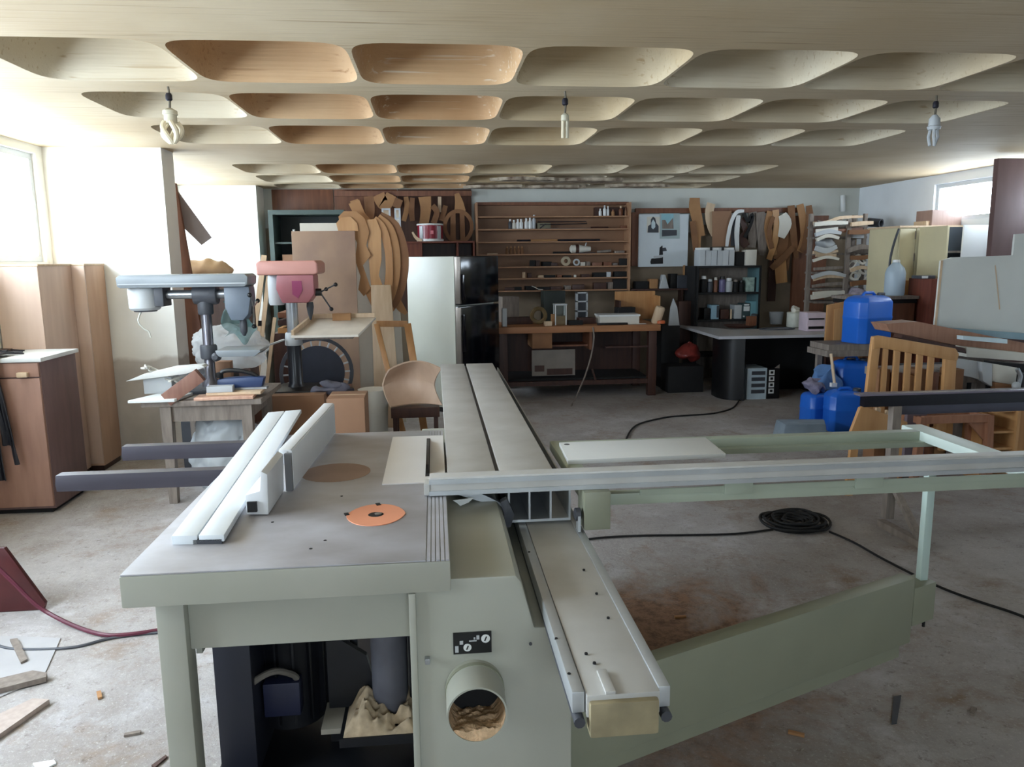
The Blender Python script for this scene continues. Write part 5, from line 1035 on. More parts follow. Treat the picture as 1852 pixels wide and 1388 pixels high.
# ================================================================ poster board, rail and hanging templates
pb = thing('notice_board', 'white notice board with printed pictures on the back wall', 'notice board', (2.85, 9.45, 1.44))
Yp = 9.42; a, b = at(1156, 388, Y=Yp), at(1243, 482, Y=Yp)
MB().box(a.x, b.x, Yp, Yp+0.03, b.z, a.z).build('board', M('notice_white', (206, 214, 218), 0.5, 0, 0.03), pb)
def prt(pts, mt, nm, dy=0.003): return MB().xz(poly_px(pts, Yp), Yp-dy, 0.002).build(nm, mt, pb)
prt([(1170, 392), (1194, 392), (1194, 421), (1170, 421)], mOFFW, 'picture_sheet')
prt([(1171, 421), (1172, 409), (1177, 406), (1177, 397), (1181, 392), (1185, 395), (1187, 404), (1191, 409), (1191, 421)], mDGREY, 'dark_print', 0.004)
prt([(1178, 412), (1178, 403), (1181, 397), (1185, 403), (1185, 411), (1181, 415)], M('pale_blue_print', (200, 216, 220), 0.5), 'pale_print', 0.005)
prt([(1193, 386), (1229, 386), (1229, 432), (1193, 432)], M('photo_sheet', (164, 180, 180), 0.4), 'picture_sheet', 0.005)
prt([(1196, 387), (1218, 387), (1218, 414), (1196, 414)], M('sky_print', (140, 186, 196), 0.4), 'picture', 0.006); prt([(1197, 398), (1203, 398), (1207, 406), (1217, 394), (1218, 414), (1197, 414)], mOLDW, 'picture', 0.007)
prt([(1197, 416), (1224, 416), (1224, 426), (1197, 428)], mDGREY, 'dark_print', 0.006); prt([(1193, 448), (1198, 444), (1199, 461), (1192, 462)], mBLACK, 'dark_print'); prt([(1197, 449), (1204, 448), (1206, 454), (1199, 455)], mDGREY, 'dark_print'); prt([(1176, 474), (1178, 468), (1199, 465), (1199, 477), (1177, 478)], mBLACK, 'dark_print'); prt([(1182, 463), (1198, 462), (1198, 466), (1182, 468)], mLGREY, 'pale_print', 0.004)
solo('board_post', MB().box(at(1143, 400, Y=9.45).x, at(1156, 400, Y=9.45).x, 9.45, 9.52, 1.44, 2.1), mBROWN, 'narrow brown board between wall shelf and notice board', 'board')
rl = solo('template_rail', MB().box(at(1150, 376, Y=9.46).x, at(1445, 376, Y=9.46).x, 9.46, 9.52, 2.09, 2.15), mBROWN, 'long brown wooden rail carrying templates on the back wall', 'rail')
HT = [([(1256, 358, 14), (1256, 376, 16), (1261, 400, 15), (1266, 428, 14)], mMDF, 0), ([(1286, 368, 12), (1282, 386, 12), (1285, 408, 11), (1291, 426, 8)], mPALEW, 1), ([(1252, 400, 8), (1256, 430, 9), (1258, 455, 7)], mMDF2, 2), ([(1262, 425, 8), (1262, 448, 7)], mMDF, 1), ([(1305, 382, 28), (1304, 446, 26)], mCARD, 3),
      ([(1345, 382, 4), (1332, 384, 5), (1322, 402, 5), (1316, 430, 5), (1314, 446, 4)], mWHITE, 5), ([(1335, 390, 6), (1332, 420, 7), (1333, 455, 5)], mWHITE, 4), ([(1328, 392, 10), (1324, 445, 9)], mDGREY, 2), ([(1345, 386, 5), (1352, 400, 4), (1360, 388, 5), (1358, 405, 4), (1346, 430, 5)], mBLACKM, 5), ([(1340, 395, 8), (1348, 420, 8), (1342, 432, 12), (1350, 446, 10)], mDARKW, 3),
      ([(1360, 384, 12), (1362, 410, 14), (1358, 448, 12)], mOLDW, 1), ([(1374, 384, 13), (1376, 410, 14), (1378, 445, 12), (1376, 462, 8)], mOLDW, 2), ([(1392, 382, 8), (1388, 410, 10), (1394, 440, 12), (1400, 462, 8)], mMDF, 3), ([(1402, 380, 9), (1404, 410, 9), (1400, 440, 9), (1390, 470, 8)], mBEECH, 4), ([(1398, 392, 6), (1390, 420, 6), (1396, 450, 6)], mMDF2, 5),
      ([(1414, 388, 12), (1420, 405, 18), (1412, 430, 10)], mOFFW, 5), ([(1418, 400, 10), (1414, 440, 18), (1406, 470, 14)], mMDF2, 2), ([(1430, 372, 10), (1432, 400, 10), (1436, 440, 9), (1440, 468, 6)], mMDF2, 3), ([(1446, 370, 10), (1452, 400, 11), (1454, 430, 11), (1446, 456, 9)], mMDF, 4), ([(1462, 372, 8), (1464, 400, 11), (1456, 440, 10), (1448, 455, 6)], mMDF2, 5),
      ([(1434, 448, 8), (1412, 470, 10), (1394, 486, 8)], mMDF2, 5), ([(1410, 470, 17), (1413, 512, 17)], mOAK, 4), ([(1398, 470, 12), (1394, 545, 12)], mDARKW, 1), ([(1426, 400, 9), (1424, 450, 9), (1420, 490, 8)], mMDF2, 1)]
HN = ['broad pale boot-shaped template hanging first on the wall rail', 'curved pale leg template hanging over the white boxes', 'thin brown curved template behind the boot-shaped one', 'short pale template end below the boot-shaped one', 'plain rectangular brown board hanging from the rail', 'thin white bent arm template hanging from the rail', 'straight white strip hanging from the rail', 'dark grey strip hanging behind the white bent arm', 'thin black looped strap hanging from the rail', 'dark brown hooked template hanging from the rail',
      'grey straight template right of the black strap', 'wide grey template fifth from the rail end', 'wavy brown template hanging at the rail middle', 'yellow beech template curving left at its foot', 'thin dark bowed template beside the beech one', 'crumpled pale paper template hanging on the rail', 'wide dark brown template behind the pale paper', 'long thin brown template near the end of the rail', 'bowed brown template second from the rack', 'rightmost curved brown template next to the rack', 'slanting brown strip crossing the low templates', 'square orange oak block hanging lowest of all', 'very dark upright strip hanging to bench height', 'narrow brown strip hanging under the pale paper']
WIDE = 1.3
for k, (pts, mm, lay) in enumerate(HT): solo('hanging_template', MB().xz(rib_px(pts, 9.44-0.015*lay), 9.425-0.015*lay, 0.012), mm, HN[k], 'template', 'templates hanging on the wall rail')

WIDE = 1.0
# ================================================================ black shelf unit with boxes
bs = thing('shelf_unit', 'black shelf unit with teal sides against the back wall', 'shelf', (3.6, 9.2, 0)); Ys = 9.0
mTEAL = M('teal_grey_steel', (92, 124, 128), 0.45, 0, 0.08, 4)
a, b = at(1262, 481, Y=Ys), at(1377, 481, Y=Ys); z1, z2, z3 = at(1320, 481, Y=Ys).z, at(1320, 529, Y=Ys).z, at(1320, 578, Y=Ys).z
MB().box(a.x-0.03, a.x+0.01, Ys, 9.38, 0, z1).build('side', mBLACKM, bs); MB().box(b.x-0.02, b.x, Ys, 9.38, 0, z1).build('side', mTEAL, bs)
for z in (z1, z2, z3, 0.35): MB().box(a.x+0.01, b.x-0.02, Ys, 9.38, z-0.025, z).build('shelf', mBLACKM, bs)
MB().box(a.x+0.01, b.x-0.02, 9.36, 9.38, 0, z1-0.025).build('back_panel', mOLDW, bs)
for px in (1262, 1375): MB().bar((at(px, 481, Y=Ys).x, Ys-0.012, 0), (at(px, 481, Y=Ys).x, Ys-0.012, z1), 0.02, 0.02, (0, 1, 0)).build('post', mBLACKM, bs)
for k in range(3):
    p, q = at(1266+21*k, 452, Y=9.05), at(1286.5+21*k, 478, Y=9.05)
    t = thing('file_box', '%s white file box from the left on the black shelf' % ORD[k], 'file box', ((p.x+q.x)/2, 9.1, z1), 'white file boxes')
    MB().box(p.x, q.x-0.004, 9.05, 9.25, z1+0.001, p.z).build('body', mLGREY, t, bevel=0.003)
    MB().box(p.x+0.004, q.x-0.01, 9.06, 9.24, p.z, p.z+0.025).build('lid', mWHITE, t, bevel=0.003)
    MB().box((p.x+q.x)/2-0.004, (p.x+q.x)/2, 9.046, 9.05, z1+0.01, p.z-0.01).build('seam', mDGREY, t)
    if k < 2: MB().box(q.x-0.025, q.x+0.0, 9.03, 9.05, p.z-0.01, p.z+0.03).build('clip', mBLACK, t)
p, q = at(1350, 452, Y=9.05), at(1368, 478, Y=9.05); solo('beige_box', MB().box(p.x, q.x, 9.05, 9.2, z1+0.001, p.z), mOFFW, 'beige grey box at the right end of the black shelf top', 'box', bevel=0.004)
p, q = at(1334, 456, Y=9.05), at(1350, 478, Y=9.05); solo('dark_box', MB().box(p.x, q.x, 9.1, 9.25, z1+0.001, p.z), mBLACKM, 'dark box between white and beige boxes on the shelf', 'box')
g2 = 'goods on the black shelf'
B1 = [(1272, 0.09, 0.20, mBLACKM, mWHITE), (1284, 0.07, 0.16, mDGREY, mLGREY), (1294, 0.05, 0.18, mBROWN, mOFFW), (1306, 0.08, 0.19, M('violet_can', (110, 104, 140), 0.4), mBLACK), (1318, 0.09, 0.17, mLGREY, mWHITE), (1330, 0.07, 0.15, mBLACKM, mOLDW), (1341, 0.07, 0.14, mBLACKM, mBLACK)]
for k, (px, w, h, m1, m2) in enumerate(B1):
    x = at(px, 520, Y=9.1).x; t = thing('paint_can', '%s can from the left on the upper black shelf' % ORD[k], 'can', (x, 9.1, z2), g2)
    MB().lathe([(w*0.48, 0.001), (w*0.5, 0.005), (w*0.5, h*0.75), (w*0.35, h*0.82)], (x, 9.1, z2), n=16).build('body', m1, t); MB().lathe([(w*0.36, h*0.82), (w*0.38, h*0.83), (w*0.34, h)], (x, 9.1, z2), n=14).build('cap', m2, t)
p, q = at(1350, 502, Y=9.08), at(1364, 528, Y=9.08); solo('patterned_box', MB().box(p.x, q.x, 9.08, 9.2, z2+0.001, p.z), M('mottled_green', (150, 170, 160), 0.5, 0, 0.4, 20), 'mottled grey green box at the right of the upper shelf', 'box', g2, bevel=0.003)
p, q = at(1365, 502, Y=9.08), at(1371, 528, Y=9.08); solo('dark_book', MB().box(p.x, q.x, 9.08, 9.25, z2+0.001, p.z), mBLACK, 'dark upright book at the right end of upper shelf', 'book', g2)
mTB = M('teal_box', (112, 158, 166), 0.5); 
for px0, px1, py, mt, lab in ((1287, 1300, 552, M('pale_blue_box', (146, 180, 196), 0.5), 'pale blue box standing on the lower black shelf'), (1329, 1341, 552, mLGREY, 'grey striped box on the lower black shelf'), (1343, 1357, 549, M('printed_box', (60, 78, 80), 0.4), 'dark printed box with white spots on lower shelf'), (1357, 1372, 545, mTB, 'plain teal box at the right of the lower shelf'), (1274, 1284, 558, mBLACK, 'small black box at left of the lower shelf'), (1304, 1318, 560, mDARKW, 'dark brown box in the middle of lower shelf')):
    p, q = at(px0, py, Y=9.06), at(px1, 575, Y=9.06); t = thing('goods_box', lab, 'box', ((p.x+q.x)/2, 9.1, z3), g2); MB().box(p.x, q.x, 9.06, 9.22, z3+0.001, p.z).build('carton', mt, t, bevel=0.003)
    if px0 == 1343:
        for u, v, w in ((0.5, 0.85, 0.6), (0.5, 0.5, 0.7), (0.2, 0.1, 0.2)): MB().box(p.x+(q.x-p.x)*(u-w/2), p.x+(q.x-p.x)*(u+w/2), 9.056, 9.06, z3+(p.z-z3)*v, z3+(p.z-z3)*(v+0.1+0.2*(v == 0.5))).build('print', mWHITE, t)
    if px0 == 1287: MB().box(q.x-0.03, q.x-0.005, 9.056, 9.06, z3+0.02, p.z-0.01).build('print', mDGREY, t)
x = at(1322, 570, Y=9.06).x; solo('pale_stick', MB().cyl((x, 9.06, z3), (x, 9.06, z3+0.12), 0.012, n=10), mPALEW, 'pale upright stick on the lower black shelf', 'stick', g2)
# shelf between notice board and black shelf: small things
ws = thing('side_shelf', 'short dark wall shelf under the notice board', 'shelf', (2.85, 9.35, 1.1)); a, b = at(1140, 523, Y=9.3), at(1254, 523, Y=9.3)
MB().box(a.x, b.x, 9.25, 9.54, a.z-0.02, a.z).build('board', mDARKW, ws)
for xx in (a.x+0.1, b.x-0.12): MB().xz([(xx, a.z-0.02), (xx+0.02, a.z-0.02), (xx+0.02, a.z-0.2), (xx, a.z-0.2)], 9.40, 0.14).build('bracket', mDARKW, ws)
zz = a.z+0.001
for k, (px, w, h, mt, nm, lab) in enumerate(((1160, 0.17, 0.09, mBLACKM, 'clamp', 'black clamp at the left of the short wall shelf'), (1181, 0.10, 0.12, mMDF, 'wood_bracket', 'wooden bracket in the middle of short wall shelf'), (1200, 0.12, 0.17, mLGREY, 'white_funnel', 'white tent-shaped box on the short wall shelf'), (1217, 0.09, 0.18, mBLACK, 'black_bottle', 'black upright box near the short shelf end'), (1237, 0.2, 0.16, mDGREY, 'grey_case', 'grey case at the right of the short wall shelf'))):
    x = at(px, 510, Y=9.32).x
    if k == 2: m = MB().xz([(x-w/2, zz), (x+w/2, zz), (x+0.01, zz+h), (x-0.02, zz+h)], 9.28, 0.1)
    else: m = MB().obox((x, 9.34, zz+h/2), (w, 0.1, h), 0.1)
    solo(nm, m, mt, lab, 'tool', 'things on the short wall shelf', bevel=0.004)
m = MB().xz(rib_px([(1237, 480, 4), (1240, 500, 10), (1244, 512, 8)], 9.4), 9.39, 0.01); solo('small_template', m, mMDF, 'small brown template hanging right of the notice board', 'template')
m = MB().xz(poly_px([(1209, 590), (1213, 556), (1218, 540), (1225, 556), (1229, 590)], 8.75), 8.75, 0.02); solo('white_tent_sign', m, mLGREY, 'pale pointed plastic piece standing behind the desk corner', 'plastic piece')
solo('brown_cabinet', bx_px(1228, 545, 1250, 640, 9.12, 0.12), mDARKW, 'dim brown cabinet standing left of the black shelf', 'cabinet', bevel=0.004)

# ================================================================ dark desk
dk = thing('office_desk', 'dark office desk with white top and curved black end', 'desk', (3.4, 7.9, 0)); dz = at(1400, 604, Y=7.88).z
P0 = at(1228, 588, Z=dz); P1 = at(1300, 609, Z=dz); P2 = at(1495, 601, Z=dz); P3 = at(1495, 580, Z=dz); P4 = at(1262, 586, Z=dz)
top = [(P0.x, P0.y), (P1.x, P1.y), (P2.x, P1.y-0.02), (P2.x+0.1, 8.46), (P0.x+0.40, 8.46)]
MB().prism(top, (0, 0, dz-0.03), (1, 0, 0), (0, 1, 0), 0.03).build('desk_top', M('desk_white', (190, 190, 194), 0.35, 0, 0.04), dk)
yf = P1.y+0.05
arc = smoothline([(at(1345, 700, Y=yf).x, yf), (at(1318, 700, Y=yf+0.07).x, yf+0.07), (at(1298, 700, Y=yf+0.22).x, yf+0.22), (at(1287, 690, Y=yf+0.42).x, yf+0.42)], 5)
MB().prism([tuple(q) for q in arc] + [(x+0.03, y+0.03) for x, y in arc][::-1], (0, 0, 0), (1, 0, 0), (0, 1, 0), dz-0.03).build('curved_panel', mBLACK, dk)
ye = 8.42
MB().box(arc[0][0], P2.x, ye-0.02, ye, 0.0, dz-0.03).build('modesty_panel', mBLACKM, dk); MB().box(P2.x-0.03, P2.x, P1.y+0.05, ye-0.02, 0, dz-0.03).build('side_panel', mBLACKM, dk)
DZ = dz+0.001
tr3 = thing('round_tray', 'dark brown round tray lying on the white desk top', 'tray', tuple(at(1340, 592, Z=DZ))); c = at(1338, 592, Z=DZ)
MB().lathe([(0.15, 0.0), (0.19, 0.025), (0.18, 0.027), (0.14, 0.008), (0.0, 0.008)], (c.x, c.y, DZ), n=30, cap=False).build('dish', wood('tray_brown', (92, 58, 46), (72, 44, 36)), tr3)
c = at(1352, 592, Z=DZ); solo('wood_cube', MB().obox((c.x+0.02, c.y-0.05, DZ+0.03+0.05), (0.10, 0.07, 0.11), 0.2), mBROWN, 'brown wooden block standing on the round tray', 'block', bevel=0.003)
c = at(1371, 590, Z=DZ); solo('dark_mug', MB().lathe([(0.035, 0), (0.038, 0.005), (0.038, 0.13), (0.03, 0.14)], (c.x, c.y+0.12, DZ), n=16), mDGREY, 'dark grey upright can behind the round tray', 'can')
rg = at(1412, 597, Z=DZ); solo('flat_ring', MB().ring(circle(0.21, 32, 0, 0, 0.12), circle(0.185, 32, 0, 0, 0.10), (rg.x, rg.y+0.1, DZ), (1, 0, 0), (0, 1, 0), 0.012), mDGREY, 'flat dark ring lying on the white desk top', 'ring')
c = at(1411, 588, Z=DZ); solo('clear_cup', MB().lathe([(0.07, 0), (0.085, 0.15), (0.08, 0.15), (0.065, 0.005), (0.0, 0.005)], (c.x, c.y+0.12, DZ), n=22, cap=False), film('clear_cup_film', (200, 204, 206), 0.35), 'clear plastic cup standing behind the flat ring', 'cup')
pt_ = thing('paint_tub', 'white paint tub with lumpy rag on top of desk', 'tub', tuple(at(1440, 595, Z=DZ))); c = at(1440, 592, Z=DZ)
MB().lathe([(0.085, 0), (0.09, 0.01), (0.09, 0.16), (0.095, 0.165), (0.085, 0.175)], (c.x, c.y+0.05, DZ), n=22).build('body', M('tub_white', (206, 208, 196), 0.5, 0, 0.1, 14), pt_); MB().ball((c.x, c.y+0.05, DZ+0.20), (0.055, 0.05, 0.045), 16, 10).wobble(0.03, 22, 5).build('rag', mOFFW, pt_)
pk = thing('plastic_organizer', 'pale pink plastic drawer box on the desk end', 'drawer box', tuple(at(1475, 595, Z=DZ))); p, q = at(1461, 566, Y=8.05), at(1494, 596, Y=8.05); mPK = M('pale_pink', (224, 206, 218), 0.4)
MB().box(p.x, q.x, 8.05, 8.25, DZ, p.z).build('case', mPK, pk, bevel=0.004); hh = p.z-DZ
for f in (0.12, 0.62): MB().box(p.x+0.015, q.x-0.03, 8.044, 8.05, DZ+hh*f, DZ+hh*(f+0.08+0.06*(f < 0.5))).build('slot', mBLACK, pk)
# carton with product prints
pbx = thing('printed_carton', 'white and black carton with small product prints under desk', 'carton', (3.5, 7.95, 0)); a, b = at(1352, 667, Y=7.84), at(1385, 723, Y=7.84); c = at(1414, 668, Y=7.84)
MB().box(a.x, b.x, 7.84, 8.15, 0, a.z).build('white_half', M('carton_white', (184, 200, 208), 0.5), pbx); MB().box(b.x+0.0005, c.x-0.02, 7.842, 8.15, 0, a.z-0.01).build('black_half', mBLACK, pbx)
for k in range(4):
    z = a.z-0.05-0.068*k
    MB().box(a.x+0.05, b.x-0.02, 7.836, 7.84, z-0.022, z+0.018).build('product_print', mDGREY, pbx); MB().box(b.x+0.025, b.x+0.085, 7.838, 7.842, z-0.028, z+0.026).build('product_print', mWHITE, pbx); MB().box(b.x+0.04, b.x+0.07, 7.835, 7.838, z-0.012, z+0.014).build('symbol', mBLACK, pbx)
MB().prism([(c.x-0.06, a.z-0.01), (c.x+0.0, a.z+0.03), (c.x+0.0, a.z-0.04)], (0, 7.9, 0), (1, 0, 0), (0, 0, 1), 0.004).build('flap', mOLDW, pbx)
rbg = MB().ball((at(1242, 632, Y=8.55).x, 8.5, at(1242, 636, Y=8.55).z), (0.12, 0.09, 0.12), 22, 14).wobble(0.06, 9, 2)
solo('red_bag', rbg, M('dark_red_bag', (120, 40, 34), 0.5, 0, 0.3, 12), 'dark red plastic bag in the shade beside the desk', 'bag', smooth=60)
solo('bag_stand', MB().box(at(1212, 655, Y=8.3).x, at(1276, 655, Y=8.3).x, 8.36, 8.66, 0, at(1242, 652, Y=8.5).z-0.05), mBLACKM, 'black low chest under the dark red bag', 'chest', bevel=0.006)

p, q = at(1197, 590, Y=8.7), at(1230, 590, Y=8.7)
solo('black_pedestal', MB().box(p.x, q.x, 8.7, 9.05, 0, p.z), mBLACKM, 'black pedestal between the workbench and the desk', 'pedestal', bevel=0.005)
# ================================================================ rack of chair parts
rk = thing('parts_rack', 'tall open rack with wooden posts in the back right corner', 'rack', (4.75, 8.7, 0)); YR = 8.5
rx0, rx1 = at(1468, 400, Y=YR).x, at(1568, 400, Y=YR).x
for x, yy in ((rx0, YR), (rx1, YR+0.02), (rx0+0.14, 8.76), (rx1, 8.76)): MB().box(x-0.02, x+0.02, yy, yy+0.04, 0, 2.02).build('post', mOLDW, rk)
p, q = at(1527, 352, Y=YR-0.06), at(1528, 545, Y=YR-0.06); MB().bar((q.x, YR-0.05, 0.0), (q.x, YR-0.05, 1.95), 0.05, 0.03, (0, 1, 0)).build('post', mOLDW, rk)
RZs = [at(1500, y, Y=YR).z for y in (408, 428, 458, 492, 522, 545)]
for z in RZs: MB().box(rx0+0.1, rx1+0.02, YR+0.01, 8.8, z-0.025, z).build('shelf', mOLDW, rk)
RP = [('curved chair rail', 'bowed pale chair rail on the top rack shelf', [(1470, 404, 5), (1495, 402, 6), (1520, 394, 6), (1560, 392, 4)], 0, mPALEW), ('curved chair rail', 'dark chair rail beneath the top of the rack', [(1474, 424, 5), (1515, 418, 7), (1560, 415, 8)], 1, mBROWN),
      ('chair rail', 'pale straight rail on the second rack shelf', [(1475, 418, 6), (1515, 414, 6)], 1, mOFFW), ('chair rail', 'grey rail stack end at the right of the rack', [(1535, 424, 14), (1562, 424, 14)], 1, mLGREY), ('chair rail', 'pale curved seat front on the fourth rack shelf', [(1470, 505, 8), (1495, 498, 10), (1525, 500, 8)], 4, mPALEW),
      ('chair rail', 'white bent rail on the lowest rack shelf', [(1466, 538, 9), (1495, 534, 8), (1525, 528, 6)], 5, mOFFW), ('chair rail', 'grey bent rail above the lowest rack shelf', [(1468, 518, 5), (1500, 514, 6), (1545, 512, 6)], 4, mOLDW), ('chair rail', 'pale rail on the third rack shelf', [(1475, 462, 6), (1512, 462, 6)], 2, mPALEW)]
for k, (nm, lab, pts, lv, mm) in enumerate(RP): solo(nm.replace(' ', '_'), MB().xz(rib_px(pts, YR-0.02-0.016*(k % 3)), YR-0.03-0.016*(k % 3), 0.014 if k % 2 else 0.012), mm, lab, 'chair part', 'chair parts on the rack')
rn2 = random.Random(11)
for k, (px, py, ln, lev) in enumerate(((1474, 404, 60, 0), (1480, 400, 44, 0), (1540, 404, 40, 0), (1476, 423, 46, 1), (1536, 418, 46, 1), (1478, 432, 40, 1), (1534, 452, 50, 2), (1472, 455, 44, 2), (1476, 447, 38, 2), (1538, 464, 44, 3), (1472, 470, 46, 3), (1474, 485, 50, 3), (1540, 488, 36, 3), (1470, 500, 60, 4), (1540, 512, 44, 4), (1472, 530, 56, 5), (1536, 536, 40, 5))):
    bow = rn2.uniform(-7, 7); w = rn2.uniform(5, 9); Yk_ = YR-0.10+0.05*(k % 2)-0.02
    solo('chair_part', MB().xz(rib_px([(px, py+2, w), (px+ln*0.5, py+bow, w*1.1), (px+ln, py-1, w*0.8)], Yk_), Yk_, 0.035), (mOFFW, mOLDW, mPALEW, mLGREY, mMDF2)[k % 5], '%s wooden chair part from the top in the crowded rack' % ORD[k], 'chair part', 'chair parts crowded in the rack')
tubes = [('cardboard_tube', (1535, 452), (1586, 452), 9, mOLDW, 'grey cardboard tube sticking out of the rack'), ('carpet_roll', (1570, 402), (1594, 404), 8, mDGREY, 'dark rolled mat sticking out at the rack top')]
for nm, a, b, r, mm, lab in tubes:
    p, q = at(a[0], a[1], Y=YR+0.1), at(b[0], b[1], Y=YR-0.05); rr_ = r*YR/F
    t = thing(nm, lab, 'tube', tuple(p)); tubewall(MB(), p, q-p, rr_, rr_*0.72, (q-p).length, 22).build('tube', mm, t)
    MB().cyl(p+(q-p)*0.5, p+(q-p)*0.52, rr_*0.72, n=20).build('dark_core', mBLACKM, t)
pl = MB().ball(tuple(at(1492, 440, Y=YR+0.1)), (0.11, 0.09, 0.075), 20, 12).wobble(0.04, 12, 9); solo('white_bundle', pl, mLGREY, 'crumpled white bundle on the second rack shelf', 'bundle', smooth=60)
for k, (px, py, r) in enumerate(((1555, 470, 0.07), (1560, 490, 0.06), (1545, 500, 0.07), (1568, 505, 0.05), (1540, 480, 0.06))):
    c = at(px, py, Y=YR-0.02); m = MB().ring([(r*(1+0.25*math.sin(2*t))*math.cos(t), r*0.75*math.sin(t)) for t in [2*math.pi*i/20 for i in range(20)]], [(r*0.6*math.cos(t), r*0.4*math.sin(t)) for t in [2*math.pi*i/20 for i in range(20)]], (c.x, c.y, c.z), (1, 0, 0.3*(k-2)), (0, 0.3, 1), 0.02)
    solo('scroll_offcut', m, mOFFW, '%s pale scroll cut piece from the top of the rack bundle' % ORD[k], 'chair part', 'scroll pieces on the rack')
rag = MB().grid(lambda u, v: (at(1532+52*u, 530, Y=8.3).x, 8.25+0.35*v, at(1550, 536, Y=8.3).z+0.07*math.sin(3.1*u)*math.sin(2.8*v)), 22, 14, 0.006).wobble(0.05, 9, 6); solo('grey_rag', rag, M('patterned_rag', (150, 142, 156), 0.85, 0, 0.45, 16), 'crumpled grey rag on the bench behind the blue can', 'rag', smooth=60)
solo('white_tube_light', MB().cyl((at(1533, 385, Y=9.4).x, 9.52, at(1533, 382, Y=9.4).z), (at(1533, 355, Y=9.4).x, 9.52, at(1533, 352, Y=9.4).z), 0.03, n=14), mWHITE, 'short white upright tube fixed on the back wall corner', 'tube')
solo('corner_boarding', MB().box(at(1440, 400, Y=9.45).x, at(1500, 400, Y=9.45).x, 9.47, 9.52, 0.8, 2.05), mBROWN, 'rough brown board behind the rack on the wall', 'board')
# ---- low bench behind the can with bottle
lb = thing('low_bench', 'brown bench with grey top under the white bottle', 'bench', (4.4, 7.4, 0)); Yb = 7.0; a, b = at(1560, 537, Y=Yb), at(1662, 545, Y=Yb)
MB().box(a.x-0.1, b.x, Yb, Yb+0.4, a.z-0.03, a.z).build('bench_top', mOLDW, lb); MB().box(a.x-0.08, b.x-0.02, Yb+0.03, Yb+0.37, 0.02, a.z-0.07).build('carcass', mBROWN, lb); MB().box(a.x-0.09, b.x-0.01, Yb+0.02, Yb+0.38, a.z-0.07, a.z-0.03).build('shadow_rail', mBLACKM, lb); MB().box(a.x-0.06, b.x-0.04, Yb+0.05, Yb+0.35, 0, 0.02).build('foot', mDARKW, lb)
bzt = a.z+0.001
wj = thing('plastic_jug', 'white translucent plastic jug standing on the brown bench', 'jug', tuple(at(1617, 532, Y=7.1))); c = at(1617, 530, Y=7.15); jh = at(1617, 470, Y=7.15).z-bzt; jr_ = 18*7.15/F
MB().lathe([(jr_*0.92, 0), (jr_, 0.02), (jr_, jh*0.62), (jr_*0.85, jh*0.76), (jr_*0.4, jh*0.9), (jr_*0.3, jh*0.92)], (c.x, 7.15, bzt), n=26).build('body', film('milky_plastic', (206, 222, 234), 0.9, 0.35), wj); MB().lathe([(jr_*0.36, jh*0.92), (jr_*0.38, jh*0.93), (jr_*0.34, jh)], (c.x, 7.15, bzt), n=18).build('cap', mWHITE, wj)
solo('small_carton', bx_px(1634, 508, 1662, 538, 7.3, 0.2), mOAK, 'small orange brown carton right of the white jug', 'carton', bevel=0.004)
solo('red_brown_cabinet', MB().box(max(at(1655, 505, Y=6.85).x, b.x+0.01), at(1712, 505, Y=6.85).x, 6.85, 7.2, 0, at(1670, 505, Y=6.85).z), wood('red_brown_b', (122, 62, 44), (100, 48, 34)), 'red brown cabinet beside the large pale board', 'cabinet', bevel=0.004)
rdio = thing('small_radio', 'small dark device lying on the red brown cabinet', 'device', tuple(at(1672, 500, Y=6.95))); c = at(1672, 503, Y=6.95); zc_ = at(1670, 505, Y=6.85).z+0.001
MB().box(c.x-0.07, c.x+0.08, 6.9, 7.05, zc_, zc_+0.03).build('body', mDGREY, rdio, bevel=0.006); MB().box(c.x-0.06, c.x+0.0, 6.896, 6.9, zc_+0.004, zc_+0.026).build('label', mWHITE, rdio)
# ---- cream cabinet, open cabinet, brown wardrobe by the right window
cc_ = thing('cream_cabinet', 'tall cream metal cabinet under the right window', 'cabinet', (4.9, 7.4, 0)); Yc = 7.45; a, b = at(1628, 412, Y=Yc), at(1716, 410, Y=Yc)
MB().box(a.x, b.x, Yc+0.02, 8.0, 0.03, a.z).build('body', mCREAM, cc_, bevel=0.004); xm = at(1655, 450, Y=Yc).x
for x0_, x1_ in ((a.x+0.005, xm-0.003), (xm+0.003, b.x-0.005)): MB().box(x0_, x1_, Yc, Yc+0.02, 0.06, a.z-0.01).build('door', mCREAM, cc_, bevel=0.003)
for z in (at(1655, 422, Y=Yc).z, at(1652, 462, Y=Yc).z): MB().box(xm-0.012, xm-0.004, Yc-0.008, Yc, z-0.06, z+0.02).build('handle', mOLDW, cc_)
MB().box(a.x-0.01, min(b.x+0.5, 5.45), Yc-0.01, 8.02, a.z, a.z+0.02).build('cabinet_top', mPALEW, cc_); MB().box(a.x+0.03, b.x-0.03, Yc+0.05, 7.95, 0, 0.03).build('plinth', mBLACKM, cc_)
oc_ = thing('open_cupboard', 'cupboard with a dark opening and one white door', 'cupboard', (5.2, 7.4, 0)); a2, b2 = at(1717, 408, Y=6.95), at(1808, 466, Y=6.95)
MB().box(a2.x, a2.x+0.02, 6.97, 7.40, 0.0, a2.z).build('side', mCREAM, oc_); MB().box(a2.x+0.02, min(b2.x, 5.46), 7.38, 7.40, 0, a2.z).build('back_panel', M('cupboard_dark', (36, 44, 52), 0.7), oc_); MB().box(a2.x+0.02, min(b2.x, 5.46), 6.97, 7.38, 0, 1.2).build('lower_box', mDARKW, oc_); MB().box(a2.x+0.02, min(b2.x, 5.46), 6.99, 7.38, a2.z-0.26, a2.z-0.24).build('shelf', mOLDW, oc_)
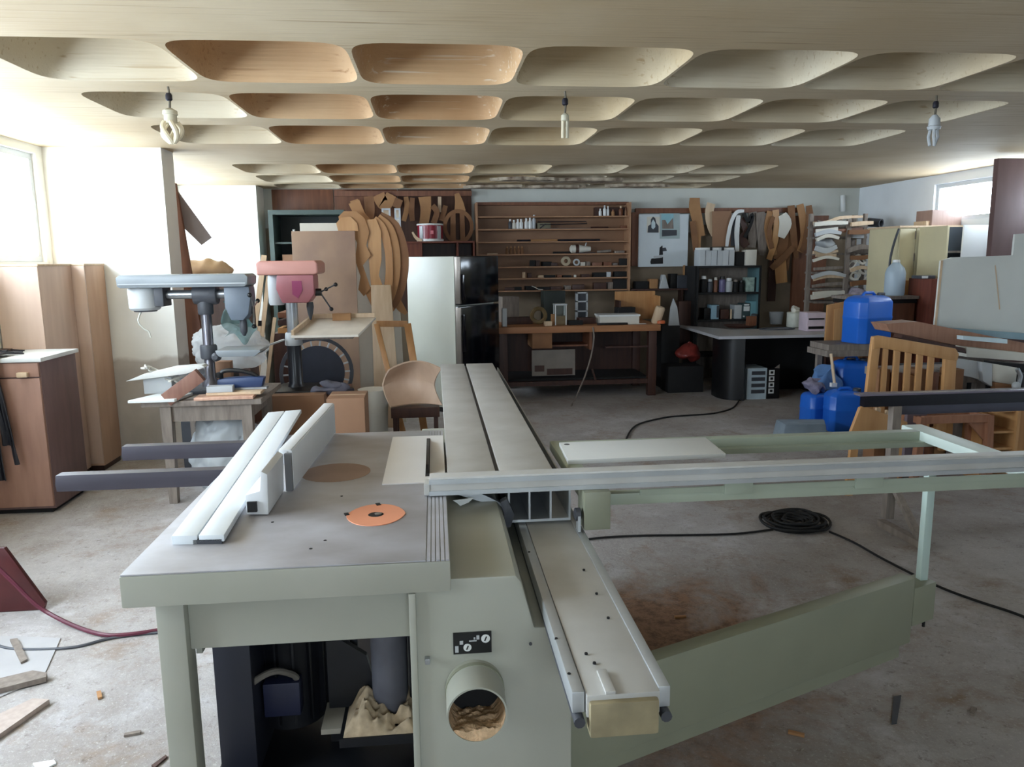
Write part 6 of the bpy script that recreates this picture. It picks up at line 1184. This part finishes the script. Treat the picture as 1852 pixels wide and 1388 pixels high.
dx0 = at(1744, 408, Y=6.93).x; MB().box(dx0, min(b2.x, 5.46), 6.93, 6.95, at(1744, 466, Y=6.93).z-0.05, a2.z).build('door', mWHITE, oc_, bevel=0.003)
top_ = a.z+0.021
for px, w, h, dpt, mm, nm, lab in ((1727, 0.34, 0.16, 0.25, wood('carton_pink', (158, 132, 122), (146, 120, 110)), 'brown_carton', 'brown carton on the cream cabinet before the window'), (1752, 0.14, 0.075, 0.15, mBROWN, 'brown_box', 'low brown box on the cream cabinet top'), (1690, 0.22, 0.05, 0.2, mPALEW, 'pale_pack', 'pale flat pack on the left of the cream cabinet top'), (1774, 0.10, 0.07, 0.15, M('blue_grey_box', (120, 150, 160), 0.5), 'blue_box', 'small blue grey box near the brown wardrobe')):
    c = at(px, 400, Y=7.6); solo(nm, MB().obox((min(c.x, 5.32), 7.68, top_+h/2), (w, dpt, h), 0.05), mm, lab, 'box', bevel=0.004)
bp2 = thing('tall_brown_board', 'tall dark brown board standing at the right edge', 'board', (5.2, 6.5, 0)); p = at(1822, 288, Y=6.2); q = at(1802, 462, Y=6.2)
MB().hexa([V(v) for v in [(q.x-0.04, 6.2, 0), (5.35, 6.2, 0), (5.35, 6.26, 0), (q.x-0.04, 6.26, 0), (p.x, 6.3, 2.36), (5.42, 6.3, 2.36), (5.42, 6.36, 2.36), (p.x, 6.36, 2.36)]]).build('panel', wood('aubergine_wood', (98, 74, 72), (86, 64, 62), 3, (4, 4, 0.6)), bp2, bevel=0.004)
hk = MB().tube(smoothline([tuple(at(1626, 414, Y=7.43)), tuple(at(1617, 440, Y=7.43)), tuple(at(1610, 470, Y=7.43)), tuple(at(1609, 500, Y=7.43)), tuple(at(1612, 537, Y=7.42))]), 0.012, 8); solo('black_hose', hk, mDGREY, 'dark hose arching down beside the cream cabinet', 'hose')
# ---- large pale board leaning
Yw = 5.6
def slab_px(pts, Y, t, lean=0.0): return MB().xz(poly_px(pts, Y), Y, t)
pb2 = thing('pale_board', 'large pale melamine board leaning at the right edge', 'board', (4.3, 5.6, 0.9))
MB().xz(poly_px([(1702, 472), (1722, 466), (1832, 462), (1836, 424), (1900, 418), (1905, 618), (1690, 592)], Yw), Yw, 0.02).build('sheet', M('melamine_pale', (208, 210, 204), 0.4, 0, 0.06, 2), pb2)
MB().xz(poly_px([(1702, 472), (1706, 471), (1694, 592), (1690, 592)], Yw-0.004), Yw-0.004, 0.004).build('edge_strip', mPALEW, pb2)
MB().bar(at(1800, 480, Y=Yw-0.002), at(1808, 560, Y=Yw-0.002), 0.008, 0.002, (0, 1, 0)).build('scratch', mPALEW, pb2)
# ---- stack of boards on a trestle bench
tb = thing('board_trestle', 'long low trestle carrying stacked boards at the right', 'trestle', (4.2, 5.4, 0)); Yt = 5.15
zt = at(1700, 650, Y=Yt).z
MB().box(3.45, 5.2, Yt+0.05, Yt+0.6, zt-0.19, zt-0.13).build('top_beam', mOLDW, tb)
for x in (3.9, 4.35, 5.0): MB().box(x, x+0.07, Yt+0.1, Yt+0.17, 0, zt-0.19).build('leg', mOLDW, tb); MB().box(x, x+0.07, Yt+0.48, Yt+0.55, 0, zt-0.19).build('leg', mOLDW, tb)
ST = [('blue_grey_plank', [(1675, 590), (1860, 604), (1860, 616), (1675, 600)], M('blue_grey_board', (142, 172, 184), 0.5), 5.53, 0.06, 'blue grey plank on top of the stacked boards'), ('brown_plank', [(1602, 586), (1660, 582), (1860, 622), (1860, 640), (1735, 626), (1610, 600)], wood('rosy_board', (168, 126, 102), (150, 108, 86)), 5.32, 0.2, 'broad brown board sloping in the stack'), ('white_plank', [(1742, 608), (1822, 614), (1822, 622), (1742, 615)], M('sky_white_plank', (206, 224, 230), 0.4), 5.22, 0.07, 'short pale blue plank lying on the brown board'), ('pale_plank', [(1748, 628), (1860, 640), (1860, 654), (1748, 646)], mOFFW, 5.19, 0.12, 'thick pale board in the stacked boards'), ('grey_plank', [(1728, 640), (1800, 652), (1860, 660), (1860, 668), (1728, 650)], mOLDW, 5.32, 0.2, 'grey weathered board low in the stack'), ('dark_plank', [(1790, 654), (1860, 660), (1860, 676), (1790, 664)], mBLACKM, 5.12, 0.06, 'short black board at the end of the stack'), ('dark_red_plank', [(1630, 612), (1740, 636), (1748, 640), (1745, 630), (1632, 606)], mDARKW, 5.16, 0.1, 'thin dark board edge above the slatted headboard')]
for nm, pts, mm, Y, t, lab in ST: solo(nm, MB().xz(poly_px(pts, Y), Y, t), mm, lab, 'board', 'stacked boards on the trestle')
# plastic wrapped parcels hanging beneath
for k, (pts, mm, Y, lab) in enumerate((([(1730, 648), (1775, 655), (1778, 690), (1762, 684), (1742, 680), (1728, 690)], mLGREY, 5.10, 'grey plastic wrapped parcel under the stacked boards'), ([(1775, 655), (1795, 658), (1795, 700), (1778, 690)], mLGREY, 5.06, 'narrow grey wrapped parcel beside the first one'), ([(1795, 658), (1842, 666), (1848, 700), (1812, 694), (1795, 690)], mOFFW, 5.08, 'pale greenish sheet hanging under the stacked boards'), ([(1800, 692), (1830, 696), (1852, 704), (1852, 712), (1800, 712)], mMDF2, 5.04, 'brown rag hanging under the pale sheet'))):
    solo('wrapped_parcel', MB().xz(poly_px(pts, Y), Y, 0.05), mm, lab, 'parcel', 'parcels under the stacked boards', bevel=0.006)
ch = thing('chrome_tap', 'chrome and black fitting hanging at the right edge', 'fitting', tuple(at(1845, 700, Y=5.0))); MB().tube([at(1840, 668, Y=5.0), at(1846, 680, Y=5.0), at(1842, 698, Y=5.0)], 0.016, 10).build('pipe', mSTEEL, ch); MB().ball(at(1838, 698, Y=4.99), 0.03, 14, 8).build('ball', mLGREY, ch); MB().box(at(1848, 680, Y=5.0).x, at(1856, 680, Y=5.0).x, 4.99, 5.05, at(1848, 705, Y=5.0).z, at(1848, 676, Y=5.0).z).build('black_block', mBLACK, ch)
# ---- orange cupboard door, blue cans, grey plank
Yd = 6.93
od = thing('cupboard_door', 'orange wooden cupboard door standing behind the blue can', 'cupboard door', tuple(at(1510, 640, Y=Yd))); P_ = poly_px([(1497, 552), (1560, 540), (1560, 655), (1491, 640)], Yd); MB().xz(P_, Yd, 0.025).build('frame', mOAK, od, bevel=0.003); MB().xz(poly_px([(1509, 560), (1560, 552), (1560, 640), (1507, 632)], Yd-0.008), Yd-0.008, 0.008).build('field', mBEECH, od, bevel=0.003)
MB().box(P_[3][0]+0.02, P_[3][0]+0.06, Yd, Yd+0.04, 0, P_[3][1]+0.05).build('leg', mDARKW, od)
def jerry(cx, cy, z0, w, d, h, rz, lab, parts=True):
    t = thing('jerrycan', lab, 'jerrycan', (cx, cy, z0), 'blue jerrycans'); R = Matrix.Rotation(rz, 3, 'Z')
    m = MB(); c_ = 0.14*w
    prof = [(1.0, 0.0), (1.0, 0.48), (1.02, 0.5), (1.02, 0.54), (1.0, 0.56), (1.0, 0.84), (0.86, 0.92), (0.6, 0.965)]
    ol = [(-w/2+c_, -d/2), (w/2-c_, -d/2), (w/2, -d/2+c_), (w/2, d/2-c_), (w/2-c_, d/2), (-w/2+c_, d/2), (-w/2, d/2-c_), (-w/2, -d/2+c_)]
    vs = []; n = len(ol)
    for s_, f in prof: vs += [V((cx, cy, z0+h*f)) + R @ V((x*s_, y*s_, 0)) for x, y in ol]
    fs = [(j*n+i, j*n+(i+1) % n, (j+1)*n+(i+1) % n, (j+1)*n+i) for j in range(len(prof)-1) for i in range(n)] + [tuple(range(n-1, -1, -1)), tuple((len(prof)-1)*n+i for i in range(n))]
    m.add(vs, fs).build('body', mBLUE, t, bevel=0.008)
    q = R @ V((-w*0.22, 0, 0)); MB().tube([V((cx, cy, z0+h*0.95))+R @ V((-w*0.2, 0, 0)), V((cx, cy, z0+h*1.02))+R @ V((-w*0.12, 0, 0)), V((cx, cy, z0+h*1.02))+R @ V((w*0.12, 0, 0)), V((cx, cy, z0+h*0.95))+R @ V((w*0.2, 0, 0))], 0.014, 8).build('handle', mBLUE, t)
    k = V((cx, cy, z0+h*0.93))+R @ V((w*0.30, -d*0.1, 0)); MB().lathe([(0.03, 0), (0.034, 0.004), (0.034, 0.035), (0.026, 0.04)], k, n=16).build('cap', mDGREY, t)
a, b = at(1526, 534, Y=6.5), at(1607, 622, Y=6.5)
jerry(at(1568, 580, Y=6.68).x, 6.68, b.z, (b.x-a.x)*0.86, 0.30, (a.z-b.z)*1.0, 0.25, 'largest blue jerrycan standing highest, on the grey planks')
gp = thing('plank_stand', 'grey plank stack on legs holding the top blue jerrycan', 'stand', ((a.x+b.x)/2, 6.7, 0))
p, q = at(1498, 618, Y=6.5), at(1566, 645, Y=6.5); MB().box(p.x, q.x+0.12, 6.5, 6.88, b.z-0.11, b.z-0.055).build('plank', mOLDW, gp); MB().box(p.x+0.02, q.x+0.14, 6.52, 6.87, b.z-0.054, b.z-0.001).build('plank', mOLDW, gp)
for x in (p.x+0.08, q.x+0.05): MB().box(x, x+0.05, 6.83, 6.87, 0, b.z-0.11).build('leg', mOLDW, gp)
MB().box(p.x+0.1, q.x+0.12, 6.56, 6.82, 0.66, b.z-0.112).build('carton', mOLDW, gp)
jerry(at(1537, 690, Y=6.68).x, 6.68, 0.0, 0.34, 0.26, 0.60, -0.1, 'dark shaded blue jerrycan behind the two front ones')
jerry(at(1474, 760, Y=6.58).x, 6.58, 0.0, 0.23, 0.22, 0.31, 0.15, 'leftmost small blue jerrycan on the floor')
jerry(at(1525, 760, Y=6.32).x, 6.32, 0.0, 0.31, 0.26, 0.37, -0.2, 'front wide blue jerrycan beside the slatted headboard')
jk = MB().ball(tuple(at(1492, 684, Y=6.6)), (0.13, 0.09, 0.15), 24, 16).wobble(0.09, 7, 3); solo('blue_cloth', jk, M('pale_blue_cloth', (96, 134, 184), 0.8, 0, 0.15, 8), 'pale blue cloth heaped behind the small jerrycan', 'cloth', smooth=60)
jk = MB().ball((at(1472, 705, Y=6.55).x, 6.55, 0.36), (0.10, 0.08, 0.07), 22, 14).wobble(0.06, 12, 8); solo('grey_cloth', jk, M('mottled_cloth', (132, 126, 146), 0.85, 0, 0.35, 20), 'mottled grey cloth draped on the small jerrycan', 'cloth', smooth=60)
sk2 = thing('thin_stick', 'thin pale stick standing among the blue jerrycans', 'stick', tuple(at(1510, 690, Y=5.75))); MB().bar(at(1503, 640, Y=6.46), V((at(1510, 700, Y=6.42).x, 6.42, 0.375)), 0.02, 0.02).build('shaft', mPALEW, sk2); MB().box(at(1505, 692, Y=6.4).x, at(1515, 692, Y=6.4).x, 6.405, 6.44, 0.374, 0.41).build('tip', mWHITE, sk2)
gb = thing('grey_block', 'low grey foam block on the floor before the jerrycans', 'block', (3.1, 5.6, 0)); a, b = at(1414, 803, Z=0), at(1508, 803, Z=0)
MB().hexa([V((a.x, a.y, 0)), V((b.x-0.05, b.y, 0)), V((b.x+0.08, b.y+0.3, 0)), V((a.x+0.05, a.y+0.3, 0)), V((a.x+0.03, a.y+0.02, 0.16)), V((b.x-0.07, b.y+0.02, 0.17)), V((b.x+0.06, b.y+0.28, 0.15)), V((a.x+0.07, a.y+0.28, 0.15))]).build('foam', M('grey_foam', (120, 132, 142), 0.85, 0, 0.12, 8), gb, bevel=0.02)
# ---- slatted headboard and chair parts
hb2 = thing('slatted_headboard', 'beech slatted headboard leaning in front of stacked boards', 'headboard', (3.35, 4.95, 0)); Yh = 4.9
def barpx(p, q, w, t, Y=Yh): return MB().bar(at(p[0], p[1], Y=Y), at(q[0], q[1], Y=Y), w, t, (0, 1, 0))
sc = Yh/F
for p, q, w in (((1584, 612), (1562, 800), 17), ((1718, 634), (1708, 815), 24)): barpx(p, q, w*sc, 0.035).build('stile', mBEECH, hb2, bevel=0.004)
MB().xz(poly_px([(1577, 609), (1590, 607), (1725, 630), (1731, 640), (1728, 652), (1714, 651), (1590, 629), (1577, 632)], Yh), Yh-0.022, 0.04).build('top_rail', mBEECH, hb2, bevel=0.005)
for k in range(5):
    xt = 1602+20.5*k; yt = 626+4.5*k; barpx((xt, yt), (xt-11, 790), (12 if k else 10)*sc, 0.018).build('slat', mBEECH, hb2, bevel=0.002)
barpx((1560, 775), (1712, 795), 14*sc, 0.03, Yh+0.005).build('lower_rail', mBEECH, hb2, bevel=0.003)
# wooden stock seen between the slats
for k in range(7):
    p, q = at(1588+22*k, 668+(k % 3)*6, Y=5.02), at(1604+22*k, 720, Y=5.02)
    solo('wood_offcut', MB().box(p.x, q.x, 5.0, 5.14, 0.0, p.z), (mMDF2, mBROWN, mMDF)[k % 3], '%s upright offcut from the left behind the headboard slats' % ORD[k], 'offcut', 'offcuts behind the headboard', bevel=0.002)
cb2 = thing('unfinished_chair', 'curved beech chair back panel standing under the black beam', 'chair part', (3.05, 4.5, 0)); Yk = 4.5
MB().xz(poly_px([(1556, 738), (1563, 735), (1642, 764), (1640, 792), (1622, 806), (1560, 790), (1545, 808), (1533, 808), (1540, 780)], Yk), Yk, 0.03).build('panel', mBEECH, cb2, bevel=0.006)
for p, q in (((1545, 800), (1535, 850)), ((1625, 795), (1620, 850))):
    A = at(p[0], p[1], Y=Yk+0.02); MB().bar((A.x-0.02, A.y, 0), A, 0.05, 0.03, (0, 1, 0)).build('leg', mBEECH, cb2)
for k in range(3): barpx((1588+18*k, 738+4*k), (1586+18*k, 765), 9*4.55/F, 0.02, Yk+0.035).build('slat', mPALEW, cb2)
# ---- black beam table
bt = thing('beam_trestle', 'long black steel beam on wooden trestle legs at right', 'trestle', (3.2, 4.2, 0)); Yk2 = 4.0
p, q = at(1556, 714, Y=Yk2), at(1560, 726, Y=Yk2)
MB().box(p.x, 4.2, Yk2, Yk2+0.07, p.z-0.012, p.z).build('top_flange', M('purple_grey_top', (120, 112, 124), 0.25, 0.2), bt, bevel=0.002); MB().box(p.x+0.03, 4.2, Yk2+0.005, Yk2+0.05, p.z-0.075, p.z-0.013).build('front_beam', M('blue_black_gloss', (14, 14, 24), 0.2), bt)
MB().box(p.x+0.25, 4.2, Yk2+0.02, Yk2+0.06, p.z-0.13, p.z-0.076).build('lower_beam', M('slate_beam', (76, 76, 88), 0.35, 0.3), bt, bevel=0.003)
f0_ = at(1634, 960, Z=0)
MB().box(f0_.x-0.025, f0_.x+0.025, Yk2+0.0, Yk2+0.05, 0.02, p.z-0.076).build('leg', mOLDW, bt)
MB().bar(at(1592, 945, Z=0.02), at(1672, 988, Z=0.02), 0.05, 0.04).build('foot', mOLDW, bt, bevel=0.004); MB().bar((f0_.x+0.02, Yk2+0.02, 0.22), at(1668, 984, Z=0.03), 0.035, 0.035).build('brace', mOLDW, bt)
MB().box(f0_.x+0.02, 4.15, Yk2+0.01, Yk2+0.05, 0.19, 0.25).build('stretcher', mOLDW, bt); MB().box(4.08, 4.13, Yk2, Yk2+0.05, 0, p.z-0.13).build('leg', mOLDW, bt)
# ---- brown chair frame and orange cabinet behind it
sf = thing('stool_frame', 'open brown stool frame standing under the black beam', 'stool', (3.1, 4.7, 0)); Ye = 4.65
A, B = at(1668, 760, Y=Ye), at(1788, 756, Y=Ye); mSF = wood('stool_brown', (164, 116, 88), (146, 98, 72))
for yy in (Ye, Ye+0.18):
    MB().bar((A.x, yy, A.z), (B.x, yy, B.z), 0.035, 0.05).build('seat_rail', mSF, sf)
    for P1_, dx in ((A, -0.03), (B, 0.03)): MB().bar((P1_.x+dx, yy, 0), (P1_.x, yy, P1_.z+0.02), 0.045, 0.045, (0, 1, 0)).build('leg', mSF, sf)
MB().prism([(B.x-0.14, B.z-0.02), (B.x-0.02, B.z-0.02), (B.x-0.01, B.z-0.16)], (0, Ye+0.03, 0), (1, 0, 0), (0, 0, 1), 0.02).build('corner_gusset', mSF, sf)
for P1_ in (A, B): MB().box(P1_.x-0.018, P1_.x+0.018, Ye, Ye+0.18, P1_.z-0.03, P1_.z+0.015).build('side_rail', mSF, sf)
oc2 = thing('orange_shelf_unit', 'orange wooden shelf carcass at the right under the beam', 'shelf', (3.9, 4.7, 0)); A, B = at(1802, 742, Y=4.62), at(1842, 742, Y=4.62)
MB().box(A.x, B.x+0.5, 4.9, 4.92, 0, A.z).build('back_panel', mOAK, oc2); MB().box(B.x, B.x+0.02, 4.62, 4.9, 0, A.z).build('side', mBEECH, oc2); MB().box(A.x-0.02, A.x, 4.7, 4.9, 0, A.z-0.04).build('side', mOAK, oc2)
for y in (744, 782, 812): z = at(1800, y, Y=4.62).z; MB().box(A.x, B.x, 4.64, 4.9, z-0.015, z).build('shelf', mBEECH, oc2)
for y in (768, 806): z = at(1795, y, Y=4.7).z; MB().box(A.x-0.08, A.x-0.02, 4.86, 4.93, z-0.01, z+0.01).build('side_shelf', mPALEW, oc2)
solo('red_plywood_sheet', MB().box(at(1770, 740, Y=4.96).x, A.x+0.02, 4.96, 4.99, 0, at(1770, 738, Y=4.96).z), mRB, 'red brown panel behind the orange shelf carcass', 'panel')
bo = thing('beech_chair_leg', 'carved beech chair leg piece hanging inside the stool frame', 'chair part', tuple(at(1695, 800, Y=4.85)))
MB().xz(poly_px([(1696, 742), (1716, 742), (1712, 775), (1708, 812), (1690, 806), (1672, 796), (1674, 782), (1682, 776), (1694, 774)], 4.85), 4.85, 0.04).build('leg', mBEECH, bo, bevel=0.006)
solo('grey_post', bx_px(1726, 742, 1737, 850, 4.9, 0.05), mOLDW, 'grey upright post inside the stool frame', 'post'); solo('mauve_plywood', bx_px(1642, 742, 1668, 850, 4.72, 0.03), M('mauve_grey', (108, 94, 100), 0.5), 'mauve grey panel left of the stool frame', 'panel')
solo('brown_block', bx_px(1740, 765, 1756, 850, 4.98, 0.06), mBROWN, 'narrow brown block inside the stool frame', 'block')
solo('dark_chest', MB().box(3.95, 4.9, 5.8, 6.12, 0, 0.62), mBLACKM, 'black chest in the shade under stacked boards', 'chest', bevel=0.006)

# ================================================================ floor
ck = thing('cable_coil', 'coil of black cable lying on the concrete floor', 'cable', (2.07, 4.05, 0)); cc3 = V((2.06, 4.04, 0)); pts = []
rn = random.Random(3)
for t_ in range(14):
    rr_ = 0.045+0.011*t_; lp = []
    for k in range(29):
        a = 2*math.pi*k/28; lp.append(cc3+V((rr_*math.cos(a)*1.05+0.012*math.sin(a*2+t_), rr_*math.sin(a)*0.95, 0.012+0.008*(t_ % 4)+0.006*math.sin(3*a+t_))))
    MB().tube(lp, 0.0075, 6).build('loop', mBLACKM, ck)
def cord(name, pts, r, mat, lab, k=6): return solo(name, MB().tube(smoothline([tuple(q) for q in pts], k), r, 7), mat, lab, 'cable')
MB().tube(smoothline([tuple(at(x, y, Z=0.008)) for x, y in ((1398, 958), (1330, 966), (1250, 968), (1170, 969), (1100, 972), (1050, 978), (1000, 990))]), 0.006, 6).build('tail', mBLACKM, ck)
MB().tube(smoothline([tuple(at(x, y, Z=0.008)) for x, y in ((1500, 962), (1545, 982), (1600, 1013), (1690, 1058), (1760, 1085), (1830, 1108), (1900, 1135))]), 0.006, 6).build('tail', mBLACKM, ck)
cord('floor_cable', [at(x, y, Z=0.01) for x, y in ((1068, 812), (1085, 802), (1120, 797), (1150, 798), (1200, 806))], 0.012, mDARKW, 'dark cable bow on the floor beyond the white board')
cord('desk_cable', [at(x, y, Z=0.008) for x, y in ((1338, 722), (1325, 738), (1290, 748), (1240, 752), (1200, 756), (1150, 770), (1130, 800))], 0.008, mBLACKM, 'thin black cable running over the floor from the desk')
rd2 = thing('red_plywood', 'dark red wooden board propped on the floor at left edge', 'board', (-1.95, 3.45, 0)); A = [at(80, 1103, Z=0.0), at(22, 982, Y=3.5)]
mRP = wood('dark_red_wood', (84, 34, 36), (64, 26, 28), 3, (2, 2, 2), 0.35)
MB().prism([(-2.25, 0.0), (A[0].x, 0.0), (A[0].x+0.01, 0.03), (A[1].x, A[1].z), (-2.25, A[1].z)], (0, 3.44, 0), (1, 0, 0), (0, 0.06, 1), 0.025).build('panel', mRP, rd2, bevel=0.004)
MB().box(-2.2, -2.1, 3.44, 3.75, 0, 0.03).build('foot', mRP, rd2)
hs2 = cord('red_hose', [at(-20, 1012, Y=3.36), at(20, 1050, Y=3.34), at(60, 1090, Y=3.32), at(92, 1112, Z=0.03), at(140, 1135, Z=0.012), at(190, 1149, Z=0.012), at(240, 1147, Z=0.012), at(300, 1138, Z=0.012), at(340, 1132, Z=0.012)], 0.009, M('maroon_hose', (88, 32, 50), 0.4), 'maroon hose curving over the floor to the saw')
cord('thin_cable', [at(-10, 1166, Z=0.006), at(20, 1174, Z=0.006), at(80, 1175, Z=0.006), at(140, 1170, Z=0.006), at(195, 1156, Z=0.006), at(250, 1148, Z=0.006), at(300, 1144, Z=0.006)], 0.006, mDGREY, 'thin grey cable lying beside the maroon hose')
def flat(name, pts, t, mat, lab, cat='offcut', z=0.0): return solo(name, MB().prism([(at(x, y, Z=z).x, at(x, y, Z=z).y) for x, y in pts], (0, 0, z+0.0005), (1, 0, 0), (0, 1, 0), t), mat, lab, cat, 'wood scraps on the floor')
flat('thin_sheet', [(-60, 1150), (110, 1156), (78, 1228), (-60, 1290)], 0.004, M('dusty_sheet', (170, 168, 169), 0.7, 0, 0.08, 5), 'thin dusty board sheet lying at the left edge', 'sheet')
flat('floor_stick', [(-40, 1246), (60, 1222), (86, 1226), (84, 1234), (-40, 1266)], 0.02, mOLDW, 'grey brown stick lying across the dusty sheet', 'stick', 0.005)
flat('floor_plank', [(-20, 1310), (60, 1272), (90, 1274), (-20, 1352)], 0.018, wood('plank_mauve', (182, 166, 156), (164, 148, 138)), 'flat pale plank lying nearest the left edge', 'plank')
flat('white_strip', [(60, 1384), (98, 1378), (102, 1384), (70, 1400)], 0.006, mWHITE, 'white strip scrap at the bottom left of floor')
flat('dark_splinter', [(274, 1388), (300, 1369), (303, 1372), (280, 1392)], 0.006, mDARKW, 'dark splinter lying beside the saw corner post')
flat('small_chip', [(18, 1160), (32, 1158), (50, 1196), (38, 1202)], 0.008, mOLDW, 'short brown chip lying on the dusty sheet', 'chip', 0.005)
for k, (px, py) in enumerate(((1230, 1118), (1310, 1150), (1440, 1330), (1760, 1290), (180, 1260), (240, 1330))):
    c = at(px, py, Z=0)
    if c.y > 1.6: solo('wood_chip', MB().obox((c.x, c.y, 0.005), (0.05, 0.014, 0.008), k*1.3), (mMDF, mOLDW)[k % 2], '%s small wood chip on the open floor, counted from the saw rail' % ORD[k], 'chip', 'wood chips on the floor')
flat('flat_bracket', [(1612, 1312), (1616, 1262), (1630, 1260), (1622, 1310)], 0.004, mDGREY, 'thin dark bracket strip on the floor at right')
